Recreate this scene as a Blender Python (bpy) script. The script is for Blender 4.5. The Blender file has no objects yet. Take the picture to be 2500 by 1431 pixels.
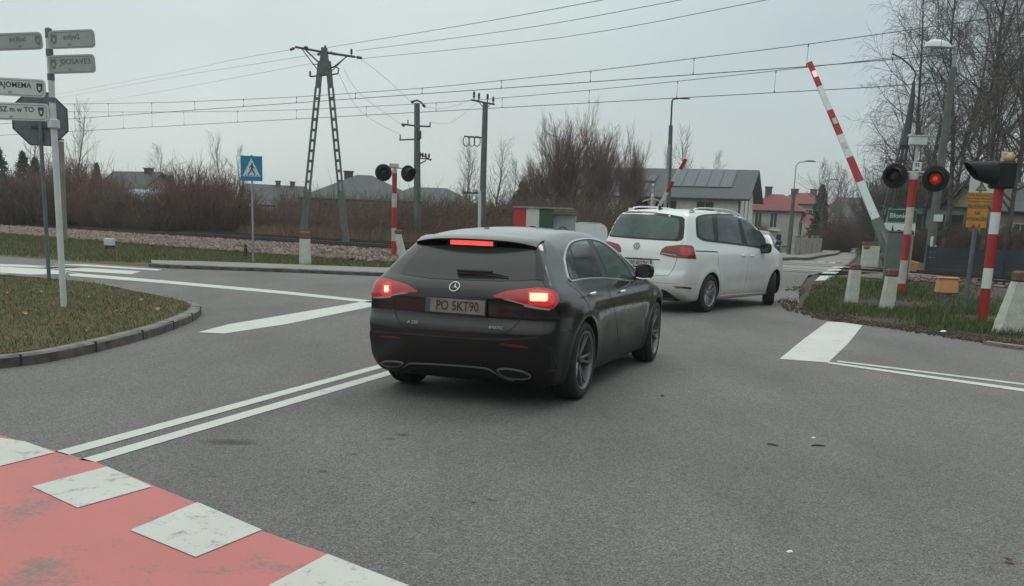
import bpy, bmesh, math, random
import numpy as np
from mathutils import Vector, Matrix, Euler
from mathutils.bvhtree import BVHTree
from mathutils.geometry import delaunay_2d_cdt

SC = bpy.context.scene
COL = SC.collection
R = math.radians
rnd = random.Random(7)

# ---------------------------------------------------------------- camera
FPX, CY, PITCH, ROLL, CAMH = 2400.0, 1030.0, 0.2028, 0.0363, 1.5      # focal length etc. in pixels of a 2500 px wide picture
cam_d = bpy.data.cameras.new("camera"); cam = bpy.data.objects.new("camera", cam_d); COL.objects.link(cam)
cam_d.sensor_width = 36.0; cam_d.sensor_fit = 'HORIZONTAL'
cam_d.lens = 36.0 * FPX / 2500.0
cam_d.shift_y = (CY - 715.5) / 2500.0
cam_d.clip_start = 0.1; cam_d.clip_end = 3000.0
cam.matrix_world = Matrix.Translation((0, 0, CAMH)) @ Matrix.Rotation(math.pi / 2 - PITCH, 4, 'X') @ Matrix.Rotation(ROLL, 4, 'Z')
SC.camera = cam

# ---------------------------------------------------------------- world: overcast sky
world = bpy.data.worlds.new("World"); SC.world = world; world.use_nodes = True
wn = world.node_tree; wn.nodes.clear()
def N(nt, typ, **kw):
    n = nt.nodes.new(typ)
    for k, v in kw.items():
        if hasattr(n, k): setattr(n, k, v)
    return n
w_out = N(wn, 'ShaderNodeOutputWorld'); w_bg = N(wn, 'ShaderNodeBackground')
sky = N(wn, 'ShaderNodeTexSky', sky_type='NISHITA', sun_disc=False, sun_elevation=R(48), sun_rotation=R(-35), altitude=100, dust_density=3.0)
skys = N(wn, 'ShaderNodeVectorMath', operation='SCALE'); skys.inputs['Scale'].default_value = 0.10
wn.links.new(sky.outputs[0], skys.inputs[0])
tc = N(wn, 'ShaderNodeTexCoord'); sep = N(wn, 'ShaderNodeSeparateXYZ'); wn.links.new(tc.outputs['Generated'], sep.inputs[0])
# the cloud deck: paler to the left, darker and bluer to the right, a warmer band low down
ramp = N(wn, 'ShaderNodeValToRGB'); cr = ramp.color_ramp
mp = N(wn, 'ShaderNodeMapRange'); mp.inputs[1].default_value = -0.75; mp.inputs[2].default_value = 0.75
wn.links.new(sep.outputs['X'], mp.inputs[0]); wn.links.new(mp.outputs[0], ramp.inputs[0])
cr.elements[0].position = 0.0; cr.elements[0].color = (0.63, 0.72, 0.705, 1)
cr.elements[1].position = 1.0; cr.elements[1].color = (0.42, 0.51, 0.54, 1)
e = cr.elements.new(0.45); e.color = (0.65, 0.74, 0.725, 1)
e = cr.elements.new(0.72); e.color = (0.52, 0.605, 0.625, 1)
ramp2 = N(wn, 'ShaderNodeValToRGB'); c2 = ramp2.color_ramp
wn.links.new(sep.outputs['Z'], ramp2.inputs[0])
c2.elements[0].position = 0.0; c2.elements[0].color = (1.0, 0.965, 0.94, 1)
c2.elements[1].position = 1.0; c2.elements[1].color = (1.95, 1.82, 1.74, 1)
e = c2.elements.new(0.12); e.color = (1.0, 1.0, 1.0, 1)
e = c2.elements.new(0.30); e.color = (1.06, 1.06, 1.06, 1)
mul = N(wn, 'ShaderNodeMix', data_type='RGBA', blend_type='MULTIPLY'); mul.inputs[0].default_value = 1.0
wn.links.new(ramp.outputs[0], mul.inputs[6]); wn.links.new(ramp2.outputs[0], mul.inputs[7])
nz = N(wn, 'ShaderNodeTexNoise'); nz.inputs['Scale'].default_value = 2.6; nz.inputs['Detail'].default_value = 3
mpp = N(wn, 'ShaderNodeMapping'); mpp.inputs['Scale'].default_value = (1, 1, 3.0)
wn.links.new(tc.outputs['Generated'], mpp.inputs[0]); wn.links.new(mpp.outputs[0], nz.inputs['Vector'])
mr = N(wn, 'ShaderNodeMapRange'); mr.inputs[1].default_value = 0.3; mr.inputs[2].default_value = 0.7; mr.inputs[3].default_value = 0.93; mr.inputs[4].default_value = 1.07
wn.links.new(nz.outputs[0], mr.inputs[0])
mul2 = N(wn, 'ShaderNodeVectorMath', operation='SCALE'); wn.links.new(mul.outputs[2], mul2.inputs[0]); wn.links.new(mr.outputs[0], mul2.inputs['Scale'])
mixw = N(wn, 'ShaderNodeMix', data_type='RGBA'); mixw.inputs[0].default_value = 0.94
wn.links.new(skys.outputs[0], mixw.inputs[6]); wn.links.new(mul2.outputs[0], mixw.inputs[7])
wn.links.new(mixw.outputs[2], w_bg.inputs[0]); w_bg.inputs[1].default_value = 1.0
wn.links.new(w_bg.outputs[0], w_out.inputs[0])

sun_d = bpy.data.lights.new("sun", 'SUN'); sun_d.energy = 0.6; sun_d.angle = R(25); sun_d.color = (1.0, 0.97, 0.93)
sun = bpy.data.objects.new("sun", sun_d); COL.objects.link(sun)
sun.rotation_euler = Euler((R(42), 0, R(-35 + 180)), 'XYZ'); sun.location = (0, 0, 50)

SC.view_settings.view_transform = 'Standard'; SC.view_settings.look = 'None'
SC.view_settings.exposure = 0.0; SC.view_settings.gamma = 1.0; SC.view_settings.use_curve_mapping = False
SC.cycles.max_bounces = 6; SC.cycles.volume_bounces = 1; SC.cycles.transparent_max_bounces = 8

# ---------------------------------------------------------------- layout helpers
def raydir(u, v):
    X = u - 1250.0; Y = v - CY; c, s = math.cos(ROLL), math.sin(ROLL)
    a = X * c + Y * s; b = -X * s + Y * c
    dx = a / FPX; dz = -b / FPX; c, s = math.cos(PITCH), math.sin(PITCH)
    return Vector((dx, c + s * dz, -s + c * dz))
CAMP = Vector((0, 0, CAMH))
def G(u, v, z=0.0):
    d = raydir(u, v); return CAMP + d * ((z - CAMH) / d.z)
def at(u, v, Y):
    d = raydir(u, v); return CAMP + d * (Y / d.y)
T = Vector((-0.7768, 0.6298)); NN = Vector((0.6298, 0.7768)); D0 = 26.9       # railway direction (to the left, away), its normal, the near rail
def atd(u, v, d):
    r = raydir(u, v); return CAMP + r * (d / (r.x * NN.x + r.y * NN.y))
def rw(s, d, z=0.0):                                                        # railway coordinates to world
    return Vector((T.x * s + NN.x * d, T.y * s + NN.y * d, z))
def sst(a, b, x):
    t = min(1.0, max(0.0, (x - a) / (b - a))); return t * t * (3 - 2 * t)
def zt(x, y):
    d = x * NN.x + y * NN.y - D0
    zr = 0.33 + 0.0045 * max(-30.0, min(12.0, x))
    return (zr - 0.12 * (1 - sst(-6.6, -3.6, -abs(x - 7.0)))) * sst(-6.0, -1.3, d) - (railz(x) - 0.30) * sst(7.2, 14.0, d)
def railz(x): return 0.33 + 0.0045 * max(-30.0, min(12.0, x))

# ---------------------------------------------------------------- materials
MATS = {}
def mat(name, col, rough=0.6, metal=0.0, var=0.0, vscale=4.0, vcol=None, bump=0.0, bscale=40.0, coat=0.0, emit=None, estr=1.0, spec=0.5, detail=4.0, coord='Object', trans=0.0):
    m = bpy.data.materials.new(name); m.use_nodes = True; nt = m.node_tree; b = nt.nodes['Principled BSDF']
    b.inputs['Roughness'].default_value = rough; b.inputs['Metallic'].default_value = metal
    b.inputs['Coat Weight'].default_value = coat; b.inputs['Specular IOR Level'].default_value = spec
    b.inputs['Base Color'].default_value = (*col, 1)
    tcn = N(nt, 'ShaderNodeTexCoord')
    if var > 0 or vcol:
        nz = N(nt, 'ShaderNodeTexNoise'); nz.inputs['Scale'].default_value = vscale; nz.inputs['Detail'].default_value = detail
        nt.links.new(tcn.outputs[coord], nz.inputs['Vector'])
        mx = N(nt, 'ShaderNodeMix', data_type='RGBA')
        mr = N(nt, 'ShaderNodeMapRange'); mr.inputs[1].default_value = 0.35; mr.inputs[2].default_value = 0.65
        nt.links.new(nz.outputs[0], mr.inputs[0]); nt.links.new(mr.outputs[0], mx.inputs[0])
        c2 = vcol if vcol else tuple(min(1, c * (1 + var)) for c in col)
        c1 = col if vcol else tuple(c * (1 - var) for c in col)
        mx.inputs[6].default_value = (*c1, 1); mx.inputs[7].default_value = (*c2, 1)
        nt.links.new(mx.outputs[2], b.inputs['Base Color'])
    if bump > 0:
        nb = N(nt, 'ShaderNodeTexNoise'); nb.inputs['Scale'].default_value = bscale; nb.inputs['Detail'].default_value = 3
        nt.links.new(tcn.outputs[coord], nb.inputs['Vector'])
        bp = N(nt, 'ShaderNodeBump'); bp.inputs['Strength'].default_value = bump; bp.inputs['Distance'].default_value = 0.02
        nt.links.new(nb.outputs[0], bp.inputs['Height']); nt.links.new(bp.outputs[0], b.inputs['Normal'])
    if emit:
        b.inputs['Emission Color'].default_value = (*emit, 1); b.inputs['Emission Strength'].default_value = estr
    MATS[name] = m
    return m

def paintlike(name, base, under, wear=0.45, scale=6.0, rough=0.6, fine=60.0, sharp=0.12):
    """road paint: base colour worn through to the asphalt colour by noise"""
    m = bpy.data.materials.new(name); m.use_nodes = True; nt = m.node_tree; b = nt.nodes['Principled BSDF']
    tcn = N(nt, 'ShaderNodeTexCoord')
    n1 = N(nt, 'ShaderNodeTexNoise'); n1.inputs['Scale'].default_value = scale; n1.inputs['Detail'].default_value = 6; n1.inputs['Roughness'].default_value = 0.65
    n2 = N(nt, 'ShaderNodeTexNoise'); n2.inputs['Scale'].default_value = fine; n2.inputs['Detail'].default_value = 3
    nt.links.new(tcn.outputs['Object'], n1.inputs['Vector']); nt.links.new(tcn.outputs['Object'], n2.inputs['Vector'])
    ad = N(nt, 'ShaderNodeMath', operation='MULTIPLY_ADD'); ad.inputs[1].default_value = 0.45
    nt.links.new(n2.outputs[0], ad.inputs[0]); nt.links.new(n1.outputs[0], ad.inputs[2])
    mr = N(nt, 'ShaderNodeMapRange'); mr.inputs[1].default_value = 0.725 + wear - 0.45 - sharp * 0.3; mr.inputs[2].default_value = 0.725 + wear - 0.45 + sharp
    nt.links.new(ad.outputs[0], mr.inputs[0])
    mx = N(nt, 'ShaderNodeMix', data_type='RGBA'); mx.inputs[7].default_value = (*under, 1)
    n3 = N(nt, 'ShaderNodeTexNoise'); n3.inputs['Scale'].default_value = 1.3; n3.inputs['Detail'].default_value = 5
    nt.links.new(tcn.outputs['Object'], n3.inputs['Vector'])
    mx2 = N(nt, 'ShaderNodeMix', data_type='RGBA'); mx2.inputs[6].default_value = (*[c * 0.86 for c in base], 1); mx2.inputs[7].default_value = (*[min(1, c * 1.1) for c in base], 1)
    nt.links.new(n3.outputs[0], mx2.inputs[0]); nt.links.new(mx2.outputs[2], mx.inputs[6])
    nt.links.new(mr.outputs[0], mx.inputs[0]); nt.links.new(mx.outputs[2], b.inputs['Base Color'])
    bp = N(nt, 'ShaderNodeBump'); bp.inputs['Strength'].default_value = 0.25; bp.inputs['Distance'].default_value = 0.01
    n4 = N(nt, 'ShaderNodeTexNoise'); n4.inputs['Scale'].default_value = 130; nt.links.new(tcn.outputs['Object'], n4.inputs['Vector'])
    nt.links.new(n4.outputs[0], bp.inputs['Height']); nt.links.new(bp.outputs[0], b.inputs['Normal'])
    b.inputs['Roughness'].default_value = rough
    MATS[name] = m; return m

def asphalt(name, c1, c2, agg=0.5, patch=0.7):
    m = bpy.data.materials.new(name); m.use_nodes = True; nt = m.node_tree; b = nt.nodes['Principled BSDF']
    tcn = N(nt, 'ShaderNodeTexCoord'); L = nt.links.new
    n1 = N(nt, 'ShaderNodeTexNoise'); n1.inputs['Scale'].default_value = patch; n1.inputs['Detail'].default_value = 7; n1.inputs['Roughness'].default_value = 0.6
    n2 = N(nt, 'ShaderNodeTexNoise'); n2.inputs['Scale'].default_value = 95; n2.inputs['Detail'].default_value = 3; n2.inputs['Roughness'].default_value = 0.7
    n3 = N(nt, 'ShaderNodeTexVoronoi'); n3.inputs['Scale'].default_value = 60
    mpn = N(nt, 'ShaderNodeMapping'); mpn.inputs['Scale'].default_value = (1.0, 0.35, 1); mpn.inputs['Rotation'].default_value = (0, 0, R(-25))
    L(tcn.outputs['Object'], mpn.inputs[0]); L(mpn.outputs[0], n1.inputs['Vector'])
    L(tcn.outputs['Object'], n2.inputs['Vector']); L(tcn.outputs['Object'], n3.inputs['Vector'])
    mr = N(nt, 'ShaderNodeMapRange'); mr.inputs[1].default_value = 0.3; mr.inputs[2].default_value = 0.7; L(n1.outputs[0], mr.inputs[0])
    mx = N(nt, 'ShaderNodeMix', data_type='RGBA'); mx.inputs[6].default_value = (*c1, 1); mx.inputs[7].default_value = (*c2, 1); L(mr.outputs[0], mx.inputs[0])
    mr2 = N(nt, 'ShaderNodeMapRange'); mr2.inputs[1].default_value = 0.3; mr2.inputs[2].default_value = 0.7; mr2.inputs[3].default_value = 1 - agg; mr2.inputs[4].default_value = 1 + agg
    L(n2.outputs[0], mr2.inputs[0])
    mr3 = N(nt, 'ShaderNodeMapRange'); mr3.inputs[1].default_value = 0.0; mr3.inputs[2].default_value = 1.0; mr3.inputs[3].default_value = 0.6; mr3.inputs[4].default_value = 1.45
    L(n3.outputs['Color'], mr3.inputs[0])
    mm = N(nt, 'ShaderNodeMath', operation='MULTIPLY'); L(mr2.outputs[0], mm.inputs[0]); L(mr3.outputs[0], mm.inputs[1])
    sc = N(nt, 'ShaderNodeVectorMath', operation='SCALE'); L(mx.outputs[2], sc.inputs[0]); L(mm.outputs[0], sc.inputs['Scale'])
    L(sc.outputs[0], b.inputs['Base Color'])
    bp = N(nt, 'ShaderNodeBump'); bp.inputs['Strength'].default_value = 0.5; bp.inputs['Distance'].default_value = 0.008
    L(n2.outputs[0], bp.inputs['Height']); L(bp.outputs[0], b.inputs['Normal'])
    b.inputs['Roughness'].default_value = 0.72
    MATS[name] = m; return m

ASPH = (0.135, 0.129, 0.12)
asphalt('asphalt', (0.092, 0.089, 0.084), (0.158, 0.152, 0.142), 1.0)
asphalt('pavement_mat', (0.20, 0.185, 0.17), (0.27, 0.25, 0.235), 0.3)
asphalt('far_asphalt', (0.22, 0.20, 0.185), (0.28, 0.26, 0.24), 0.3)
paintlike('road_white', (0.60, 0.61, 0.57), ASPH, 0.60, 5.0)
paintlike('dirt_film', (0.085, 0.068, 0.055), ASPH, 0.47, 3.0, fine=30, sharp=0.3)
paintlike('road_white_worn', (0.58, 0.59, 0.55), (0.28, 0.27, 0.255), 0.545, 7.0)
paintlike('road_red', (0.53, 0.165, 0.155), (0.24, 0.165, 0.15), 0.525, 2.2, fine=40)
mat('seam_dark', (0.035, 0.03, 0.027), 0.9)
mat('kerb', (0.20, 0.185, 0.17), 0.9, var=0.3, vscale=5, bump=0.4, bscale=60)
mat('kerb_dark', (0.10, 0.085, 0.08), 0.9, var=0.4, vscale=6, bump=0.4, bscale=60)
mat('soil', (0.045, 0.034, 0.026), 0.95, vcol=(0.095, 0.072, 0.055), vscale=2.5, bump=0.9, bscale=30, detail=9)
mat('field', (0.07, 0.052, 0.042), 0.95, vcol=(0.06, 0.075, 0.03), vscale=0.35, bump=0.6, bscale=8, detail=8)
mat('turf', (0.060, 0.078, 0.022), 0.95, vcol=(0.12, 0.09, 0.040), vscale=1.6, bump=1.0, bscale=45, detail=9)
mat('turf_green', (0.045, 0.085, 0.028), 0.95, vcol=(0.10, 0.08, 0.05), vscale=0.9, bump=1.0, bscale=35, detail=9)
mat('ballast_mat', (0.085, 0.064, 0.052), 0.95, vcol=(0.22, 0.165, 0.135), vscale=9, bump=1.0, bscale=14, detail=8)
mat('stone', (0.145, 0.10, 0.082), 0.9, vcol=(0.29, 0.22, 0.185), vscale=0.8)
mat('stone_pale', (0.33, 0.28, 0.25), 0.9, vcol=(0.22, 0.17, 0.145), vscale=0.8)
mat('verge_mat', (0.048, 0.036, 0.027), 0.95, vcol=(0.075, 0.062, 0.042), vscale=1.1, bump=0.9, bscale=30, detail=9)
mat('stone_dark', (0.085, 0.06, 0.05), 0.9, vcol=(0.26, 0.20, 0.175), vscale=0.8)
mat('steel_rail', (0.07, 0.055, 0.05), 0.55, metal=0.6, var=0.3, vscale=8)
mat('sleeper_mat', (0.06, 0.05, 0.045), 0.9, var=0.3, vscale=4)
mat('grass_blade', (0.065, 0.115, 0.024), 0.8, vcol=(0.13, 0.125, 0.035), vscale=1.2)
mat('grass_dry', (0.17, 0.115, 0.055), 0.9, vcol=(0.22, 0.17, 0.11), vscale=1.0)
mat('grass_lush', (0.035, 0.085, 0.017), 0.8, vcol=(0.075, 0.12, 0.025), vscale=1.2)
mat('galv', (0.33, 0.36, 0.37), 0.5, metal=0.5, var=0.12, vscale=9)
mat('galv_dark', (0.14, 0.165, 0.18), 0.55, metal=0.3, var=0.15, vscale=7)
mat('white_metal', (0.62, 0.66, 0.65), 0.45, var=0.08, vscale=6)
mat('sign_white', (0.60, 0.65, 0.63), 0.5, var=0.06, vscale=5)
mat('sign_grey', (0.36, 0.40, 0.39), 0.5, var=0.06, vscale=5)
mat('sign_edge', (0.30, 0.36, 0.34), 0.5)
mat('letter_dark', (0.06, 0.085, 0.085), 0.6)
mat('letter_grey', (0.15, 0.19, 0.185), 0.6)
mat('sign_blue', (0.008, 0.19, 0.37), 0.4, var=0.05)
mat('sign_green', (0.003, 0.10, 0.045), 0.4, var=0.06)
mat('sign_orange', (0.62, 0.29, 0.035), 0.5, vcol=(0.50, 0.22, 0.03), vscale=6)
mat('black', (0.012, 0.012, 0.014), 0.5)
mat('black_matt', (0.007, 0.008, 0.011), 0.75, var=0.3)
mat('signal_red', (0.42, 0.022, 0.018), 0.4, vcol=(0.36, 0.03, 0.024), vscale=5)
mat('signal_white', (0.58, 0.55, 0.50), 0.5, vcol=(0.46, 0.41, 0.36), vscale=7, detail=8)
mat('arm_red', (0.40, 0.018, 0.022), 0.4, var=0.08)
mat('arm_white', (0.70, 0.75, 0.74), 0.4, var=0.05)
mat('concrete_pole', (0.10, 0.115, 0.11), 0.9, vcol=(0.15, 0.16, 0.15), vscale=3, bump=0.3)
mat('concrete_warm', (0.20, 0.175, 0.15), 0.9, vcol=(0.28, 0.25, 0.22), vscale=3, bump=0.3)
mat('limewash', (0.62, 0.64, 0.58), 0.85, vcol=(0.50, 0.50, 0.44), vscale=6, bump=0.6, bscale=30, detail=8)
mat('rust_paint', (0.13, 0.065, 0.05), 0.85, vcol=(0.20, 0.12, 0.10), vscale=9)
mat('insulator', (0.05, 0.055, 0.055), 0.3)
mat('pole_iron', (0.055, 0.068, 0.068), 0.6, metal=0.2, var=0.2)
mat('wire', (0.28, 0.31, 0.31), 0.5, metal=0.0)
mat('wire_dark', (0.08, 0.10, 0.105), 0.5)
mat('bark', (0.085, 0.07, 0.058), 0.9, vcol=(0.15, 0.125, 0.105), vscale=4)
mat('bark_birch', (0.17, 0.155, 0.14), 0.85, vcol=(0.055, 0.05, 0.05), vscale=3.5, detail=8)
mat('twig', (0.085, 0.07, 0.064), 0.9, vcol=(0.13, 0.105, 0.095), vscale=0.6)
mat('twig_birch', (0.085, 0.074, 0.070), 0.9, vcol=(0.145, 0.115, 0.10), vscale=0.5)
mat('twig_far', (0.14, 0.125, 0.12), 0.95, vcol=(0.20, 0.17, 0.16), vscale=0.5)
mat('twig_red', (0.17, 0.098, 0.082), 0.95, vcol=(0.24, 0.16, 0.13), vscale=0.35)
mat('twig_brown', (0.115, 0.082, 0.066), 0.95, vcol=(0.175, 0.118, 0.092), vscale=0.5)
mat('dry_brush_mat', (0.12, 0.076, 0.056), 0.95, vcol=(0.20, 0.125, 0.085), vscale=0.4)
mat('needles', (0.035, 0.058, 0.042), 0.9, vcol=(0.06, 0.085, 0.06), vscale=1.5)
mat('plaster_white', (0.88, 0.86, 0.81), 0.9, var=0.06, vscale=2)
mat('plaster_grey', (0.52, 0.49, 0.45), 0.9, var=0.08, vscale=1.5)
mat('plaster_cream', (0.42, 0.34, 0.24), 0.9, var=0.1, vscale=1.5)
mat('roof_grey', (0.05, 0.066, 0.074), 0.6, var=0.15, vscale=3)
mat('roof_dark', (0.045, 0.055, 0.06), 0.6, var=0.15, vscale=3)
mat('roof_red', (0.21, 0.032, 0.034), 0.7, vcol=(0.15, 0.028, 0.03), vscale=2)
mat('roof_violet', (0.10, 0.07, 0.075), 0.7, var=0.2, vscale=2)
mat('solar', (0.07, 0.095, 0.115), 0.25, var=0.1, vscale=2)
mat('window_dark', (0.035, 0.045, 0.055), 0.15, spec=0.6)
mat('trim_white', (0.6, 0.6, 0.58), 0.6)
mat('fence_white', (0.50, 0.49, 0.45), 0.85, vcol=(0.30, 0.29, 0.27), vscale=4, detail=8)
mat('fence_dark', (0.018, 0.023, 0.032), 0.6, vcol=(0.03, 0.038, 0.05), vscale=1.5)
mat('cabinet_green', (0.125, 0.15, 0.145), 0.55, vcol=(0.16, 0.185, 0.18), vscale=3)
mat('arm_housing', (0.105, 0.135, 0.12), 0.5, vcol=(0.14, 0.165, 0.145), vscale=5)
mat('bronze_plate', (0.23, 0.20, 0.15), 0.5)
mat('box_yellow', (0.52, 0.25, 0.085), 0.6, vcol=(0.42, 0.20, 0.08), vscale=6)
mat('box_orange', (0.62, 0.30, 0.14), 0.6, vcol=(0.50, 0.24, 0.12), vscale=6)
mat('hut_red', (0.46, 0.03, 0.035), 0.6, var=0.06)
mat('hut_white', (0.60, 0.63, 0.60), 0.6, var=0.06)
mat('hut_green', (0.018, 0.085, 0.028), 0.6, var=0.06)
mat('hut_grey', (0.33, 0.38, 0.39), 0.6, var=0.12)
mat('hut_roof', (0.27, 0.25, 0.22), 0.8, var=0.2)
mat('leaf_brown', (0.34, 0.20, 0.10), 0.8, vcol=(0.46, 0.30, 0.17), vscale=8)
mat('leaf_dark', (0.12, 0.06, 0.045), 0.8, vcol=(0.20, 0.11, 0.08), vscale=8)
mat('litter_white', (0.75, 0.75, 0.72), 0.7)
mat('lamp_glass', (0.72, 0.78, 0.76), 0.3)
mat('red_lens_lit', (0.25, 0.01, 0.01), 0.25, emit=(1.0, 0.03, 0.015), estr=0.10)
mat('red_lens_core', (0.4, 0.03, 0.02), 0.25, emit=(1.0, 0.06, 0.03), estr=0.40)
mat('red_lens_off', (0.022, 0.003, 0.004), 0.3)
mat('arm_lamp_lit', (0.9, 0.5, 0.5), 0.3, emit=(1.0, 0.35, 0.35), estr=1.1)
mat('arm_lamp_off', (0.62, 0.58, 0.44), 0.4)
mat('brass_lamp', (0.55, 0.33, 0.14), 0.3, metal=0.3)
mat('water_pipe_white', (0.60, 0.63, 0.62), 0.4)
mat('greenhouse_film', (0.30, 0.35, 0.40), 0.4, var=0.1)

def stain(name, col, strength=0.8):
    m = bpy.data.materials.new(name); m.use_nodes = True; nt = m.node_tree; b = nt.nodes['Principled BSDF']; L = nt.links.new
    b.inputs['Base Color'].default_value = (*col, 1); b.inputs['Roughness'].default_value = 0.7
    tcn = N(nt, 'ShaderNodeTexCoord'); vm = N(nt, 'ShaderNodeVectorMath', operation='SUBTRACT'); vm.inputs[1].default_value = (0.5, 0.5, 0); L(tcn.outputs['Generated'], vm.inputs[0])
    sx = N(nt, 'ShaderNodeSeparateXYZ'); L(vm.outputs[0], sx.inputs[0]); cb = N(nt, 'ShaderNodeCombineXYZ'); L(sx.outputs[0], cb.inputs[0]); L(sx.outputs[1], cb.inputs[1])
    ln = N(nt, 'ShaderNodeVectorMath', operation='LENGTH'); L(cb.outputs[0], ln.inputs[0])
    nz = N(nt, 'ShaderNodeTexNoise'); nz.inputs['Scale'].default_value = 9; nz.inputs['Detail'].default_value = 6; L(tcn.outputs['Object'], nz.inputs['Vector'])
    ma = N(nt, 'ShaderNodeMath', operation='MULTIPLY_ADD'); ma.inputs[1].default_value = 0.45; L(nz.outputs[0], ma.inputs[0]); L(ln.outputs['Value'], ma.inputs[2])
    mr = N(nt, 'ShaderNodeMapRange'); mr.inputs[1].default_value = 0.25; mr.inputs[2].default_value = 0.66; mr.inputs[3].default_value = strength; mr.inputs[4].default_value = 0.0; L(ma.outputs[0], mr.inputs[0])
    L(mr.outputs[0], b.inputs['Alpha']); MATS[name] = m
stain('oil', (0.05, 0.05, 0.048), 0.62); stain('dirt_stain', (0.10, 0.078, 0.062), 0.9); stain('tyre_track', (0.075, 0.073, 0.07), 0.5); stain('pale_patch', (0.20, 0.195, 0.185), 0.5)
# ---------------------------------------------------------------- mesh helpers
class MB:
    def __init__(s): s.v = []; s.f = []; s.mi = []
    def add(s, vs, fs, mi=0):
        o = len(s.v); s.v.extend([tuple(v) for v in vs]); s.f.extend([tuple(i + o for i in f) for f in fs]); s.mi.extend([mi] * len(fs)); return s
    def box(s, c, d, rz=0.0, M=None, mi=0, taper=1.0, bev=0.0):
        x, y, z = d[0] / 2, d[1] / 2, d[2] / 2; vs = []
        if bev <= 0:
            for sz in (-1, 1):
                t = taper if sz > 0 else 1
                for sx, sy in ((-1, -1), (1, -1), (1, 1), (-1, 1)): vs.append(Vector((sx * x * t, sy * y * t, sz * z)))
            fs = [(3, 2, 1, 0), (4, 5, 6, 7), (0, 1, 5, 4), (1, 2, 6, 5), (2, 3, 7, 6), (3, 0, 4, 7)]
        else:
            prof = [(-z, bev), (-z + bev, 0), (z - bev, 0), (z, bev)]
            fs = []
            for k, (zz, ins) in enumerate(prof):
                t = taper if k > 1 else 1
                X, Y = x * t - ins, y * t - ins; b = bev * 0.9
                for p in ((-X + b, -Y), (X - b, -Y), (X, -Y + b), (X, Y - b), (X - b, Y), (-X + b, Y), (-X, Y - b), (-X, -Y + b)): vs.append(Vector((p[0], p[1], zz)))
            for k in range(3):
                for i in range(8): fs.append((k * 8 + i, k * 8 + (i + 1) % 8, (k + 1) * 8 + (i + 1) % 8, (k + 1) * 8 + i))
            fs.append(tuple(range(7, -1, -1))); fs.append(tuple(range(24, 32)))
        if M is None: M = Matrix.Rotation(rz, 3, 'Z') if rz else None
        c = Vector(c)
        vs = [(M @ v if M else v) + c for v in vs]
        return s.add(vs, fs, mi)
    def tube(s, pts, r, n=8, mi=0, caps=True):
        pts = [Vector(p) for p in pts]; m = len(pts)
        rs = r if isinstance(r, (list, tuple)) else [r] * m
        vs = []; fs = []; up = None
        for i, p in enumerate(pts):
            a = pts[max(0, i - 1)]; b = pts[min(m - 1, i + 1)]; d = (b - a).normalized()
            if up is None:
                up = Vector((0, 0, 1)) if abs(d.z) < 0.9 else Vector((1, 0, 0))
            x = d.cross(up)
            if x.length < 1e-5: x = d.cross(Vector((0, 1, 0.1)))
            x.normalize(); y = x.cross(d).normalized(); up = y
            for k in range(n):
                t = 2 * math.pi * k / n; vs.append(p + (x * math.cos(t) + y * math.sin(t)) * rs[i])
        for i in range(m - 1):
            for k in range(n): fs.append((i * n + k, i * n + (k + 1) % n, (i + 1) * n + (k + 1) % n, (i + 1) * n + k))
        if caps: fs.append(tuple(range(n - 1, -1, -1))); fs.append(tuple(range((m - 1) * n, m * n)))
        return s.add(vs, fs, mi)
    def lathe(s, prof, axis='Z', n=24, c=(0, 0, 0), M=None, mi=0):
        vs = []; fs = []; c = Vector(c)
        for r_, h in prof:
            for k in range(n):
                t = 2 * math.pi * k / n; a, b = r_ * math.cos(t), r_ * math.sin(t)
                v = Vector((a, b, h)) if axis == 'Z' else (Vector((h, a, b)) if axis == 'X' else Vector((b, h, a)))
                vs.append((M @ v if M else v) + c)
        for i in range(len(prof) - 1):
            for k in range(n): fs.append((i * n + k, i * n + (k + 1) % n, (i + 1) * n + (k + 1) % n, (i + 1) * n + k))
        return s.add(vs, fs, mi)
    def disc(s, c, r, nrm, n=24, mi=0):
        nrm = Vector(nrm).normalized(); a = nrm.orthogonal().normalized(); b = nrm.cross(a)
        vs = [Vector(c) + (a * math.cos(2 * math.pi * k / n) + b * math.sin(2 * math.pi * k / n)) * r for k in range(n)]
        return s.add(vs, [tuple(range(n))], mi)
    def prism(s, poly, origin, ax, ay, depth, mi=0):
        """poly in 2-D laid on axes ax, ay at origin, extruded by the vector depth"""
        o = Vector(origin); ax = Vector(ax); ay = Vector(ay); dp = Vector(depth); n = len(poly)
        vs = [o + ax * p[0] + ay * p[1] for p in poly]; vs += [v + dp for v in vs]
        fs = [tuple(range(n)), tuple(range(2 * n - 1, n - 1, -1))]
        for i in range(n): fs.append((i, i + n, (i + 1) % n + n, (i + 1) % n))
        return s.add(vs, fs, mi)
    def build(s, name, mats, parent=None, smooth=False, loc=None, rz=None):
        me = bpy.data.meshes.new(name); me.from_pydata(s.v, [], s.f)
        if not isinstance(mats, (list, tuple)): mats = [mats]
        for m in mats: me.materials.append(MATS[m] if isinstance(m, str) else m)
        if len(mats) > 1: me.polygons.foreach_set('material_index', s.mi)
        bm = bmesh.new(); bm.from_mesh(me); bmesh.ops.recalc_face_normals(bm, faces=bm.faces); bm.to_mesh(me); bm.free()
        if smooth:
            me.polygons.foreach_set('use_smooth', [True] * len(me.polygons))
            me.set_sharp_from_angle(angle=R(35 if smooth is True else smooth))
        o = bpy.data.objects.new(name, me); COL.objects.link(o)
        if parent: o.parent = parent
        if loc is not None: o.location = loc
        if rz is not None: o.rotation_euler[2] = rz
        return o

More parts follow.
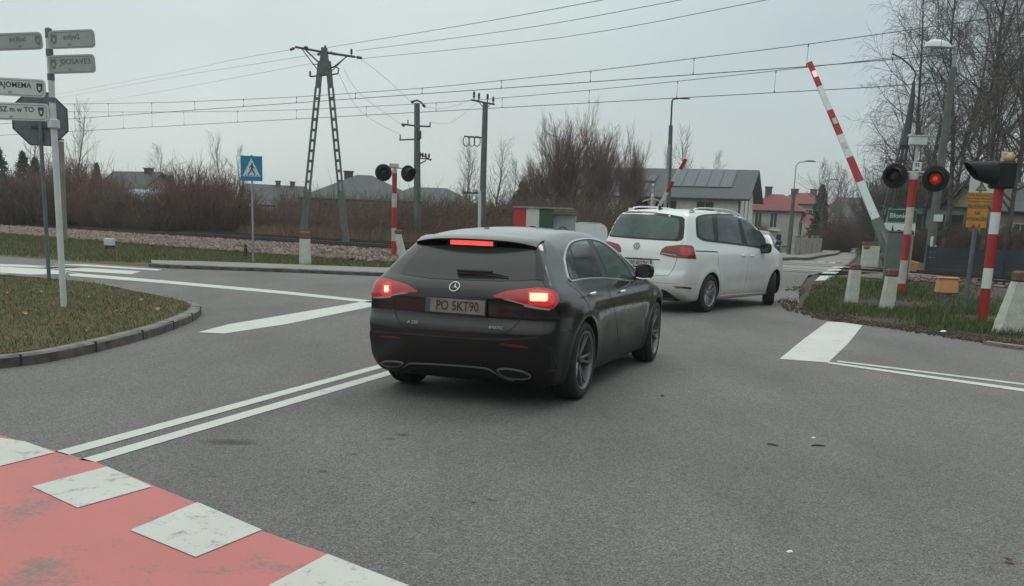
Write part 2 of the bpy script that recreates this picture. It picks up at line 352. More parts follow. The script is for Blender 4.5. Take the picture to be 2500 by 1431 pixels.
def raw_mesh(name, V, F, mats, parent=None, mi=None, smooth=False):
    """fast mesh from numpy arrays; F is (n,k)"""
    me = bpy.data.meshes.new(name); V = np.asarray(V, np.float32); F = np.asarray(F, np.int32)
    me.vertices.add(len(V)); me.vertices.foreach_set('co', V.ravel())
    n, k = F.shape; me.loops.add(n * k); me.loops.foreach_set('vertex_index', F.ravel())
    me.polygons.add(n); me.polygons.foreach_set('loop_start', np.arange(0, n * k, k, dtype=np.int32))
    if not isinstance(mats, (list, tuple)): mats = [mats]
    for m in mats: me.materials.append(MATS[m])
    if mi is not None: me.polygons.foreach_set('material_index', np.asarray(mi, np.int32))
    if smooth: me.polygons.foreach_set('use_smooth', [True] * n)
    me.update(calc_edges=True)
    o = bpy.data.objects.new(name, me); COL.objects.link(o)
    if parent: o.parent = parent
    return o

def tag(o, label, cat=None, group=None, kind=None):
    if label: o['label'] = label
    if cat: o['category'] = cat
    if group: o['group'] = group
    if kind: o['kind'] = kind
    return o
def thing(name, label, cat, loc=(0, 0, 0), rz=0.0, group=None):
    o = bpy.data.objects.new(name, None); COL.objects.link(o); o.empty_display_size = 0.2
    o.location = loc; o.rotation_euler = (0, 0, rz); return tag(o, label, cat, group)
def copy_tree(o, parent=None):
    c = o.copy(); COL.objects.link(c)
    if parent: c.parent = parent
    for ch in list(o.children): copy_tree(ch, c)
    return c
def struct(o): o['kind'] = 'structure'; return o

def text_mesh(body, size, mats, name='lettering', parent=None, M=None, depth=0.002, align='CENTER', xs=1.0, bold=0.0):
    cu = bpy.data.curves.new(name, 'FONT'); cu.body = body; cu.size = size; cu.align_x = align; cu.align_y = 'CENTER'
    cu.extrude = depth; cu.offset = bold; cu.resolution_u = 3
    o = bpy.data.objects.new(name, cu); COL.objects.link(o)
    dg = bpy.context.evaluated_depsgraph_get(); me = bpy.data.meshes.new_from_object(o.evaluated_get(dg))
    bpy.data.objects.remove(o); bpy.data.curves.remove(cu)
    me.transform(Matrix.Diagonal((xs, 1, 1, 1)))
    if M: me.transform(M)
    me.materials.clear(); me.materials.append(MATS[mats])
    ob = bpy.data.objects.new(name, me); COL.objects.link(ob)
    if parent: ob.parent = parent
    return ob
def frame(o, x, y, z=None):
    """matrix whose local x,y axes are the given directions at origin o"""
    x = Vector(x).normalized(); y = Vector(y).normalized(); z = x.cross(y).normalized()
    M = Matrix((x, y, z)).transposed().to_4x4(); M.translation = Vector(o); return M

def inside_grid(poly, s):
    xs = [p[0] for p in poly]; ys = [p[1] for p in poly]
    gx = np.arange(min(xs) + s / 2, max(xs), s); gy = np.arange(min(ys) + s / 2, max(ys), s)
    X, Y = np.meshgrid(gx, gy); X = X.ravel(); Y = Y.ravel(); ins = np.zeros(len(X), bool); dmin = np.full(len(X), 1e9)
    n = len(poly)
    for i in range(n):
        x1, y1 = poly[i]; x2, y2 = poly[(i + 1) % n]
        c = ((y1 > Y) != (y2 > Y)); 
        with np.errstate(divide='ignore', invalid='ignore'):
            xi = (x2 - x1) * (Y - y1) / (y2 - y1 + 1e-12) + x1
        ins ^= c & (X < xi)
        L2 = (x2 - x1) ** 2 + (y2 - y1) ** 2 + 1e-12; t = np.clip(((X - x1) * (x2 - x1) + (Y - y1) * (y2 - y1)) / L2, 0, 1)
        dmin = np.minimum(dmin, np.hypot(X - x1 - t * (x2 - x1), Y - y1 - t * (y2 - y1)))
    k = ins & (dmin > s * 0.35); return list(zip(X[k], Y[k]))
def tri_poly(poly, s):
    """constrained triangulation of a polygon with interior points every s"""
    b = []
    n = len(poly)
    for i in range(n):
        p = poly[i]; q = poly[(i + 1) % n]; L = math.hypot(q[0] - p[0], q[1] - p[1]); k = max(1, int(L / s))
        for j in range(k): b.append((p[0] + (q[0] - p[0]) * j / k, p[1] + (q[1] - p[1]) * j / k))
    pts = b + inside_grid(poly, s); m = len(b)
    r = delaunay_2d_cdt([Vector(p) for p in pts], [(i, (i + 1) % m) for i in range(m)], [], 1, 1e-7)
    return [tuple(v) for v in r[0]], [tuple(f) for f in r[2]], m
def flat(name, poly, m, dz=0.0, s=1.5, parent=None, zf=None):
    poly = [(p[0], p[1]) for p in poly]
    v, f, _ = tri_poly(poly, s); zf = zf or zt
    mb = MB(); mb.add([(x, y, zf(x, y) + dz) for x, y in v], f)
    o = mb.build(name, m, parent)
    me = o.data
    if me.polygons and sum(p.normal.z for p in me.polygons) < 0: me.flip_normals()
    return o
def smooth_line(pts, k=6):
    """Catmull-Rom through 2-D/3-D points"""
    P = [Vector(p) for p in pts]; out = []
    for i in range(len(P) - 1):
        a = P[max(0, i - 1)]; b = P[i]; c = P[i + 1]; d = P[min(len(P) - 1, i + 2)]
        for j in range(k):
            t = j / k; out.append(0.5 * ((2 * b) + (c - a) * t + (2 * a - 5 * b + 4 * c - d) * t * t + (-a + 3 * b - 3 * c + d) * t ** 3))
    out.append(P[-1]); return out
# ---------------------------------------------------------------- ground, roads, kerbs, markings
def V2(p): return Vector((p[0], p[1]))
def build_ground():
    xs = np.concatenate([np.linspace(-900, -70, 22), np.arange(-68, 60, 0.8), np.linspace(62, 900, 24)])
    ys = np.concatenate([np.linspace(-60, -2, 8), np.arange(0, 75, 0.8), np.linspace(77, 1800, 40)])
    nx, ny = len(xs), len(ys); V = np.zeros((nx * ny, 3)); k = 0
    for j, y in enumerate(ys):
        for i, x in enumerate(xs):
            V[k] = (x, y, zt(x, y) - 0.05 if (-70 < x < 60 and -2 < y < 76) else -0.05); k += 1
    I = np.arange(nx * ny).reshape(ny, nx)
    F = np.stack([I[:-1, :-1], I[:-1, 1:], I[1:, 1:], I[1:, :-1]], -1).reshape(-1, 4)
    struct(raw_mesh('ground', V, F, 'field'))
build_ground()
right_edge = [(25, 6), (14, 9.5), (9.3, 11.8), (6.97, 13.42), (6.34, 15.37), (5.73, 16.4), (5.24, 17.03), (5.35, 18.7), (5.92, 20.7), (6.7, 23.6), (7.6, 26.0), (9.15, 28.8), (11.0, 33.5), (14.5, 43.5), (19, 56), (26, 77), (40, 116)]
left_edge = [(36, 116), (20.6, 64), (15.2, 50.2), (10.0, 37.1), (7.4, 33.6), (4.8, 30.8), (2.3, 28.2), (0.2, 26.0), (-3.0, 24.8), (-5.8, 24.9), (-8.3, 24.8), (-11.2, 25.9), (-15.5, 28.3), (-30, 36.5), (-60, 53)]
struct(flat('road', right_edge + left_edge + [(-60, -8), (25, -8)], 'asphalt', 0.0, 1.6))
# grass verge of the level crossing on the right
verge = [(25, 6), (14, 9.5), (9.3, 11.8), (6.97, 13.42), (6.34, 15.37), (5.73, 16.4), (5.24, 17.03), (5.35, 18.7), (5.92, 20.7), (6.7, 23.6), (7.8, 26.2), tuple(rw(9.7, D0 - 1.9)[:2]), tuple(rw(-16, D0 - 1.9)[:2]), (30, 7)]
struct(flat('verge', verge, 'verge_mat', 0.010, 1.0))
# far side of the left road: turf strip, then ballast
struct(flat('turf_strip', [(-60, 53), (-30, 36.5), (-15.5, 28.3), (-11.2, 25.9), (-8.3, 24.8), (-4.2, 27.0), (-1.0, 27.2), (-1.5, 28.4), (-10, 33.5), (-30, 49.6), (-60, 74)], 'turf', 0.004, 1.5))
struct(flat('ballast_bed', [(*rw(18.5, D0 - 4.3)[:2],), (*rw(17.4, D0 + 8)[:2],), (*rw(95, D0 + 8)[:2],), (*rw(95, D0 - 5.3)[:2],), (*rw(40, D0 - 5.8)[:2],)], 'ballast_mat', 0.02, 1.2))
struct(flat('ballast_bed', [(*rw(-60, D0 - 1.8)[:2],), (*rw(-60, D0 + 8)[:2],), (*rw(9.5, D0 + 8)[:2],), (*rw(9.8, D0 - 1.8)[:2],)], 'ballast_mat', 0.02, 1.2))
# island of turf with its kerb on the left
isl_pts = [(-34, 3.5), (-12, 6.3), (-7.2, 7.55), (-5.35, 8.35), (-4.64, 8.95), (-4.38, 9.79), (-4.26, 11.2), (-4.30, 12.6), (-4.45, 13.8), (-4.75, 14.7), (-5.3, 15.5), (-6.3, 16.6), (-7.74, 18.1), (-10.2, 19.4), (-16, 21.8), (-34, 29)]
isl = [tuple(p) for p in smooth_line(isl_pts, 8)]
def offset_line(pts, d):
    out = []
    for i, p in enumerate(pts):
        a = V2(pts[max(0, i - 1)]); b = V2(pts[min(len(pts) - 1, i + 1)]); t = (b - a).normalized(); out.append(V2(p) + Vector((-t.y, t.x)) * d)
    return out
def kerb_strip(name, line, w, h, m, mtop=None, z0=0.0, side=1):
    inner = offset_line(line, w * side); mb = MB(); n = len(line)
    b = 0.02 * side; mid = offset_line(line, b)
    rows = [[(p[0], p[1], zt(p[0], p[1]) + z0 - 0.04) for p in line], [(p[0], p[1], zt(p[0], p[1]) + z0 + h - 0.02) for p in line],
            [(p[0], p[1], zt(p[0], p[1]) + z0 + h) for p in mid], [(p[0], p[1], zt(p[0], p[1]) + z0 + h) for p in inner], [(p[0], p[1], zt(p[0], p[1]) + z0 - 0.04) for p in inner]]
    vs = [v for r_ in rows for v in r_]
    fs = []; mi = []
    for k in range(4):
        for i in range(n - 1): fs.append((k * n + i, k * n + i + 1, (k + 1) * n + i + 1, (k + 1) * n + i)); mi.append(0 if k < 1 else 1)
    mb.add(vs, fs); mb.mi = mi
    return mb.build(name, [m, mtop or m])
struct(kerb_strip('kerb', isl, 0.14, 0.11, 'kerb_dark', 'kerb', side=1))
isl_in = offset_line(isl, 0.13)
def isl_z(x, y): return 0.10 + 0.05 * math.sin(x * 1.1) * math.sin(y * 0.9)*0.4
struct(flat('turf_island', [tuple(p) for p in isl_in], 'turf', 0.0, 0.6, zf=isl_z))
mbj = MB(); acc = 0.0
for i in range(1, len(isl) - 1):
    a_, b_ = V2(isl[i - 1]), V2(isl[i]); acc += (b_ - a_).length
    if acc > 0.95 and isl[i][0] > -14:
        acc = 0.0; t_ = (V2(isl[i + 1]) - a_).normalized(); n_ = Vector((-t_.y, t_.x)); c_ = b_ + n_ * 0.066
        mbj.box((c_.x, c_.y, 0.048), (0.012, 0.146, 0.128), rz=math.atan2(t_.y, t_.x))
struct(mbj.build('kerb_joints', 'seam_dark'))
# pavement beyond the left road and its kerb
kline = [tuple(p) for p in smooth_line([(-9.3, 25.0), (-8.3, 24.8), (-5.8, 24.9), (-3.0, 24.8), (0.2, 26.0), (2.3, 28.2), (3.9, 30.8)], 5)]
struct(kerb_strip('kerb', kline, 0.15, 0.10, 'kerb_dark', 'kerb', side=1))
kin = offset_line(kline, 0.14)
pav_out = [(3.0, 31.6), (1.2, 29.1), (-1.2, 27.4), (-3.6, 27.3), (-6.2, 27.2), (-8.2, 27.2), (-9.9, 26.8)]
struct(flat('pavement', [tuple(p) for p in kin] + pav_out, 'pavement_mat', 0.085, 0.8))
# kerb of the far road, left side, and its pavement
fk = [tuple(p) for p in smooth_line([(9.0, 35.7), (10.0, 37.1), (15.2, 50.2), (20.6, 64), (36, 116)], 5)]
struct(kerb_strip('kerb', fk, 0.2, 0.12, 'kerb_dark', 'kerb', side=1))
fko = offset_line(fk, 2.2)
struct(flat('pavement', [tuple(p) for p in offset_line(fk, 0.19)] + [tuple(p) for p in reversed(fko)], 'pavement_mat', 0.10, 1.5))
# kerb at lower right
struct(kerb_strip('kerb', [tuple(p) for p in smooth_line([(6.75, 14.0), (7.2, 13.35), (9.3, 11.9), (14, 9.6), (25, 6.1)], 5)], -0.12, 0.05, 'kerb_dark', 'kerb', side=1))
# dirt that has spread onto the asphalt at the verge tip
struct(flat('dirt_patch', [tuple(p) for p in smooth_line([(5.1, 17.2), (5.0, 18.9), (5.5, 21.2), (6.5, 23.9), (6.9, 23.4), (6.1, 20.6), (5.5, 18.5), (5.4, 17.3)], 3)], 'dirt_stain', 0.008, 0.4))

# far road surface is paler and dirtier beyond the tracks
struct(flat('road_beyond_crossing', [(8.2, 27.4), (9.15, 28.9), (10.95, 33.5), (14.4, 43.5), (18.9, 56), (25.9, 77), (39.8, 115), (36.1, 115), (20.8, 64), (15.4, 50.2), (10.15, 37.1), (7.5, 33.6), (4.9, 30.8), (4.0, 29.6)], 'far_asphalt', 0.004, 0.8))

# markings: outlines measured on the ground plane
def mark(name, uv, m='road_white', dz=0.004, s=0.8):
    return struct(flat(name, [G(u, v)[:2] for u, v in uv], m, dz, s))
mark('stop_line', [(483, 812), (548, 815), (700, 792), (922, 746), (920, 734), (880, 738), (640, 779), (560, 792)])
mark('lane_line', [(158, 665), (172, 674), (400, 692), (700, 719), (905, 740), (915, 735), (700, 712), (400, 685)])
mark('centre_line', [(133, 1104), (165, 1113), (480, 1025), (800, 936), (940, 897), (940, 887), (800, 925), (480, 1011)])
mark('centre_line', [(192, 1124), (232, 1130), (480, 1056), (800, 962), (924, 925), (1000, 902), (1000, 891), (924, 913), (800, 948), (480, 1040)])
mark('stop_line', [(1903, 877), (2022, 886), (2070, 840), (2106, 795), (2060, 788), (2020, 786), (1960, 830)])
mark('edge_line', [(2022, 888), (2500, 957), (2700, 985), (2700, 978), (2500, 950), (2022, 884)])
mark('edge_line', [(2042, 884), (2500, 941), (2700, 966), (2700, 961), (2500, 937), (2046, 881)], 'road_white_worn')
mark('edge_line', [(1900, 738), (1952, 752), (1962, 751), (1912, 736)], 'road_white_worn')
for k, q in enumerate([[(0, 651), (120, 658), (200, 668), (75, 671), (0, 666)], [(90, 651), (200, 654), (345, 663), (320, 670), (180, 662)],
          [(0, 645), (60, 647), (210, 655), (150, 656), (0, 650)][:5], [(120, 645), (210, 646), (395, 658), (385, 661), (240, 652)]]):
    mark('crossing_bar', q)
mark('crossing_bar', [(-330, 660), (-120, 661), (20, 669), (-60, 674), (-300, 668)])
# red cycle crossing with white blocks
red = [(-900, 860), (-320, 985), (0, 1064), (235, 1130), (480, 1230), (640, 1298), (800, 1355), (990, 1431), (1300, 1560)]
rp = [G(u, v) for u, v in red]; dirn = (rp[-1] - rp[2]).normalized(); nrm = Vector((dirn.y, -dirn.x, 0))
if nrm.y > 0: nrm = -nrm
struct(flat('cycle_crossing', [p[:2] for p in rp] + [(rp[-1] + nrm * 2.6)[:2], (rp[0] + nrm * 2.6)[:2]], 'road_red', 0.004, 0.8))
for q in ([(0, 1072), (60, 1080), (135, 1107), (0, 1141), (-150, 1100), (-90, 1068)], [(262, 1142), (372, 1191), (190, 1243), (78, 1191)],
          [(482, 1229), (640, 1297), (478, 1364), (318, 1298)], [(800, 1356), (1000, 1434), (870, 1510), (655, 1434)]):
    mark('cycle_crossing_block', q, 'road_white_worn', 0.008)
# tyre and oil stains on the asphalt (a thin darker film)
for (u, v, w, h_) in ((560, 1080, 95, 10), (985, 1062, 26, 4), (790, 1152, 18, 3), (865, 1110, 12, 3), (1200, 1222, 22, 3), (1155, 1228, 14, 3), (1822, 1145, 14, 2), (950, 1072, 20, 2)):
    pts = []
    for k in range(14):
        a = 2 * math.pi * k / 14; q = 1 + rnd.uniform(-0.25, 0.25)
        pts.append(G(u + w * math.cos(a) * q, v + h_ * math.sin(a) * q)[:2])
    struct(flat('road_stain', pts, 'oil', 0.0045, 0.2))

# ---------------------------------------------------------------- stones, grass, leaves
def inpoly(poly, n, rng):
    poly = [(p[0], p[1]) for p in poly]; xs = [p[0] for p in poly]; ys = [p[1] for p in poly]; out = np.zeros((0, 2))
    while len(out) < n:
        X = rng.uniform(min(xs), max(xs), n * 2); Y = rng.uniform(min(ys), max(ys), n * 2); ins = np.zeros(len(X), bool)
        for i in range(len(poly)):
            x1, y1 = poly[i]; x2, y2 = poly[(i + 1) % len(poly)]
            ins ^= ((y1 > Y) != (y2 > Y)) & (X < (x2 - x1) * (Y - y1) / (y2 - y1 + 1e-12) + x1)
        out = np.concatenate([out, np.stack([X[ins], Y[ins]], 1)])
    return out[:n]
def stones(name, pts, smin, smax, mats, label, seed=1, zoff=0.0):
    rng = np.random.default_rng(seed); n = len(pts)
    base = np.array([(1, 0, 0), (-1, 0, 0), (0, 1, 0), (0, -1, 0), (0, 0, 1), (0, 0, -0.6)], float)
    fc = np.array([(0, 2, 4), (2, 1, 4), (1, 3, 4), (3, 0, 4), (2, 0, 5), (1, 2, 5), (3, 1, 5), (0, 3, 5)])
    S = rng.uniform(smin, smax, (n, 1, 1)) * rng.uniform(0.55, 1.25, (n, 6, 1)); a = rng.uniform(0, 6.28, n)
    V = base[None] * S; c, s = np.cos(a)[:, None], np.sin(a)[:, None]
    V = np.stack([V[..., 0] * c - V[..., 1] * s, V[..., 0] * s + V[..., 1] * c, V[..., 2]], -1)
    Z = np.array([zt(x, y) for x, y in pts]) + zoff + smin * 0.3
    V += np.concatenate([pts, Z[:, None]], 1)[:, None, :]
    F = (fc[None] + (np.arange(n) * 6)[:, None, None]).reshape(-1, 3)
    mi = np.repeat(rng.integers(0, len(mats), n), 8)
    return tag(raw_mesh(name, V.reshape(-1, 3), F, mats, mi=mi), label, 'gravel', kind='stuff')
rng0 = np.random.default_rng(5)
for uv_ in ([(1990, 679), (2030, 680), (2040, 676), (2003, 675)], [(2004, 671), (2040, 672), (2048, 668), (2014, 667)], [(2016, 664), (2048, 665), (2055, 661), (2024, 660)], [(2028, 657), (2056, 658), (2062, 655), (2036, 654)], [(1996, 633), (2012, 634), (2014, 631), (1999, 630)], [(2022, 634), (2038, 635), (2041, 632), (2026, 631)]):
    struct(flat('crossing_bar', [G(u, v, 0.34)[:2] for u, v in uv_], 'road_white_worn', 0.012, 0.5))
bal = [rw(19.5, D0 - 4.4), rw(18.0, D0 - 1.2), rw(90, D0 - 1.2), rw(90, D0 - 5.6), rw(40, D0 - 6.0), rw(20, D0 - 5.2)]
stones('ballast_stones', inpoly(bal, 15000, rng0), 0.035, 0.11, ['stone', 'stone_dark', 'stone', 'stone_dark', 'stone_pale'], 'pinkish crushed stone ballast sloping down from the railway track', 2, 0.02)
bal2 = [rw(8, D0 - 2.0), rw(9, D0 + 0.0), rw(-40, D0 - 0.2), rw(-40, D0 - 2.2)]
stones('ballast_stones', inpoly(bal2, 2600, rng0), 0.03, 0.09, ['stone', 'stone_dark', 'stone_dark'], 'sparse ballast stones along the rails to the right of the crossing', 3, 0.02)

def blades(name, pts, zf, h0, h1, w, mats, probs, label, seed=1, lean=0.5, cat='grass'):
    rng = np.random.default_rng(seed); n = len(pts); a = rng.uniform(0, 6.28, n); H = rng.uniform(h0, h1, n)
    dx, dy = np.cos(a) * w, np.sin(a) * w; la = rng.uniform(0, 6.28, n); ll = rng.uniform(0.1, lean, n) * H
    Z = np.array([zf(x, y) for x, y in pts]) - 0.01
    V = np.zeros((n, 3, 3)); V[:, 0] = np.stack([pts[:, 0] - dx, pts[:, 1] - dy, Z], 1); V[:, 1] = np.stack([pts[:, 0] + dx, pts[:, 1] + dy, Z], 1)
    V[:, 2] = np.stack([pts[:, 0] + np.cos(la) * ll, pts[:, 1] + np.sin(la) * ll, Z + H], 1)
    F = np.arange(n * 3).reshape(-1, 3); mi = rng.choice(len(mats), n, p=probs)
    return tag(raw_mesh(name, V.reshape(-1, 3), F, mats, mi=mi), label, cat, kind='stuff')
ip = [tuple(p) for p in isl_in if p[0] > -13]
cl = np.concatenate([inpoly([(5.3, 17.2), (5.5, 19.0), (6.1, 21.0), (7.2, 24.2), (7.8, 23.8), (6.6, 20.6), (6.0, 18.6), (6.0, 17.0), (6.9, 15.4), (7.8, 13.9), (10.5, 12.0), (14, 10.2), (14, 9.5), (9.3, 11.85), (6.97, 13.5), (6.38, 15.4), (5.8, 16.4)], 5000, rng0), inpoly([(5.15, 17.1), (5.08, 18.8), (5.5, 20.8), (6.6, 24.2), (7.0, 24.0), (5.9, 20.8), (5.4, 18.6), (5.3, 17.1), (6.4, 15.6), (7.1, 13.7), (6.9, 13.3), (6.1, 15.2)], 800, rng0)])
rgc = rng0
stones('soil_clods', cl, 0.008, 0.028, ['soil', 'verge_mat', 'soil', 'leaf_dark', 'verge_mat'], 'dark crumbled earth and dead leaves along the edge of the right verge', 12, 0.02)
blades('grass', inpoly(ip, 60000, rng0), isl_z, 0.02, 0.07, 0.006, ['grass_blade', 'grass_dry'], [0.62, 0.38], 'short green and brown grass inside the curved kerb on the left', 4, 1.2)
def vz(x, y): return zt(x, y) + 0.02
vg = [(25, 6.6), (14, 10.1), (9.6, 12.6), (7.4, 14.2), (6.7, 15.6), (5.95, 16.8), (5.5, 17.9), (5.6, 19.3), (6.15, 21.0), (6.95, 23.4), (8.1, 25.5), tuple(rw(9.0, D0 - 2.3)[:2]), tuple(rw(-8, D0 - 2.3)[:2]), (22, 12)]
pv = inpoly(vg, 90000, rng0)
nzv = np.sin(pv[:, 0] * 1.7 + pv[:, 1] * 0.8) + np.sin(pv[:, 1] * 1.9 - pv[:, 0] * 0.6 + 1.0) + rng0.normal(0, 0.6, len(pv))
blades('grass', pv[nzv > -0.55], vz, 0.03, 0.15, 0.008, ['grass_lush', 'grass_blade', 'grass_dry'], [0.6, 0.28, 0.12], 'tufted dark green grass around the crossing signals on the right', 6, 0.9)
sp = [(-15.5, 28.5), (-11.2, 26.3), (-8.3, 27.4), (-4.2, 27.5), (-1.2, 27.6), (-2.0, 29.9), (-10, 35.0), (-28, 49.2), (-34, 47), (-30, 37.2)]
spp = inpoly(sp, 52000, rng0); dd_ = spp[:, 0] * NN.x + spp[:, 1] * NN.y - D0; spp = spp[dd_ < -5.2 + 0.9 * np.sin(spp[:, 0] * 0.9) * np.sin(spp[:, 0] * 0.37 + 2) + rng0.normal(0, 0.25, len(spp))]
blades('grass', spp, zt, 0.04, 0.16, 0.012, ['grass_blade', 'grass_dry', 'grass_lush'], [0.5, 0.3, 0.2], 'rough grass strip between the far pavement and the ballast', 7, 0.8)
bb = [rw(19, D0 + 7.0), rw(19, D0 + 11), rw(95, D0 + 11), rw(95, D0 + 7.0)]
blades('dry_grass', inpoly(bb, 26000, rng0), zt, 0.25, 0.75, 0.02, ['grass_dry', 'dry_brush_mat'], [0.45, 0.55], 'tall dry brown grass behind the railway tracks', 8, 0.6)

def leaf(loc, size, m, label, group, rz, tilt=0.25):
    mb = MB(); pr = [(0, -0.55), (0.22, -0.35), (0.5, -0.15), (0.28, 0.05), (0.38, 0.32), (0.12, 0.28), (0, 0.6), (-0.12, 0.28), (-0.36, 0.34), (-0.26, 0.05), (-0.48, -0.12), (-0.2, -0.34)]
    vs = [(0, 0, 0.0)] + [(x * size, y * size, size * (0.25 * abs(x) + 0.12 * (y > 0))) for x, y in pr]
    mb.add(vs, [(0, i + 1, (i + 1) % 12 + 1) for i in range(12)])
    o = mb.build('fallen_leaf', m); o.location = loc; o.rotation_euler = (tilt, 0.1, rz)
    return tag(o, label, 'leaf', group)
for i, (u, v) in enumerate([(298, 765), (385, 756), (416, 788), (142, 797), (265, 745), (75, 850), (18, 716), (100, 712), (345, 735), (216, 726), (130, 722), (215, 810), (60, 770)]):
    p = G(u, v, 0.13); leaf((p.x, p.y, isl_z(p.x, p.y) + 0.05), rnd.uniform(0.05, 0.10), 'leaf_brown', 'pale brown fallen leaf on the grass inside the curved kerb', 'fallen leaves on the left grass', rnd.uniform(0, 6))
p = G(2462, 1374); leaf((p.x, p.y, 0.008), 0.055, 'leaf_dark', 'dark reddish fallen leaf on the asphalt near the bottom right', None, 0.8)
for i, (u, v, m_, lb) in enumerate([(1925, 1352, 'litter_white', 'small pale scrap lying on the open asphalt near the bottom'), (1984, 1072, 'litter_white', 'small pale scrap lying on the asphalt beside a dark stick'),
        (2300, 817, 'litter_white', 'crumpled white litter at the edge of the right verge')]):
    p = G(u, v); mb = MB(); s_ = 0.022 if i < 2 else 0.07
    mb.add([(0, 0, 0), (s_, 0.2 * s_, 0.1 * s_), (0.8 * s_, s_ * 0.7, 0.4 * s_), (0, 0.6 * s_, 0.3 * s_), (-0.5 * s_, 0.3 * s_, 0.05 * s_)], [(0, 1, 2, 3), (0, 3, 4)])
    o = mb.build('litter', m_); o.location = (p.x, p.y, 0.006 if i < 2 else 0.04); tag(o, lb, 'litter')
for i, (u, v, l, a, lb) in enumerate([(1998, 1090, 0.05, 0.05, 'short dark stick lying level on the asphalt'), (1886, 1088, 0.045, -0.7, 'short dark stick lying slantwise on the asphalt'), (1617, 968, 0.02, 0.4, 'tiny dark pebble on the asphalt behind the black car')]):
    p = G(u, v); mb = MB(); mb.tube([(-l, 0, 0), (0, 0.004, 0.003), (l, 0, 0)], [0.004, 0.006, 0.003], 5)
    o = mb.build('stick' if i < 2 else 'pebble', 'black'); o.location = (p.x, p.y, 0.006); o.rotation_euler[2] = a; tag(o, lb, 'stick' if i < 2 else 'pebble')

# ---------------------------------------------------------------- railway tracks and overhead wires
def track(d0, label):
    t = thing('railway_track', label, 'railway track', rw(0, d0, 0), 0, 'railway tracks')
    base = rw(0, d0, 0)
    for off in (0.0, 1.435):
        mb = MB(); ss = np.linspace(-70, 130, 60)
        prof = [(-0.07, -0.13), (-0.07, -0.115), (-0.012, -0.10), (-0.012, -0.035), (-0.036, -0.025), (-0.036, 0.0), (0.036, 0.0), (0.036, -0.025), (0.012, -0.035), (0.012, -0.10), (0.07, -0.115), (0.07, -0.13)]
        vs = []
        for s_ in ss:
            for a, b in prof:
                p = rw(s_, d0 + off + a); vs.append(Vector((p.x, p.y, railz(p.x) + b + 0.014)) - base)
        n = len(prof); fs = [(i * n + k, i * n + (k + 1) % n, (i + 1) * n + (k + 1) % n, (i + 1) * n + k) for i in range(len(ss) - 1) for k in range(n)]
        mb.add(vs, fs); mb.build('rail', 'steel_rail', t)
    mb = MB(); s_ = -60
    while s_ < 110:
        if not (10.0 < s_ < 17.2):
            p = rw(s_, d0 + 0.717); M = frame((0, 0, 0), T.to_3d(), NN.to_3d()).to_3x3()
            mb.box(Vector((p.x, p.y, railz(p.x) - 0.16)) - base, (0.26, 2.5, 0.18), M=M)
        s_ += 0.6
    tag(mb.build('sleepers', 'sleeper_mat', t), None, kind='stuff')
track(D0, 'nearer railway track with dark rails on stone ballast'); track(D0 + 4.2, 'farther railway track with dark rails beside the brush')
# concrete panels of the crossing, flush between the rails
for a, b in ((0.12, 1.32), (4.32, 5.52)):
    struct(flat('crossing_deck', [tuple(rw(s_, D0 + d_)[:2]) for s_, d_ in ((10.9, a), (16.2, a), (16.2, b), (10.9, b))], 'pavement_mat', 0.009, 0.8))
m1 = [(75, 7.9), (61, 7.1), (53.5, 6.76), (45.9, 6.49), (42.2, 6.39), (34.7, 6.24), (27.3, 6.21), (23.4, 6.26), (19.6, 6.34), (15.8, 6.47), (12.2, 6.6), (6.7, 6.89), (0, 7.3), (-12, 8.2)]
m2 = [(75, 7.8), (61.7, 7.1), (52.9, 6.75), (49.7, 6.63), (40.0, 6.36), (30.6, 6.28), (27.0, 6.31), (22.6, 6.39), (18.8, 6.50), (15.2, 6.62), (11.3, 6.77), (7.7, 6.95), (0, 7.4), (-12, 8.3)]
def catenary(d, ms, zc, drops, label):
    t = thing('overhead_line', label, 'overhead line', rw(0, d, 0), 0, 'overhead wires above the railway')
    base = rw(0, d, 0)
    P = smooth_line([(*rw(s_, d)[:2], z) for s_, z in ms], 3)
    mb = MB(); mb.tube([Vector(p) - base for p in P], 0.011, 5); mb.build('messenger_wire', 'wire_dark', t)
    mb = MB(); mb.tube([rw(s_, d, zc + (0.09 if s_ < 12 else 0)) - base for s_ in (75, 50, 30, 20, 12, 5, -12)], 0.013, 5); mb.build('contact_wire', 'wire_dark', t)
    xs = [m[0] for m in reversed(ms)]; zs = [m[1] for m in reversed(ms)]
    for s_ in drops:
        zm = float(np.interp(s_, xs, zs)); p = rw(s_, d, 0) - base
        mb = MB(); mb.tube([(p.x, p.y, zc), (p.x, p.y, zm)], 0.006, 4)
        mb.box((p.x, p.y, zc + 0.03), (0.03, 0.03, 0.08)); mb.box((p.x, p.y, zm - 0.03), (0.03, 0.03, 0.08)); mb.build('dropper', 'wire_dark', t)
catenary(27.6, m1, 6.0, [53.5, 50, 45.9, 42.2, 38.4, 34.7, 31, 27.3, 23.4, 19.6, 15.8, 12.2, 8.6], 'nearer pair of overhead railway wires joined by short droppers')
catenary(31.8, m2, 5.93, [61.7, 56, 52.9, 49.7, 44.8, 40.0, 35, 30.6, 26.9, 22.6, 18.8, 15.1, 11.3, 7.7], 'farther pair of overhead railway wires joined by droppers')
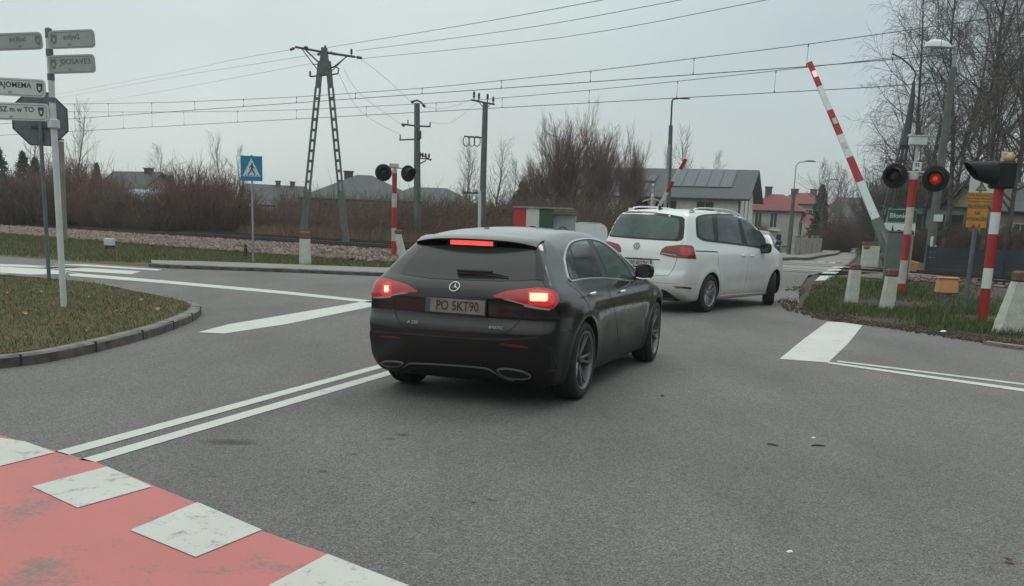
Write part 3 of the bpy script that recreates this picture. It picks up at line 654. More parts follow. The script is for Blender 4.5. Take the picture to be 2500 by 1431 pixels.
# ---------------------------------------------------------------- cars
def car_paint(name, col, rough, coat, dirt, dz0, dz1, damt, metal=0.0):
    """car paint with road dirt gathered on the lower body (a coat of dust with its own noisy edge)"""
    m = bpy.data.materials.new(name); m.use_nodes = True; nt = m.node_tree; b = nt.nodes['Principled BSDF']; L = nt.links.new
    tcn = N(nt, 'ShaderNodeTexCoord'); sp_ = N(nt, 'ShaderNodeSeparateXYZ'); L(tcn.outputs['Object'], sp_.inputs[0])
    nz = N(nt, 'ShaderNodeTexNoise'); nz.inputs['Scale'].default_value = 2.3; nz.inputs['Detail'].default_value = 6; L(tcn.outputs['Object'], nz.inputs['Vector'])
    ma = N(nt, 'ShaderNodeMath', operation='MULTIPLY_ADD'); ma.inputs[1].default_value = -0.5; L(nz.outputs[0], ma.inputs[0]); L(sp_.outputs['Z'], ma.inputs[2])
    mr = N(nt, 'ShaderNodeMapRange'); mr.inputs[1].default_value = dz0 - 0.25; mr.inputs[2].default_value = dz1 - 0.25; mr.inputs[3].default_value = damt; mr.inputs[4].default_value = 0.0
    L(ma.outputs[0], mr.inputs[0])
    mx = N(nt, 'ShaderNodeMix', data_type='RGBA'); mx.inputs[6].default_value = (*col, 1); mx.inputs[7].default_value = (*dirt, 1); L(mr.outputs[0], mx.inputs[0]); L(mx.outputs[2], b.inputs['Base Color'])
    mr2 = N(nt, 'ShaderNodeMapRange'); mr2.inputs[3].default_value = rough; mr2.inputs[4].default_value = 0.58; L(mr.outputs[0], mr2.inputs[0]); L(mr2.outputs[0], b.inputs['Roughness'])
    mr3 = N(nt, 'ShaderNodeMapRange'); mr3.inputs[3].default_value = coat; mr3.inputs[4].default_value = 0.0; mr3.inputs[2].default_value = 0.6; L(mr.outputs[0], mr3.inputs[0]); L(mr3.outputs[0], b.inputs['Coat Weight'])
    b.inputs['Specular IOR Level'].default_value = 0.3 if col[0] < 0.1 else 0.5; b.inputs['Coat Roughness'].default_value = 0.08; b.inputs['Metallic'].default_value = metal
    MATS[name] = m
car_paint('black_paint', (0.004, 0.0042, 0.0048), 0.20, 0.9, (0.017, 0.016, 0.0135), 0.22, 0.85, 0.8)
car_paint('white_paint', (0.82, 0.85, 0.835), 0.35, 0.6, (0.30, 0.24, 0.18), 0.15, 0.75, 0.75)
car_paint('blue_grey_paint', (0.045, 0.06, 0.08), 0.35, 0.8, (0.12, 0.11, 0.10), 0.2, 0.7, 0.6, 0.3)
car_paint('dark_teal_paint', (0.03, 0.05, 0.055), 0.35, 0.8, (0.10, 0.09, 0.08), 0.2, 0.7, 0.6, 0.2)
mat('glass_dark', (0.014, 0.018, 0.019), 0.06, spec=0.6, coat=0.3)
mat('glass_rear_black', (0.020, 0.024, 0.024), 0.18, vcol=(0.034, 0.040, 0.040), vscale=1.5)
mat('glass_green', (0.022, 0.055, 0.040), 0.06, vcol=(0.05, 0.11, 0.085), vscale=2.2, spec=0.6, detail=3)  # opaque; the green paints in daylight coming through the windscreen
mat('glass_teal', (0.028, 0.058, 0.052), 0.10, vcol=(0.075, 0.125, 0.112), vscale=2.6, spec=0.6, detail=4)  # opaque; paler teal patches paint the light seen through the cabin
mat('glass_band', (0.012, 0.018, 0.018), 0.08, vcol=(0.07, 0.095, 0.088), vscale=2.4, spec=0.6, detail=3)  # pale patches paint reflections into the side glass
mat('chrome', (0.72, 0.74, 0.74), 0.18, metal=0.9)
mat('chrome_soft', (0.30, 0.31, 0.31), 0.35, metal=0.7)
mat('bright_metal', (0.82, 0.84, 0.84), 0.25, metal=0.3)
mat('plastic_black', (0.016, 0.016, 0.017), 0.55, var=0.2)
mat('plastic_dusty', (0.032, 0.031, 0.030), 0.8, var=0.25, vscale=5)
mat('seam', (0.004, 0.004, 0.005), 0.7)
mat('seam_grey', (0.09, 0.10, 0.10), 0.7)
mat('tyre', (0.014, 0.014, 0.014), 0.8, vcol=(0.028, 0.027, 0.025), vscale=6)
mat('rim_dark', (0.055, 0.055, 0.057), 0.35, metal=0.6, var=0.2)
mat('rim_face', (0.20, 0.20, 0.20), 0.35, metal=0.6)
mat('rim_silver', (0.34, 0.34, 0.35), 0.35, metal=0.6, var=0.15)
mat('rim_shadow', (0.012, 0.012, 0.013), 0.7)
mat('lamp_red', (0.24, 0.008, 0.012), 0.18, coat=1.0, vcol=(0.16, 0.006, 0.010), vscale=9)
mat('lamp_red_glow', (0.35, 0.02, 0.03), 0.25, coat=1.0, emit=(1.0, 0.025, 0.04), estr=0.42)
mat('lamp_red_soft', (0.26, 0.015, 0.02), 0.25, coat=1.0, emit=(1.0, 0.03, 0.035), estr=0.13)
mat('lamp_clear', (0.38, 0.33, 0.32), 0.25, coat=1.0)
mat('led_hot', (1, 0.8, 0.5), 0.4, emit=(1.0, 0.62, 0.25), estr=2.6)
mat('led_rim', (1, 0.4, 0.2), 0.4, emit=(1.0, 0.09, 0.05), estr=1.6)
mat('led_red', (1, 0.2, 0.2), 0.4, emit=(1.0, 0.07, 0.06), estr=1.5)
mat('led_red_dim', (0.6, 0.1, 0.1), 0.4, emit=(1.0, 0.03, 0.03), estr=0.7)
mat('reflector_red', (0.15, 0.01, 0.01), 0.3)
mat('reflector_orange', (0.45, 0.08, 0.04), 0.3)
mat('plate_white', (0.52, 0.50, 0.46), 0.6, vcol=(0.38, 0.35, 0.31), vscale=9)
mat('plate_dirty', (0.27, 0.22, 0.18), 0.7, vcol=(0.19, 0.155, 0.13), vscale=14)
mat('plate_blue', (0.05, 0.075, 0.13), 0.6)
mat('plate_letter', (0.02, 0.019, 0.019), 0.6)

def prof(pts, smooth=0.0):
    x = np.array([p[0] for p in pts], float); y = np.array([p[1] for p in pts], float)
    X = np.linspace(x[0] - 0.4, x[-1] + 0.4, 900); Y = np.interp(X, x, y)
    # linear extrapolation past the ends
    s0 = (y[1] - y[0]) / (x[1] - x[0]); s1 = (y[-1] - y[-2]) / (x[-1] - x[-2])
    Y = np.where(X < x[0], y[0] + s0 * (X - x[0]), Y); Y = np.where(X > x[-1], y[-1] + s1 * (X - x[-1]), Y)
    if smooth > 0:
        k = max(1, int(3 * smooth / (X[1] - X[0]))); g = np.exp(-0.5 * (np.arange(-k, k + 1) * (X[1] - X[0]) / smooth) ** 2); g /= g.sum()
        Yp = np.pad(Y, k, mode='reflect', reflect_type='odd'); Y = np.convolve(Yp, g, 'valid')
    return lambda q: np.interp(q, X, Y)
def solid_mesh(fn, lo, hi, xa, xb, zc, nx=150, ny=44, nz=52):
    """closed surface of the implicit solid fn<0 found by marching from a box towards a spine"""
    def grid(n): return np.linspace(0, 1, n + 1)
    key = {}; V = []; F = []
    def vid(i, j, k):
        t = (i, j, k)
        if t not in key: key[t] = len(V); V.append(t)
        return key[t]
    for k in (0, nz):
        for i in range(nx):
            for j in range(ny):
                q = (vid(i, j, k), vid(i + 1, j, k), vid(i + 1, j + 1, k), vid(i, j + 1, k)); F.append(q if k else q[::-1])
    for j in (0, ny):
        for i in range(nx):
            for k in range(nz):
                q = (vid(i, j, k), vid(i + 1, j, k), vid(i + 1, j, k + 1), vid(i, j, k + 1)); F.append(q[::-1] if j else q)
    for i in (0, nx):
        for j in range(ny):
            for k in range(nz):
                q = (vid(i, j, k), vid(i, j + 1, k), vid(i, j + 1, k + 1), vid(i, j, k + 1)); F.append(q if i else q[::-1])
    V = np.array(V, float); lo = np.array(lo); hi = np.array(hi)
    B = lo + (hi - lo) * V / np.array([nx, ny, nz]); O = np.stack([np.clip(B[:, 0], xa, xb), np.zeros(len(B)), np.full(len(B), zc)], 1)
    S = 260; prev = fn(B); t_out = np.ones(len(B)); t_in = np.zeros(len(B)); found = np.zeros(len(B), bool)
    for s_ in range(1, S + 1):
        t = 1 - s_ / S; P = O + (B - O) * t; f = fn(P); hit = (~found) & (f < 0)
        t_in[hit] = t; t_out[hit] = t + 1 / S; found |= hit
    for _ in range(18):
        tm = (t_in + t_out) / 2; f = fn(O + (B - O) * tm[:, None]); ins = f < 0
        t_in = np.where(ins, tm, t_in); t_out = np.where(ins, t_out, tm)
    P = O + (B - O) * ((t_in + t_out) / 2)[:, None]
    return P, np.array(F)
def make_body_fn(W, S, Xr, Zt, Xf, corner=0.11, camber=0.10, zb=0.17, k=0.022, hw=0.9, flares=(), extra=None):
    def fn(P):
        x, y, z = P[:, 0], P[:, 1], P[:, 2]; ay = np.abs(y)
        w = W(x) * S(z)
        for (cx, cz, rr, amt) in flares:
            d = np.hypot(x - cx, z - cz); w = w + amt * np.exp(-((d - rr) / 0.075) ** 2) * (z < 0.95)
        if extra is not None: w = w + extra(x, z)
        f = [ay - w, Xr(z) + corner * (ay / hw) ** 3 - x, x - (Xf(z) - 0.28 * (ay / hw) ** 2.6), z - (Zt(x) - camber * y * y), zb - z]
        f = np.stack(f); m = f.max(0); return m + k * np.log(np.exp((f - m) / k).sum(0))
    return fn

class Car:
    def __init__(s, name, label, cat, pose, fn, lo, hi, xa, xb, zc, paint, wheels, R_, well_w=0.34, arch=0.045, group=None, res=(150, 44, 52)):
        s.px, s.py, s.yaw = pose
        s.root = thing(name, label, cat, (s.px, s.py, 0), s.yaw, group)
        P, F = solid_mesh(fn, lo, hi, xa, xb, zc, *res)
        body = raw_mesh('body', P, F, [paint, 'plastic_black'], s.root, smooth=True)
        bm = bmesh.new(); bm.from_mesh(body.data); bmesh.ops.recalc_face_normals(bm, faces=bm.faces); bm.to_mesh(body.data); bm.free()
        # wheel wells, one cutter at a time
        cuts = []
        for wx, r_ in wheels:
            for sd in (-1, 1):
                cyl = MB(); n = 56; vs = []; y0, y1 = (1.25 * sd, (hi[1] - 0.06 - well_w) * sd); rr = r_ + arch
                for yy in (y0, y1):
                    for q in range(n): a = 2 * math.pi * q / n; vs.append((wx + rr * math.cos(a), yy, r_ + rr * math.sin(a)))
                fs = [(q, (q + 1) % n, (q + 1) % n + n, q + n) for q in range(n)] + [tuple(range(n)), tuple(range(2 * n - 1, n - 1, -1))]
                cyl.add(vs, fs); cu = cyl.build('cutter', 'plastic_black', s.root); cuts.append(cu)
                md = body.modifiers.new('b', 'BOOLEAN'); md.object = cu; md.operation = 'DIFFERENCE'; md.solver = 'EXACT'; md.material_mode = 'TRANSFER'
        # the copy used for ray casts is the uncut body
        s.bvh = BVHTree.FromPolygons([tuple(p) for p in P], [tuple(f) for f in F])
        bpy.context.view_layer.update(); sc_ = bpy.context.evaluated_depsgraph_get(); me = bpy.data.meshes.new_from_object(body.evaluated_get(sc_))
        body.modifiers.clear(); body.data = me
        for cu in cuts: bpy.data.objects.remove(cu)

        me.polygons.foreach_set('use_smooth', [True] * len(me.polygons)); me.set_sharp_from_angle(angle=R(38))
        s.body = body
        s.M = Matrix.Translation((s.px, s.py, 0)) @ Matrix.Rotation(s.yaw, 4, 'Z'); s.Mi = s.M.inverted()
        s.cam = s.Mi @ CAMP
    def ray(s, u, v):
        d = (s.Mi.to_3x3() @ raydir(u, v)).normalized(); h = s.bvh.ray_cast(s.cam, d)
        return h[0], h[1]
    def cast(s, o, d):
        h = s.bvh.ray_cast(Vector(o), Vector(d)); return h[0], h[1]
    def side(s, x, z, sd=-1):
        """point of the flank at x,z (sd -1 right)"""
        return s.cast((x, 2.5 * sd, z), (0, -sd, 0))
    def rear(s, y, z): return s.cast((-3, y, z), (1, 0, 0))
    def shell(s, name, outline, m, off=0.004, step=None, mode='px', mirror=False, both=False, thick=0.006, smooth=True, parent=None):
        """a skin piece lying on the body: the outline is triangulated, laid on the body surface, raised by off and given a rim"""
        if step is None: step = {'px': 6.0, 'side': 0.035, 'rear': 0.035, 'top': 0.035}[mode]
        vs, fs, nb = tri_poly(outline, step)
        P = []; Nn = []; ok = []
        for (a, b) in vs:
            h = s.ray(a, b) if mode == 'px' else (s.side(a, b) if mode == 'side' else (s.rear(a, b) if mode == 'rear' else s.cast((a, b, 3), (0, 0, -1))))
            if h[0] is None: P.append(None); Nn.append(None)
            else:
                nn = h[1].normalized(); P.append(h[0]); Nn.append(nn)
        good = [i for i in range(len(vs)) if P[i] is not None]
        if not good: return None
        for i in range(len(vs)):
            if P[i] is None:
                j = min(good, key=lambda q: (vs[q][0] - vs[i][0]) ** 2 + (vs[q][1] - vs[i][1]) ** 2); P[i] = P[j]; Nn[i] = Nn[j]
        n = len(vs); top = [P[i] + Nn[i] * off for i in range(n)]; low = [P[i] - Nn[i] * thick for i in range(n)]
        mb = MB(); mb.add(top + low, list(fs))
        # rim along the boundary edges
        cnt = {}
        for f in fs:
            for q in range(len(f)):
                e = (f[q], f[(q + 1) % len(f)]); cnt[tuple(sorted(e))] = cnt.get(tuple(sorted(e)), 0) + 1
        rim = [(e[0], e[1], e[1] + n, e[0] + n) for e, c in cnt.items() if c == 1]
        mb.f.extend(rim); mb.mi.extend([0] * len(rim))
        outs = []
        if mirror != 'only':
            outs.append(mb.build(name, m, parent or s.root, smooth=60 if smooth else False))
        if mirror:
            mb2 = MB(); mb2.add([(v[0], -v[1], v[2]) for v in mb.v], [tuple(reversed(f)) for f in mb.f]); outs.append(mb2.build(name, m, parent or s.root, smooth=60))
        return outs
    def strip(s, name, line, w, m, off=0.003, mode='px', mirror=False, dens=None, round_=True, parent=None):
        """a bead following a line drawn on the body"""
        line = smooth_line(line, 5)
        pts = []
        for p in line:
            h = s.ray(p[0], p[1]) if mode == 'px' else (s.side(p[0], p[1]) if mode == 'side' else (s.rear(p[0], p[1]) if mode == 'rear' else s.cast((p[0], p[1], 3), (0, 0, -1))))
            if h[0] is not None: pts.append((h[0], h[1].normalized()))
        q = [pts[0]]
        for p in pts[1:]:
            if (p[0] - q[-1][0]).length > 0.006: q.append(p)
        if len(q) < 2: return
        mb = MB(); n = len(q); rows = []
        for i, (p, nn) in enumerate(q):
            t = (q[min(n - 1, i + 1)][0] - q[max(0, i - 1)][0]).normalized(); b = t.cross(nn).normalized()
            rows += [p + b * w / 2 - nn * 0.003, p + b * w * 0.42 + nn * off, p - b * w * 0.42 + nn * off, p - b * w / 2 - nn * 0.003]
        fs = [(i * 4 + k, i * 4 + k + 1, (i + 1) * 4 + k + 1, (i + 1) * 4 + k) for i in range(n - 1) for k in range(3)]
        fs += [(0, 1, 2, 3), ((n - 1) * 4 + 3, (n - 1) * 4 + 2, (n - 1) * 4 + 1, (n - 1) * 4)]
        mb.add(rows, fs); o = [mb.build(name, m, parent or s.root, smooth=40)]
        if mirror:
            mb2 = MB(); mb2.add([(v[0], -v[1], v[2]) for v in mb.v], [tuple(reversed(f)) for f in mb.f]); o.append(mb2.build(name, m, parent or s.root, smooth=40))
        return o

def wheel(car, x, y, Rt, Rr, wid, style, steer=0.0, rot=0.2, sd=-1, mats=('rim_dark', 'rim_face')):
    """tyre with tread, rim with barrel and spokes; sd = -1 for the right side"""
    w = bpy.data.objects.new('wheel', None); COL.objects.link(w); w.parent = car.root; w.empty_display_size = 0.1
    w.location = (x, y, Rt); w.rotation_euler = (0, 0, (math.pi if sd > 0 else 0) + steer)
    # local: outer face towards -y
    h = wid / 2; mb = MB()
    prof_ = [(Rr - 0.004, -h + 0.012), (Rr + 0.012, -h + 0.002), (Rr + 0.3 * (Rt - Rr), -h - 0.004), (Rr + 0.7 * (Rt - Rr), -h - 0.002), (Rt - 0.016, -h + 0.010), (Rt - 0.004, -h + 0.026),
             (Rt, -h + 0.05), (Rt, -0.052), (Rt - 0.008, -0.048), (Rt - 0.008, -0.040), (Rt, -0.036), (Rt, -0.004), (Rt - 0.008, 0.0), (Rt - 0.008, 0.008), (Rt, 0.012), (Rt, 0.044), (Rt - 0.008, 0.048), (Rt - 0.008, 0.056), (Rt, 0.060), (Rt, h - 0.04), (Rt - 0.02, h - 0.008), (Rr, h)]
    mb.lathe(prof_, 'Y', 64); mb.build('tyre', 'tyre', w, smooth=50)
    rim = MB()
    rim.lathe([(Rr + 0.006, -h + 0.006), (Rr + 0.006, -h + 0.000), (Rr - 0.004, -h - 0.002), (Rr - 0.016, -h + 0.006), (Rr - 0.022, -h + 0.03), (Rr - 0.03, 0.03), (Rr - 0.03, h)], 'Y', 56)
    ro = rim.build('rim', [mats[1]], w, smooth=40)
    dk = MB(); dk.lathe([(0.0, 0.02), (Rr * 0.72, 0.02), (Rr * 0.73, 0.035), (Rr - 0.03, 0.05)], 'Y', 40); dk.build('brake_disc', 'rim_shadow', w)
    sp_ = MB(); hub_y = -h + 0.045; out_y = -h + 0.012
    def spoke(a0, a1, r0, r1, w0, w1, mi=0, dy0=0.0, dy1=0.0, th=0.03):
        p0 = Vector((math.sin(a0) * r0, hub_y + dy0, math.cos(a0) * r0)); p1 = Vector((math.sin(a1) * r1, out_y + dy1, math.cos(a1) * r1))
        t = (p1 - p0).normalized(); b = t.cross(Vector((0, 1, 0))).normalized(); dn = Vector((0, th, 0)); e = Vector((0, 0.006, 0))
        vs = []
        for p, ww in ((p0, w0), (p1, w1)):
            vs += [p - b * ww / 2 + dn, p - b * ww / 2 + e, p - b * ww * 0.3, p + b * ww * 0.3, p + b * ww / 2 + e, p + b * ww / 2 + dn]
        fs = [(k, k + 1, k + 7, k + 6) for k in range(5)] + [(5, 0, 6, 11), (0, 5, 4, 3, 2, 1), (6, 7, 8, 9, 10, 11)]
        sp_.add(vs, fs, mi)
    if style == 'twin5':
        for k in range(5):
            a = rot + 2 * math.pi * k / 5
            for q in (-1, 1): spoke(a + q * 0.16, a + q * 0.17, 0.055, Rr - 0.008, 0.026, 0.022, 1)
            spoke(a, a, 0.05, Rr - 0.02, 0.030, 0.055, 0, 0.02, 0.03)
    else:
        for k in range(5):
            a = rot + 2 * math.pi * k / 5
            for q, (d0, d1) in enumerate(((-0.16, -0.42), (-0.10, -0.12), (0.10, 0.12), (0.16, 0.42))): spoke(a + d0, a + d1, 0.05, Rr - 0.008, 0.020, 0.017, q % 2)
    sp_.lathe([(0.0, hub_y - 0.012), (0.03, hub_y - 0.012), (0.036, hub_y - 0.004), (0.066, hub_y + 0.004), (0.075, hub_y + 0.03)], 'Y', 24, mi=0)
    sp_.build('spokes', [mats[0], mats[1]], w, smooth=30)
    return w

def zone(sc, ox, oy): return lambda L: [(ox + a / sc, oy + b / sc) for a, b in L]

# ============================ black hatchback
bW = prof([(-0.9, .70), (-0.8, .80), (-0.68, .85), (-0.45, .875), (-0.1, .893), (0.6, .895), (1.4, .888), (2.4, .893), (2.9, .88), (3.3, .83), (3.55, .74), (3.7, .6)], 0.10)
bS = prof([(0.15, .915), (0.25, .955), (0.34, .975), (0.5, .99), (0.62, .997), (0.76, 1.0), (0.86, .985), (0.93, .955), (0.985, .905), (1.05, .862), (1.2, .755), (1.30, .665), (1.38, .58), (1.5, .48)], 0.022)
bX = prof([(0.13, -.52), (0.2, -.66), (0.28, -.755), (0.36, -.80), (0.5, -.83), (0.60, -.835), (0.655, -.825), (0.68, -.785), (0.72, -.775), (0.85, -.785), (0.93, -.775), (0.985, -.735), (1.02, -.69), (1.15, -.56), (1.26, -.43), (1.33, -.35), (1.40, -.22), (1.45, -.05)], 0.018)
bZ = prof([(-0.8, 1.16), (-0.55, 1.30), (-0.40, 1.345), (-0.2, 1.375), (0.1, 1.408), (0.5, 1.432), (0.9, 1.44), (1.3, 1.422), (1.6, 1.37), (1.9, 1.25), (2.3, 1.05), (2.5, .985), (3.0, .90), (3.3, .80), (3.5, .70), (3.65, .55)], 0.08)
bF = prof([(0.15, 3.45), (0.3, 3.58), (0.5, 3.61), (0.7, 3.56), (0.85, 3.35), (1.0, 3.0), (1.5, 2.2)], 0.05)
def b_extra(x, z):   # shoulder line and scalloped doors
    return -0.016 * np.exp(-((z - 0.52) / 0.10) ** 2) * np.clip((x - 0.35) / 0.3, 0, 1) * np.clip((2.45 - x) / 0.3, 0, 1) - 0.05 * np.clip((-0.1 - x) / 0.5, 0, 1) * np.clip((z - 0.98) / 0.25, 0, 1)
bfn = make_body_fn(bW, bS, bX, bZ, bF, corner=0.14, camber=0.11, zb=0.17, k=0.020, hw=0.9, flares=((0, .33, .40, .014), (2.729, .33, .40, .014)), extra=b_extra)
bk = Car('hatchback', 'dusty black hatchback with its brake lights lit, waiting behind the white people carrier', 'car', (-0.225, 8.70, 1.213), bfn,
         (-1.05, -1.05, 0.05), (3.8, 1.05, 1.65), 0.25, 2.5, 0.62, 'black_paint', ((0, .337), (2.729, .337)), .337)
Z = zone(2.8625, 860, 520)
tgl = bk.shell('rear_window', Z([(478, 236), (520, 229), (700, 228), (850, 232), (985, 240), (1130, 248), (1262, 256), (1278, 290), (1280, 380), (1276, 466), (1180, 474), (1050, 477), (850, 472), (700, 466), (560, 458), (430, 442), (335, 424), (372, 368), (425, 300)]), 'glass_rear_black', 0.003)
bk.shell('pillar_trim', Z([(1266, 262), (1300, 262), (1348, 272), (1352, 340), (1342, 440), (1332, 470), (1280, 468), (1283, 380), (1281, 300)]), 'black', 0.005, step=4, mirror=False)
# brake light, wiper, badges and lamps of the tailgate
bk.shell('brake_light_housing', Z([(668, 192), (1010, 206), (1010, 246), (668, 232)]), 'black', 0.010)
bk.shell('high_brake_light', Z([(690, 198), (985, 211), (985, 238), (690, 224)]), 'led_red', 0.016, step=4)
lampR = Z([(985, 580), (1030, 564), (1080, 549), (1150, 539), (1230, 532), (1300, 525), (1360, 530), (1405, 545), (1430, 570), (1440, 600), (1430, 640), (1405, 668), (1375, 680), (1300, 672), (1205, 655), (1200, 636), (1130, 617), (1060, 600), (1000, 590)])
bk.shell('tail_lamp', lampR, 'lamp_red_soft', 0.010, step=4, mirror=True)
for o in bk.root.children:
    pass
inner = Z([(1232, 548), (1300, 540), (1370, 548), (1405, 575), (1412, 605), (1398, 640), (1360, 655), (1232, 640)])
bk.shell('tail_lamp_reflector', inner, 'lamp_red_glow', 0.013, step=4)
bk.shell('tail_lamp_lens_strip', Z([(1050, 604), (1120, 621), (1195, 641), (1208, 655), (1300, 672), (1372, 680), (1385, 672), (1310, 660), (1200, 634), (1100, 606)]), 'lamp_clear', 0.013, step=3, mirror=True)
bk.shell('led_panel', Z([(1240, 562), (1368, 566), (1366, 612), (1345, 622), (1250, 616), (1238, 600)]), 'led_rim', 0.0145, step=3)
mbl = MB()
for r_ in range(4):
    for c_ in range(9):
        a = Z([(1250 + c_ * 13.2, 571 + r_ * 12.5)])[0]; h = bk.ray(*a)
        if h[0]: mbl.lathe([(0.0, 0.006), (0.0055, 0.005), (0.0075, 0.0)], 'Z', 8, c=h[0] + h[1] * 0.014, M=h[1].to_track_quat('Z', 'Y').to_matrix())
mbl.build('led_points', 'led_hot', bk.root)
bk.shell('led_panel', Z([(229, 508), (262, 508), (266, 545), (252, 560), (232, 550)]), 'led_rim', 0.0145, step=3)
mbl = MB()
for r_ in range(3):
    for c_ in range(2):
        a = Z([(238 + c_ * 15, 519 + r_ * 12)])[0]; h = bk.ray(*a)
        if h[0]: mbl.lathe([(0.0, 0.006), (0.0075, 0.005), (0.010, 0.0)], 'Z', 8, c=h[0] + h[1] * 0.014, M=h[1].to_track_quat('Z', 'Y').to_matrix())
mbl.build('led_points', 'led_hot', bk.root)
bk.shell('tail_lamp_reflector', Z([(212, 500), (250, 482), (282, 490), (285, 560), (275, 580), (225, 585), (205, 560)]), 'lamp_red_glow', 0.013, step=3)
# tailgate seams and bumper lines
bk.strip('panel_gap', Z([(290, 600), (298, 680), (320, 745), (372, 792), (600, 822), (850, 842), (1040, 842), (1110, 812), (1165, 755), (1203, 660)]), 0.009, 'seam', 0.0015)
bk.strip('panel_gap', Z([(1322, 180), (1345, 240), (1350, 330), (1338, 440), (1335, 480), (1352, 520)]), 0.007, 'seam', 0.0015)
bk.strip('panel_gap', Z([(1360, 690), (1340, 800), (1345, 850), (1500, 830), (1565, 800)]), 0.006, 'seam', 0.0012)
bk.strip('vent_edge', Z([(1376, 930), (1402, 975), (1420, 1040), (1428, 1094), (1366, 1104)]), 0.010, 'rim_dark', 0.006, mirror=True)
bk.strip('bumper_crease', Z([(150, 830), (300, 838), (600, 862), (900, 882), (1100, 885), (1300, 870)]), 0.012, 'plastic_dusty', 0.004)
bk.shell('reflector', Z([(1032, 912), (1130, 918), (1232, 935), (1226, 948), (1120, 936), (1036, 924)]), 'reflector_red', 0.006, step=3)
bk.shell('reflector', Z([(190, 858), (260, 862), (332, 869), (330, 878), (260, 874), (200, 868)]), 'reflector_red', 0.006, step=3)
bk.shell('side_vent', Z([(1340, 906), (1376, 930), (1402, 975), (1420, 1040), (1428, 1094), (1366, 1104), (1386, 1050), (1378, 990), (1352, 940)]), 'black_matt', 0.003, step=4, mirror=True)
# lower diffuser: shade of the open underside painted black, bright line round it
bk.shell('diffuser', Z([(405, 1052), (600, 1058), (800, 1072), (900, 1083), (960, 1094), (1010, 1125), (1060, 1150), (1110, 1166), (1000, 1160), (900, 1120), (800, 1112), (640, 1102), (500, 1092), (430, 1110), (380, 1085)]), 'black_matt', 0.004, step=5)
bk.strip('bumper_trim', Z([(358, 1078), (385, 1058), (420, 1050), (600, 1057), (800, 1071), (900, 1080), (955, 1091), (1005, 1120), (1065, 1152), (1130, 1168)]), 0.012, 'chrome_soft', 0.009)
for q, ww in (([(1012, 1094), (1060, 1086), (1130, 1092), (1200, 1108), (1246, 1138), (1205, 1153), (1110, 1150), (1050, 1128)], 1), ([(205, 1042), (240, 1034), (300, 1034), (358, 1046), (332, 1062), (280, 1068), (238, 1062)], 1)):
    e_ = bk.shell('exhaust_tip', Z(q), 'black', 0.010, step=3)
    if e_: bk.strip('exhaust_trim', Z(q + [q[0]]), 0.011, 'chrome_soft', 0.016, parent=e_[0])
# side windows with a bright surround
dlo = [(1482, 330), (1486, 290), (1498, 243), (1526, 207), (1590, 188), (1660, 184), (1745, 208), (1825, 266), (1880, 325), (1930, 380), (1962, 440), (1968, 472), (1850, 463), (1740, 457), (1640, 460), (1565, 470), (1524, 474), (1500, 425)]
bk.shell('window_surround', Z(dlo), 'black', 0.003, step=5, mirror=True)
bk.strip('window_trim', Z(dlo + [dlo[0]]), 0.016, 'chrome', 0.010, mirror=True)
bk.shell('quarter_window', Z([(1497, 330), (1502, 290), (1515, 262), (1535, 330), (1562, 420), (1576, 457), (1532, 462), (1508, 415)]), 'glass_dark', 0.006, step=4, mirror=True)
bk.shell('side_window', Z([(1524, 246), (1545, 215), (1590, 201), (1638, 197), (1670, 265), (1710, 345), (1742, 443), (1640, 448), (1590, 455), (1565, 400), (1538, 310)]), 'glass_dark', 0.006, step=4, mirror=True)
bk.shell('side_window', Z([(1676, 200), (1735, 218), (1810, 270), (1862, 325), (1915, 385), (1942, 440), (1945, 458), (1850, 452), (1785, 446), (1750, 365), (1708, 265)]), 'glass_green', 0.006, step=4, mirror=True)
# doors
bk.strip('panel_gap', Z([(1498, 478), (1530, 510), (1585, 555), (1640, 622), (1668, 700), (1690, 800)]), 0.006, 'seam', 0.0012, mirror=True)
bk.strip('panel_gap', Z([(1778, 462), (1800, 560), (1838, 700), (1855, 850), (1850, 1045)]), 0.006, 'seam', 0.0012, mirror=True)
bk.strip('panel_gap', Z([(1975, 480), (2010, 560), (2040, 700), (2052, 800)]), 0.006, 'seam', 0.0012, mirror=True)
bk.strip('panel_gap', Z([(1680, 1085), (1850, 1040), (2040, 975)]), 0.006, 'seam', 0.0012, mirror=True)
for (ax_, ay_) in ((1652, 566), (1866, 550)):
    h0 = bk.ray(*Z([(ax_, ay_)])[0])[0]
    o_ = MB(); x0, z0 = h0.x, h0.z
    pts = []
    for t in np.linspace(0, 1, 7):
        q = bk.side(x0 + 0.20 * t, z0 + 0.006 * t)[0]; pts.append((q.x, q.y - 0.004 - 0.030 * math.sin(math.pi * min(1, t * 1.15 + 0.08)), q.z))
    o_.tube(pts, [0.008, 0.013, 0.014, 0.013, 0.012, 0.011, 0.007], 8); hh = o_.build('door_handle', 'bright_metal', bk.root, smooth=60)
    o2 = MB(); o2.tube([(p[0], -p[1], p[2]) for p in pts], 0.012, 8); o2.build('door_handle', 'bright_metal', bk.root, smooth=60)
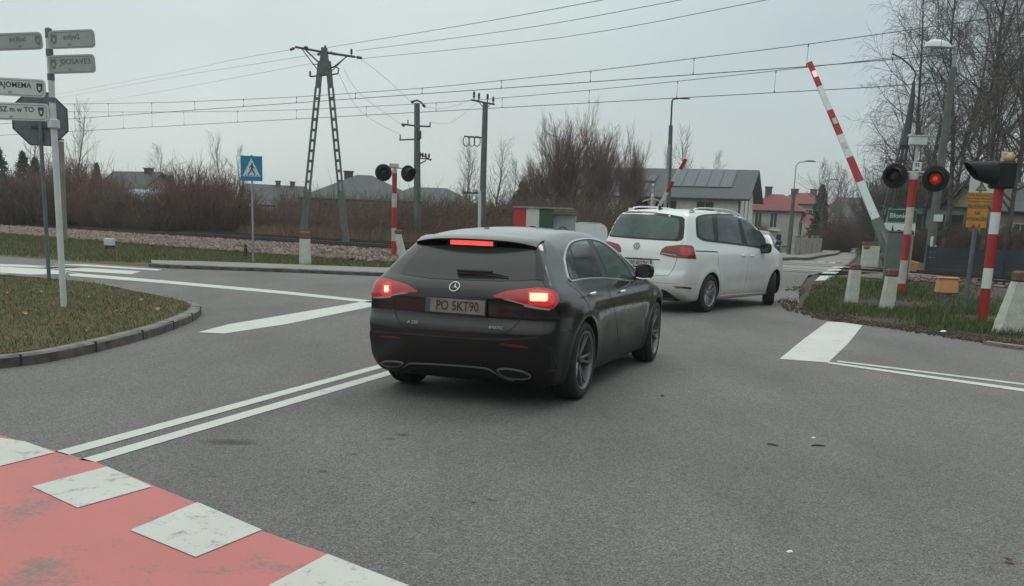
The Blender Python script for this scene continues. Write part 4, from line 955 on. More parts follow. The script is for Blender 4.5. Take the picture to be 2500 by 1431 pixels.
# mirrors
def mirror(car, x, z, yb, size, m, foot='black', strip_m=None):
    for sd in (-1, 1):
        p = Vector((x, sd * yb, z)); L_, H_, D_ = size; mb = MB(); n = 14; rows = []
        # shell lofted from the mirror face (towards the rear) to the rounded front
        for k, (t, sc_) in enumerate(((0.0, 0.90), (0.06, 0.99), (0.25, 1.0), (0.5, 0.92), (0.75, 0.70), (0.93, 0.38), (1.0, 0.12))):
            for q in range(n):
                a = 2 * math.pi * q / n; cx = math.copysign(abs(math.cos(a)) ** 0.65, math.cos(a)); cz = math.copysign(abs(math.sin(a)) ** 0.65, math.sin(a))
                rows.append(p + Vector((t * D_, sd * (L_ / 2 + cx * L_ / 2 * sc_ * (1 if cx * 1 > 0 else 0.95)), cz * H_ / 2 * sc_)))
        fs = [(i * n + q, i * n + (q + 1) % n, (i + 1) * n + (q + 1) % n, (i + 1) * n + q) for i in range(6) for q in range(n)] + [tuple(range(n)), tuple(range(6 * n, 7 * n))]
        mb.add(rows, fs); mo = mb.build('door_mirror', m, car.root, smooth=50)
        f_ = MB(); f_.tube([p + Vector((D_ * 0.3, -sd * 0.09, -H_ * 0.55)), p + Vector((D_ * 0.35, sd * L_ * 0.3, -H_ * 0.38))], [0.028, 0.022], 8); f_.build('mirror_foot', foot, mo)
        g_ = MB(); g_.disc(p + Vector((-0.001, sd * L_ / 2, 0)), H_ * 0.40, (-1, 0, 0)); gm = g_.build('mirror_glass', 'glass_dark', mo); 
        if strip_m:
            s_ = MB(); s_.tube([p + Vector((-0.004, sd * L_ * 0.15, -H_ * 0.44)), p + Vector((-0.006, sd * L_ * 0.5, -H_ * 0.50)), p + Vector((-0.004, sd * L_ * 0.85, -H_ * 0.44))], 0.007, 6); s_.build('mirror_trim', strip_m, mo)
mh = bk.ray(*Z([(1962, 440)])[0])[0] or Vector((1.85, -0.8, 1.0))
mirror(bk, 1.80, 1.035, 0.83, (0.20, 0.155, 0.17), 'black_paint', strip_m='chrome')
# roof spoiler
sp_ = MB(); rows = []
ys_ = np.linspace(-0.545, 0.545, 25)
for yy in ys_:
    e = abs(yy) / 0.545; xe = -0.475 + 0.085 * e ** 2.2; ze = 1.338 - 0.045 * yy * yy - 0.030 * e ** 4
    xr = -0.20; zr_ = float(bZ(xr)) - 0.11 * yy * yy + 0.003
    rows += [(xr, yy, zr_), ((xe + xr) / 2, yy, (ze + zr_) / 2 + 0.010), (xe + 0.02, yy, ze + 0.004), (xe, yy, ze - 0.006), (xe + 0.01, yy, ze - 0.020), (xe + 0.13, yy, ze - 0.034), (xr, yy, zr_ - 0.05)]
fs = [(i * 7 + k, i * 7 + (k + 1) % 7, (i + 1) * 7 + (k + 1) % 7, (i + 1) * 7 + k) for i in range(24) for k in range(7)] + [tuple(range(7)), tuple(range(24 * 7 + 6, 24 * 7 - 1, -1))]
sp_.add(rows, fs); sp_.build('roof_spoiler', 'black_paint', bk.root, smooth=40)
bk.strip('panel_gap', [(-0.23, -0.52), (-0.21, 0.0), (-0.23, 0.52)], 0.006, 'seam', 0.0012, mode='top')
# wiper
wp = MB(); a0 = bk.ray(*Z([(740, 432)])[0]); a1 = bk.ray(*Z([(985, 438)])[0]); a2 = bk.ray(*Z([(1095, 456)])[0])
wp.tube([a0[0] + a0[1] * 0.02, a1[0] + a1[1] * 0.022, a2[0] + a2[1] * 0.015], [0.013, 0.011, 0.005], 6)
wp.tube([a0[0] + a0[1] * 0.028 + Vector((0, 0, 0.018)), a1[0] + a1[1] * 0.03 + Vector((0, 0, 0.010))], [0.012, 0.012], 6); wp.build('rear_wiper', 'black', bk.root, smooth=40)
# star-in-a-ring badge
h = bk.ray(*Z([(717, 517)])[0]); nn = h[1].normalized(); yv = (Vector((0, 0, 1)) - nn * nn.z).normalized(); xv = yv.cross(nn)
Mb = frame(h[0] + nn * 0.006, xv, yv)
bd = MB(); ring = [(Mb @ Vector((0.043 * math.cos(2 * math.pi * k / 28), 0.043 * math.sin(2 * math.pi * k / 28), 0))) for k in range(29)]; bd.tube(ring, 0.0045, 6)
for k in range(3):
    a = math.pi / 2 + 2 * math.pi * k / 3; t = Vector((math.cos(a), math.sin(a), 0)); b = Vector((-t.y, t.x, 0))
    vs = [Mb @ (b * 0.0085), Mb @ (t * 0.041), Mb @ (-b * 0.0085), Mb @ Vector((0, 0, 0.006)), Mb @ (t * 0.041 - Vector((0, 0, .003)))]
    bd.add(vs, [(0, 1, 3), (1, 2, 3), (0, 2, 4), (0, 4, 1), (1, 4, 2)])
bd.build('badge', 'chrome', bk.root, smooth=30)
for (q, s_, t_, sz) in (((372, 762), (476, 768), 'A 250', 0.042), ((948, 803), (1062, 808), '4MATIC', 0.036)):
    a = bk.ray(*Z([q])[0]); b = bk.ray(*Z([s_])[0]); xv = (b[0] - a[0]).normalized(); nn = a[1].normalized(); yv = nn.cross(xv) 
    if yv.z < 0: yv = -yv
    text_mesh(t_, sz, 'chrome_soft', 'lettering', bk.root, frame((a[0] + b[0]) / 2 + (a[1] + b[1]).normalized() * 0.006, xv, yv), 0.002)
# number plate
def plate(car, c, nrm_tilt, txt, m, wide=0.52, high=0.114, holder='plastic_black', size=0.088, xs=0.9, blue=True):
    up = Vector((math.sin(nrm_tilt), 0, math.cos(nrm_tilt))); xv = Vector((0, -1, 0)); nn = xv.cross(up)
    Mp = frame(c, xv, up); r3 = Mp.to_3x3()
    hb = MB(); hb.box(Mp @ Vector((0, 0, 0.004)), (wide + 0.022, high + 0.03, 0.016), M=r3, bev=0.003); ho = hb.build('number_plate', holder, car.root)
    pb = MB(); pb.box(Mp @ Vector((0, 0, 0.014)), (wide, high, 0.004), M=r3, bev=0.001); pb.build('plate_face', m, ho)
    if blue:
        bb_ = MB(); bb_.box(Mp @ Vector((-wide / 2 + 0.022, 0, 0.0165)), (0.040, high - 0.006, 0.0012), M=r3); bb_.build('plate_band', 'plate_blue', ho)
    Mt = Mp.copy(); Mt.translation = Mp @ Vector((0.020, -0.002, 0.0168)); text_mesh(txt, size, 'plate_letter', 'lettering', ho, Mt, 0.0008, xs=xs, bold=0.0012)
pc = bk.ray(*Z([(727, 650)])[0])
plate(bk, Vector((pc[0].x - 0.012, pc[0].y, pc[0].z)), math.radians(4), 'PO 5KT90', 'plate_dirty', size=0.108, xs=0.80)
for wx in (0, 2.729):
    for sd in (-1, 1): wheel(bk, wx, sd * 0.775, .337, .250, .225, 'twin5', R(3) if wx > 1 else 0, 0.35 + wx, sd)
ax = MB(); ax.tube([(0, -0.7, .30), (0, 0.7, .30)], 0.04, 8); ax.box((0.9, 0, 0.2), (2.6, 1.1, 0.06)); ax.build('underbody', 'plastic_black', bk.root)

# ============================ white people carrier
wW = prof([(-1.05, .72), (-0.95, .82), (-0.8, .885), (-0.5, .925), (0, .945), (1, .952), (2, .95), (2.9, .945), (3.3, .90), (3.6, .80), (3.8, .68), (3.95, .5)], 0.10)
wS = prof([(0.15, .90), (0.3, .965), (0.45, .985), (0.7, 1.0), (0.9, 1.0), (1.03, .985), (1.10, .955), (1.2, .915), (1.4, .845), (1.55, .79), (1.67, .735), (1.76, .64), (1.84, .5)], 0.03)
wX = prof([(0.15, -.55), (0.24, -.78), (0.34, -.92), (0.46, -.975), (0.60, -.985), (0.68, -.975), (0.72, -.945), (0.9, -.94), (1.06, -.925), (1.14, -.90), (1.3, -.835), (1.5, -.74), (1.6, -.685), (1.69, -.62), (1.76, -.45), (1.82, -.2)], 0.020)
wZ = prof([(-0.9, 1.56), (-0.65, 1.715), (-0.4, 1.762), (0, 1.79), (0.6, 1.80), (1.2, 1.79), (1.7, 1.735), (2.1, 1.61), (2.5, 1.41), (2.9, 1.20), (3.1, 1.12), (3.4, 1.04), (3.65, .92), (3.85, .75), (3.95, .55)], 0.09)
wF = prof([(0.15, 3.70), (0.3, 3.84), (0.5, 3.875), (0.7, 3.84), (0.9, 3.66), (1.05, 3.4), (1.3, 2.9), (1.8, 2.0)], 0.05)
def w_extra(x, z): return -0.012 * np.exp(-((z - 0.50) / 0.10) ** 2) * np.clip((x - 0.45) / 0.3, 0, 1) * np.clip((2.5 - x) / 0.3, 0, 1)
wfn = make_body_fn(wW, wS, wX, wZ, wF, corner=0.13, camber=0.055, zb=0.20, k=0.022, hw=0.95, flares=((0, .335, .42, .012), (2.919, .335, .42, .012)), extra=w_extra)
wv = Car('people_carrier', 'white people carrier with roof rails turning onto the level crossing', 'car', (2.69, 18.2, 0.928), wfn,
         (-1.2, -1.1, 0.08), (4.05, 1.1, 1.95), 0.3, 2.7, 0.75, 'white_paint', ((0, .335), (2.919, .335)), .335)
Y = zone(4.7708, 1460, 480)
wv.shell('rear_window', Y([(225, 205), (262, 178), (400, 172), (560, 178), (800, 203), (985, 238), (1010, 262), (1008, 360), (998, 478), (975, 510), (930, 520), (700, 510), (400, 490), (170, 470), (92, 455), (100, 415), (160, 305)]), 'black', 0.003)
wv.shell('window_glass', Y([(235, 225), (270, 203), (420, 203), (580, 212), (800, 235), (935, 258), (950, 280), (945, 380), (925, 470), (900, 500), (700, 494), (400, 474), (180, 455), (112, 440), (120, 410), (175, 315)]), 'glass_teal', 0.006)
wv.shell('high_brake_light', Y([(460, 172), (570, 177), (690, 187), (690, 198), (570, 190), (460, 183)]), 'lamp_red', 0.010, step=3)
wl = Y([(722, 662), (745, 615), (790, 582), (930, 566), (1020, 566), (1085, 572), (1110, 590), (1125, 650), (1140, 725), (1030, 722), (920, 714), (830, 700), (725, 672)])
wv.shell('tail_lamp', wl, 'lamp_red', 0.010, step=4, mirror=True)
wv.shell('tail_lamp_reflector', Y([(960, 590), (1060, 592), (1080, 610), (1085, 680), (1060, 692), (960, 680)]), 'lamp_red_soft', 0.013, step=4)
wv.shell('tail_lamp_lens_strip', Y([(738, 652), (820, 665), (915, 680), (915, 692), (820, 678), (735, 662)]), 'lamp_clear', 0.013, step=3)
wdlo = Y([(1140, 262), (1155, 238), (1200, 220), (1280, 210), (1380, 205), (1480, 206), (1620, 222), (1750, 270), (1830, 340), (1900, 430), (1945, 510), (1952, 606), (1870, 597), (1700, 572), (1400, 535), (1245, 515), (1175, 482), (1148, 440)])
wv.shell('window_surround', wdlo, 'black', 0.003, step=5, mirror=True)
wv.strip('window_trim', wdlo + [wdlo[0]], 0.010, 'plastic_black', 0.008, mirror=True)
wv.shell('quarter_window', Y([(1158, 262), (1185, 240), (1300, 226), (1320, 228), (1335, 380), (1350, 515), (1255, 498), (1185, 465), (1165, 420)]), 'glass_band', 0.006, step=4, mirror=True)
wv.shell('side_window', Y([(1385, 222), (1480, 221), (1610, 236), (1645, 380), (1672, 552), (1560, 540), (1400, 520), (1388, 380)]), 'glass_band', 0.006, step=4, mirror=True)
wv.shell('side_window', Y([(1658, 250), (1745, 286), (1815, 350), (1880, 440), (1920, 515), (1928, 592), (1740, 562), (1705, 440)]), 'glass_teal', 0.006, step=4, mirror=True)
wv.strip('sliding_door_rail', Y([(1138, 636), (1260, 638), (1395, 646)]), 0.022, 'plastic_black', 0.004, mirror=True)
wv.shell('reflector', Y([(878, 1040), (985, 1048), (982, 1070), (905, 1066)]), 'reflector_orange', 0.006, step=3)
wv.shell('reflector', Y([(988, 1048), (1092, 1060), (1084, 1078), (985, 1070)]), 'plastic_black', 0.006, step=3)
wv.strip('panel_gap', Y([(1005, 520), (965, 560), (930, 600), (918, 715), (895, 800), (850, 880), (795, 922), (620, 914)]), 0.008, 'seam_grey', 0.0015)
wv.strip('handle_crease_shade', Y([(290, 712), (450, 718), (720, 738)]), 0.022, 'seam_grey', 0.004)  # shadow of the tailgate crease, painted as a grey bead
wv.strip('panel_gap', Y([(1400, 650), (1405, 800), (1425, 900), (1428, 1140)]), 0.006, 'seam_grey', 0.0012, mirror=True)
wv.strip('panel_gap', Y([(1752, 585), (1745, 800), (1725, 960), (1690, 1130)]), 0.006, 'seam_grey', 0.0012, mirror=True)
wv.strip('panel_gap', Y([(600, 992), (760, 1010), (900, 1018), (1080, 1022), (1160, 1010)]), 0.006, 'seam_grey', 0.0012)
wv.shell('lower_bumper', Y([(640, 1070), (740, 1080), (800, 1098), (850, 1135), (905, 1180), (960, 1205), (900, 1212), (640, 1170)]), 'plastic_black', 0.005, step=5)
wv.strip('sill', Y([(1415, 1165), (1650, 1145), (1950, 1125)]), 0.05, 'white_paint', 0.010, mirror=True)
for (q, ) in (((1675, 688),), ((1770, 690),)):
    h0 = wv.ray(*Y([q])[0])[0]; pts = []
    for t in np.linspace(0, 1, 7):
        g_ = wv.side(h0.x + 0.19 * t, h0.z + 0.002)[0]; pts.append((g_.x, g_.y - 0.004 - 0.03 * math.sin(math.pi * t), g_.z))
    o_ = MB(); o_.tube(pts, [0.008, 0.012, 0.013, 0.013, 0.012, 0.011, 0.008], 8); o_.build('door_handle', 'white_paint', wv.root, smooth=60)
    o_ = MB(); o_.tube([(p[0], -p[1], p[2]) for p in pts], 0.012, 8); o_.build('door_handle', 'white_paint', wv.root, smooth=60)
mirror(wv, 2.10, 1.13, 0.90, (0.22, 0.20, 0.17), 'plastic_black')
for sd in (-1, 1):     # roof rails on their feet
    rr = MB(); pts = []
    for t in np.linspace(0, 1, 13):
        x_ = -0.35 + 2.25 * t; zz = float(wZ(x_)) - 0.055 * 0.62 ** 2 + 0.055 * min(1, min(t, 1 - t) * 9) ** 0.5 - 0.008; pts.append((x_, sd * (0.615 - 0.015 * t), zz))
    rr.tube(pts, 0.014, 8)
    for t in (0.03, 0.5, 0.97):
        x_ = -0.35 + 2.25 * t; zz = float(wZ(x_)) - 0.055 * 0.62 ** 2; rr.box((x_, sd * 0.61, zz + 0.012), (0.16, 0.028, 0.05))
    rr.build('roof_rail', 'bright_metal', wv.root, smooth=40)
an = MB(); an.prism([(-0.06, 0), (0.07, 0), (0.03, 0.03), (-0.035, 0.075), (-0.055, 0.07)], (-0.30, -0.012, float(wZ(-0.30)) - 0.004), (1, 0, 0), (0, 0, 1), (0, 0.024, 0)); an.build('roof_antenna', 'black', wv.root)
h = wv.ray(*Y([(452, 576)])[0]); nn = h[1].normalized(); yv = (Vector((0, 0, 1)) - nn * nn.z).normalized(); xv = yv.cross(nn); Mb = frame(h[0] + nn * 0.006, xv, yv)
bd = MB(); bd.tube([(Mb @ Vector((0.058 * math.cos(2 * math.pi * k / 28), 0.058 * math.sin(2 * math.pi * k / 28), 0))) for k in range(29)], 0.006, 6)
def bar2(m_, M, a, b, w, d=0.006):
    a = Vector((*a, 0)); b = Vector((*b, 0)); t = (b - a).normalized(); n_ = Vector((-t.y, t.x, 0)) * w / 2; u_ = Vector((0, 0, d))
    vs = [M @ p for p in (a - n_, b - n_, b + n_, a + n_, a - n_ + u_, b - n_ + u_, b + n_ + u_, a + n_ + u_)]
    m_.add(vs, [(3, 2, 1, 0), (4, 5, 6, 7), (0, 1, 5, 4), (1, 2, 6, 5), (2, 3, 7, 6), (3, 0, 4, 7)])
for a, b in (((-0.026, 0.048), (-0.006, 0.004)), ((0.026, 0.048), (0.006, 0.004)), ((-0.052, 0.022), (-0.022, -0.046)), ((0.052, 0.022), (0.022, -0.046)), ((-0.022, -0.046), (0, -0.004)), ((0.022, -0.046), (0, -0.004))): bar2(bd, Mb, a, b, 0.011)
bd.build('badge', 'chrome_soft', wv.root, smooth=30)
pc = wv.ray(*Y([(615, 780)])[0])
plate(wv, Vector((pc[0].x - 0.030, 0.015, pc[0].z + 0.0)), math.radians(3), 'WJ 4127H', 'plate_white', size=0.104, xs=0.80)
for sd in (-1, 1):
    wheel(wv, 0, sd * 0.825, .335, .225, .225, 'v10', 0, 0.3, sd, ('rim_silver', 'rim_silver'))
    wheel(wv, 2.919, sd * 0.815, .335, .225, .225, 'v10', R(24), 0.3, sd, ('rim_silver', 'rim_silver'))
ax = MB(); ax.box((1.2, 0, 0.25), (4.0, 1.3, 0.08)); ax.tube([(0, -0.7, .3), (0, 0.7, .3)], 0.04, 8); ax.build('underbody', 'plastic_black', wv.root)

# ============================ oncoming hatchback partly hidden, and cars far down the road
def small_car(name, label, pose, paint, group=None, detail=True):
    c = Car(name, label, 'car', pose, bfn, (-1.05, -1.05, 0.05), (3.8, 1.05, 1.65), 0.25, 2.5, 0.62, paint, ((0, .337), (2.729, .337)), .337, res=(60, 20, 24), group=group)
    c.shell('windscreen', [(1.78, -0.50), (2.28, -0.62), (2.36, 0), (2.28, 0.62), (1.78, 0.50), (1.72, 0)], 'glass_teal', 0.004, mode='top', step=0.1)
    c.shell('side_window', [(0.0, 1.03), (0.15, 1.25), (0.7, 1.33), (1.3, 1.32), (1.75, 1.18), (2.05, 1.03), (1.0, 1.0)], 'glass_dark', 0.004, mode='side', step=0.12, mirror=True)
    c.shell('rear_window', [(-0.55, 1.03), (-0.45, 1.28), (0.45, 1.28), (0.55, 1.03)], 'glass_dark', 0.004, mode='rear', step=0.12)
    for sd in (-1, 1):
        for wx in (0, 2.729): wheel(c, wx, sd * 0.775, .337, .235, .22, 'twin5', 0, 0.3, sd, ('rim_silver', 'rim_silver'))
        m_ = MB(); m_.box((3.42, sd * 0.62, 0.66), (0.16, 0.30, 0.12), bev=0.03); m_.build('headlamp', 'lamp_clear', c.root)
    mirror(c, 1.80, 1.035, 0.83, (0.20, 0.155, 0.17), 'plastic_black', strip_m='bright_metal')
    m_ = MB(); m_.box((3.60, 0, 0.52), (0.05, 0.9, 0.16), bev=0.01); m_.build('grille', 'plastic_black', c.root)
    return c
pO = at(1893, 600, 33.0)
small_car('hatchback', 'blue grey hatchback half hidden behind the front of the white people carrier', (pO.x + 0.45, 37.6, R(252)), 'blue_grey_paint')
pO = at(2059, 606, 92.0)
small_car('hatchback', 'small dark car far down the road beyond the crossing', (pO.x, 92.0, R(250)), 'dark_teal_paint')
def GT(u, v):
    z = 0.0
    for _ in range(12): p = G(u, v, z); z = zt(p.x, p.y)
    return p
# ---------------------------------------------------------------- crossing signals, barriers, signs, poles
def local(t, p): return Vector(p) - Vector(t.location)
def banded_post(t, r, bands, z0=0.0, n=20):
    """bands: list of (height, material); each band a piece of the painted tube"""
    z = z0
    mats = sorted(set(b[1] for b in bands)); mb = MB()
    for h, m in bands:
        mb.lathe([(r, z), (r, z + h)], 'Z', n, mi=mats.index(m)); z += h
    mb.build('post', mats, t, smooth=True); return z
def signal_lamp(t, c, face, rd=0.285, lens='off', hood=0.30, tilt=0.0):
    """round black backboard with a long hood and a red lens, facing direction face"""
    f = Vector(face).normalized(); q = f.to_track_quat('Z', 'Y').to_matrix(); c = Vector(c)
    b = MB(); b.lathe([(0.0, -0.10), (0.10, -0.10), (0.125, -0.06), (0.13, -0.01), (rd - 0.01, -0.015), (rd, -0.008), (rd, 0.006), (rd - 0.015, 0.012), (0.118, 0.012)], 'Z', 40, c=c, M=q)
    bo = b.build('signal_lamp', 'black_matt', t, smooth=40)
    up = Vector((0, 0, 1)); h = MB(); n = 40; rows = []
    for k in range(n + 1):
        a = 2 * math.pi * k / n; dir_ = q @ Vector((math.cos(a), math.sin(a), 0)); L_ = hood * (0.34 + 0.66 * max(0.0, (dir_.z + 0.72) / 1.72))
        rr = rd * 0.66
        for (rad, dd) in ((rr, 0.005), (rr * 0.97, L_), (rr * 0.93, L_), (rr * 0.95, 0.005)): rows.append(c + dir_ * rad + f * dd)
    fs = [(k * 4 + j, k * 4 + (j + 1) % 4, (k + 1) * 4 + (j + 1) % 4, (k + 1) * 4 + j) for k in range(n) for j in range(4)]
    h.add(rows, fs); h.build('hood', 'black_matt', bo, smooth=40)
    l = MB(); R0 = 0.125; prf = [(R0 * math.cos(a), 0.012 + 0.03 * math.sin(a)) for a in np.linspace(0, math.pi / 2, 7)]
    l.lathe(prf, 'Z', 32, c=c, M=q); l.build('lens', {'off': 'red_lens_off', 'lit': 'red_lens_lit'}[lens], bo, smooth=60)
    if lens == 'lit':
        l = MB(); l.lathe([(0.075, 0.030), (0.05, 0.040), (0.0, 0.046)], 'Z', 24, c=c, M=q); l.build('lens_core', 'red_lens_core', bo, smooth=60)
    return bo
# --- main signal on the right verge
p = G(2197, 731, 0.02); sgA = thing('crossing_signal', 'red and white striped signal post with the lit red lamp and number 32 plate', 'railway signal', (p.x, p.y, 0.02), 0, 'level crossing signals')
ppA = 1.0
zt_ = banded_post(sgA, 0.083, [(0.36, 'signal_red'), (0.53, 'signal_white'), (0.58, 'signal_red'), (0.60, 'signal_white'), (0.60, 'signal_red')])
mb = MB(); mb.lathe([(0.083, zt_), (0.095, zt_ + 0.01), (0.098, zt_ + 0.12), (0.07, zt_ + 0.18), (0.03, zt_ + 0.19)], 'Z', 20); mb.build('post_cap', 'signal_white', sgA, smooth=40)
toC = (CAMP - Vector((p.x, p.y, 2.7))).normalized()
rt = Vector((0.94, -0.34, 0)).normalized()
zl = 2.72
mb = MB(); mb.tube([-rt * 0.42 + Vector((0, 0.04, zl + 0.12)), rt * 0.42 + Vector((0, 0.04, zl + 0.12))], 0.022, 8)
mb.tube([-rt * 0.40 + Vector((0, 0.04, zl + 0.12)), Vector((0, 0.03, zl + 0.02))], 0.014, 6); mb.tube([rt * 0.40 + Vector((0, 0.04, zl + 0.12)), Vector((0, 0.03, zl + 0.02))], 0.014, 6); mb.build('bracket', 'signal_white', sgA)
signal_lamp(sgA, -rt * 0.40 + Vector((-0.02, -0.06, zl + 0.03)), (-0.62, -1, -0.05), 0.275, 'off', 0.30)
signal_lamp(sgA, rt * 0.43 + Vector((0.0, -0.06, zl - 0.02)), (toC.x * 1.35, toC.y, -0.03), 0.285, 'lit', 0.24)
mb = MB(); mb.box((0, -0.105, zl + 0.24), (0.19, 0.012, 0.185), bev=0.003); pl = mb.build('number_board', 'arm_white', sgA)
text_mesh('32', 0.105, 'letter_dark', 'lettering', pl, frame((0, -0.114, zl + 0.275), (1, 0, 0), (0, 0, 1)), 0.001, bold=0.004)
mb = MB(); mb.box((0, -0.113, zl + 0.165), (0.075, 0.003, 0.028)); mb.build('marking', 'letter_dark', pl)
mb = MB(); mb.tube([(0, 0, zt_ + 0.1), (0, 0.01, zl + 0.70)], 0.036, 12); mb.build('mast', 'signal_white', sgA, smooth=True)
mb = MB(); mb.box((0.0, 0.0, zl + 0.80), (0.37, 0.16, 0.19), bev=0.012); mb.box((0.0, 0.0, zl + 0.905), (0.41, 0.20, 0.02)); mb.box((-0.17, 0.07, zl + 0.93), (0.05, 0.02, 0.03)); mb.build('bell_box', 'white_metal', sgA)
# --- signal seen from its side at the right edge
p = G(2397, 781, 0.02); sgB = thing('crossing_signal', 'red and white striped signal post whose black hood points left beside the orange plates', 'railway signal', (p.x, p.y, 0.02), 0, 'level crossing signals')
banded_post(sgB, 0.083, [(0.57, 'signal_red'), (0.36, 'arm_white'), (0.60, 'signal_red'), (0.38, 'arm_white'), (0.52, 'signal_red')])
mb = MB(); zB = 2.38
mb.box((0.03, 0.0, zB + 0.17), (0.30, 0.42, 0.46), bev=0.03); mb.build('signal_housing', 'black_matt', sgB)
hb = MB(); n = 28; rows = []
for k in range(n + 1):
    a = 2 * math.pi * k / n; cy_, cz_ = math.sin(a), math.cos(a); L_ = 0.30 + 0.24 * (cz_ + 1) / 2 * 1.0
    for (rad, dd) in ((0.215, 0.0), (0.20 * (0.62 if False else 1), L_), (0.19, L_), (0.20, 0.0)):
        zz = zB + 0.20 + cz_ * rad * (1 - 0.42 * dd / 0.54) + 0.055 * dd / 0.5
        rows.append(Vector((-0.12 - dd, cy_ * rad * (1 - 0.30 * dd / 0.54), zz)))
fs = [(k * 4 + j, k * 4 + (j + 1) % 4, (k + 1) * 4 + (j + 1) % 4, (k + 1) * 4 + j) for k in range(n) for j in range(4)]
hb.add(rows, fs); hb.build('hood', 'black_matt', sgB, smooth=40)
mb = MB(); mb.lathe([(0.0, -0.142), (0.10, -0.135), (0.125, -0.12)], 'X', 24, c=(0, 0, zB + 0.20)); mb.build('lens', 'red_lens_off', sgB)
mb = MB(); mb.box((0.07, 0.0, zB + 0.47), (0.19, 0.05, 0.20), bev=0.01); mb.build('lamp_bracket', 'signal_white', sgB)
mb = MB(); mb.lathe([(0.085, 0.0), (0.08, -0.03), (0.05, -0.055), (0.0, -0.062)], 'Y', 24, c=(0.09, -0.028, zB + 0.46)); mb.build('round_lamp', 'brass_lamp', sgB, smooth=60)
# --- signal across the road on the left
p = G(961, 636, 0.0); p.z = zt(p.x, p.y); sgC = thing('crossing_signal', 'red and white striped signal post with two unlit lamps across the junction', 'railway signal', p, 0, 'level crossing signals')
ztc = banded_post(sgC, 0.083, [(0.54, 'signal_red'), (0.42, 'signal_white'), (0.68, 'signal_red'), (0.46, 'signal_white'), (0.66, 'signal_red'), (0.12, 'signal_white')])
mb = MB(); mb.box((-0.02, 0, ztc + 0.12), (0.30, 0.16, 0.14), bev=0.01); mb.tube([(0, 0, ztc), (0, 0, ztc + 0.1)], 0.05, 10); mb.tube([(-0.36, 0, ztc + 0.05), (0.45, 0, ztc + 0.05)], 0.02, 8); mb.build('bracket', 'signal_white', sgC)
signal_lamp(sgC, (-0.36, -0.08, ztc - 0.12), (0.16, -1, -0.03), 0.28, 'off', 0.24)
signal_lamp(sgC, (0.46, -0.08, ztc - 0.12), (0.75, -1, -0.03), 0.27, 'off', 0.32)
# --- signal beyond the tracks, seen over the white car's roof
p = atd(1588, 560, 35.2); p.z = 0.2; sgD = thing('crossing_signal', 'pale signal post with two black lamps rising above the white car roof', 'railway signal', p, 0, 'level crossing signals')
def hz(u, v, Y): return at(u, v, Y).z
zz = hz(1588, 462, p.y) - 0.2
mb = MB(); mb.lathe([(0.07, 0), (0.07, zz - 0.25), (0.035, zz - 0.2), (0.035, zz)], 'Z', 12); mb.build('post', 'signal_white', sgD)
mb = MB(); mb.tube([(-0.40, 0, zz - 0.50), (0, 0, zz - 0.36), (0.42, 0, zz - 0.50)], 0.028, 6); mb.build('bracket', 'signal_white', sgD)
for sx in (-0.40, 0.40): signal_lamp(sgD, (sx, 0.08, zz - 0.66), (0.2 * sx, 1, 0), 0.26, 'off', 0.22)
mb = MB(); mb.lathe([(0.0, zz + 0.20), (0.05, zz + 0.16), (0.0, zz + 0.10)], 'Z', 10); mb.build('top_lamp', 'arm_white', sgD)

# --- barrier drive with its raised arm
bz = at(2180, 700, 24.3); bz.z = zt(bz.x, bz.y); bd_ = thing('level_crossing_barrier', 'grey green barrier cabinet with long raised red and white arm', 'barrier', (bz.x, bz.y, bz.z), 0, 'level crossing barriers')
A_ = Matrix.Rotation(R(-18), 3, 'Z')
mb = MB(); mb.box((0.02, 0, 0.60), (0.56, 0.42, 1.20), M=A_, bev=0.02); mb.box((0.02, 0, 1.215), (0.60, 0.46, 0.03), M=A_, bev=0.008); mb.build('cabinet', 'cabinet_green', bd_)
mb = MB(); mb.box(A_ @ Vector((0.02, -0.213, 0.62)), (0.46, 0.006, 0.95), M=A_); mb.build('cabinet_door', 'cabinet_green', bd_)
def armpt(v, off=0.0):
    """point on the arm's axis at picture row v, the depth running from pivot to tip"""
    t = (600 - v) / (600 - 152.0); u = 2166 + (1976 - 2166) * t; return at(u, v, 25.1 - 0.1 + 1.7 * t) - Vector(bd_.location)
tip = armpt(152); piv = armpt(600); axd = (tip - piv).normalized(); sidev = axd.cross(Vector((0, -1, 0))).normalized(); fwd = sidev.cross(axd)
def armseg(v0, v1, w0, w1, m, th=0.05, name='arm_band', off=0.0):
    a, b = armpt(v0), armpt(v1); vs = []
    for p_, w in ((a, w0), (b, w1)):
        for sx, sy in ((-1, -1), (1, -1), (1, 1), (-1, 1)): vs.append(p_ + sidev * sx * w / 2 + fwd * (sy * th / 2) + fwd * off)
    mb = MB(); mb.add(vs, [(3, 2, 1, 0), (4, 5, 6, 7), (0, 1, 5, 4), (1, 2, 6, 5), (2, 3, 7, 6), (3, 0, 4, 7)]); return mb.build(name, m, bd_)
def aw(v): return 0.125 + 0.095 * (v - 152) / 448
for v0, v1, m in ((211, 152, 'arm_red'), (269, 211, 'arm_white'), (329, 269, 'arm_red'), (384, 329, 'arm_white'), (444, 384, 'arm_red'), (546, 444, 'arm_white')): armseg(v0, v1, aw(v0), aw(v1), m)
for v_, m in ((182, 'arm_lamp_lit'), (297, 'arm_lamp_off'), (355, 'arm_lamp_off')):
    for s_ in (-1, 1): armseg(v_ + 7, v_ - 7, 0.10, 0.10, m, 0.02, 'arm_lamp', s_ * 0.037)
armseg(646, 534, 0.34, 0.23, 'arm_housing', 0.11, 'arm_socket', -0.02)
armseg(606, 566, 0.07, 0.07, 'bronze_plate', 0.012, 'socket_plate', 0.055 if fwd.y < 0 else -0.085)
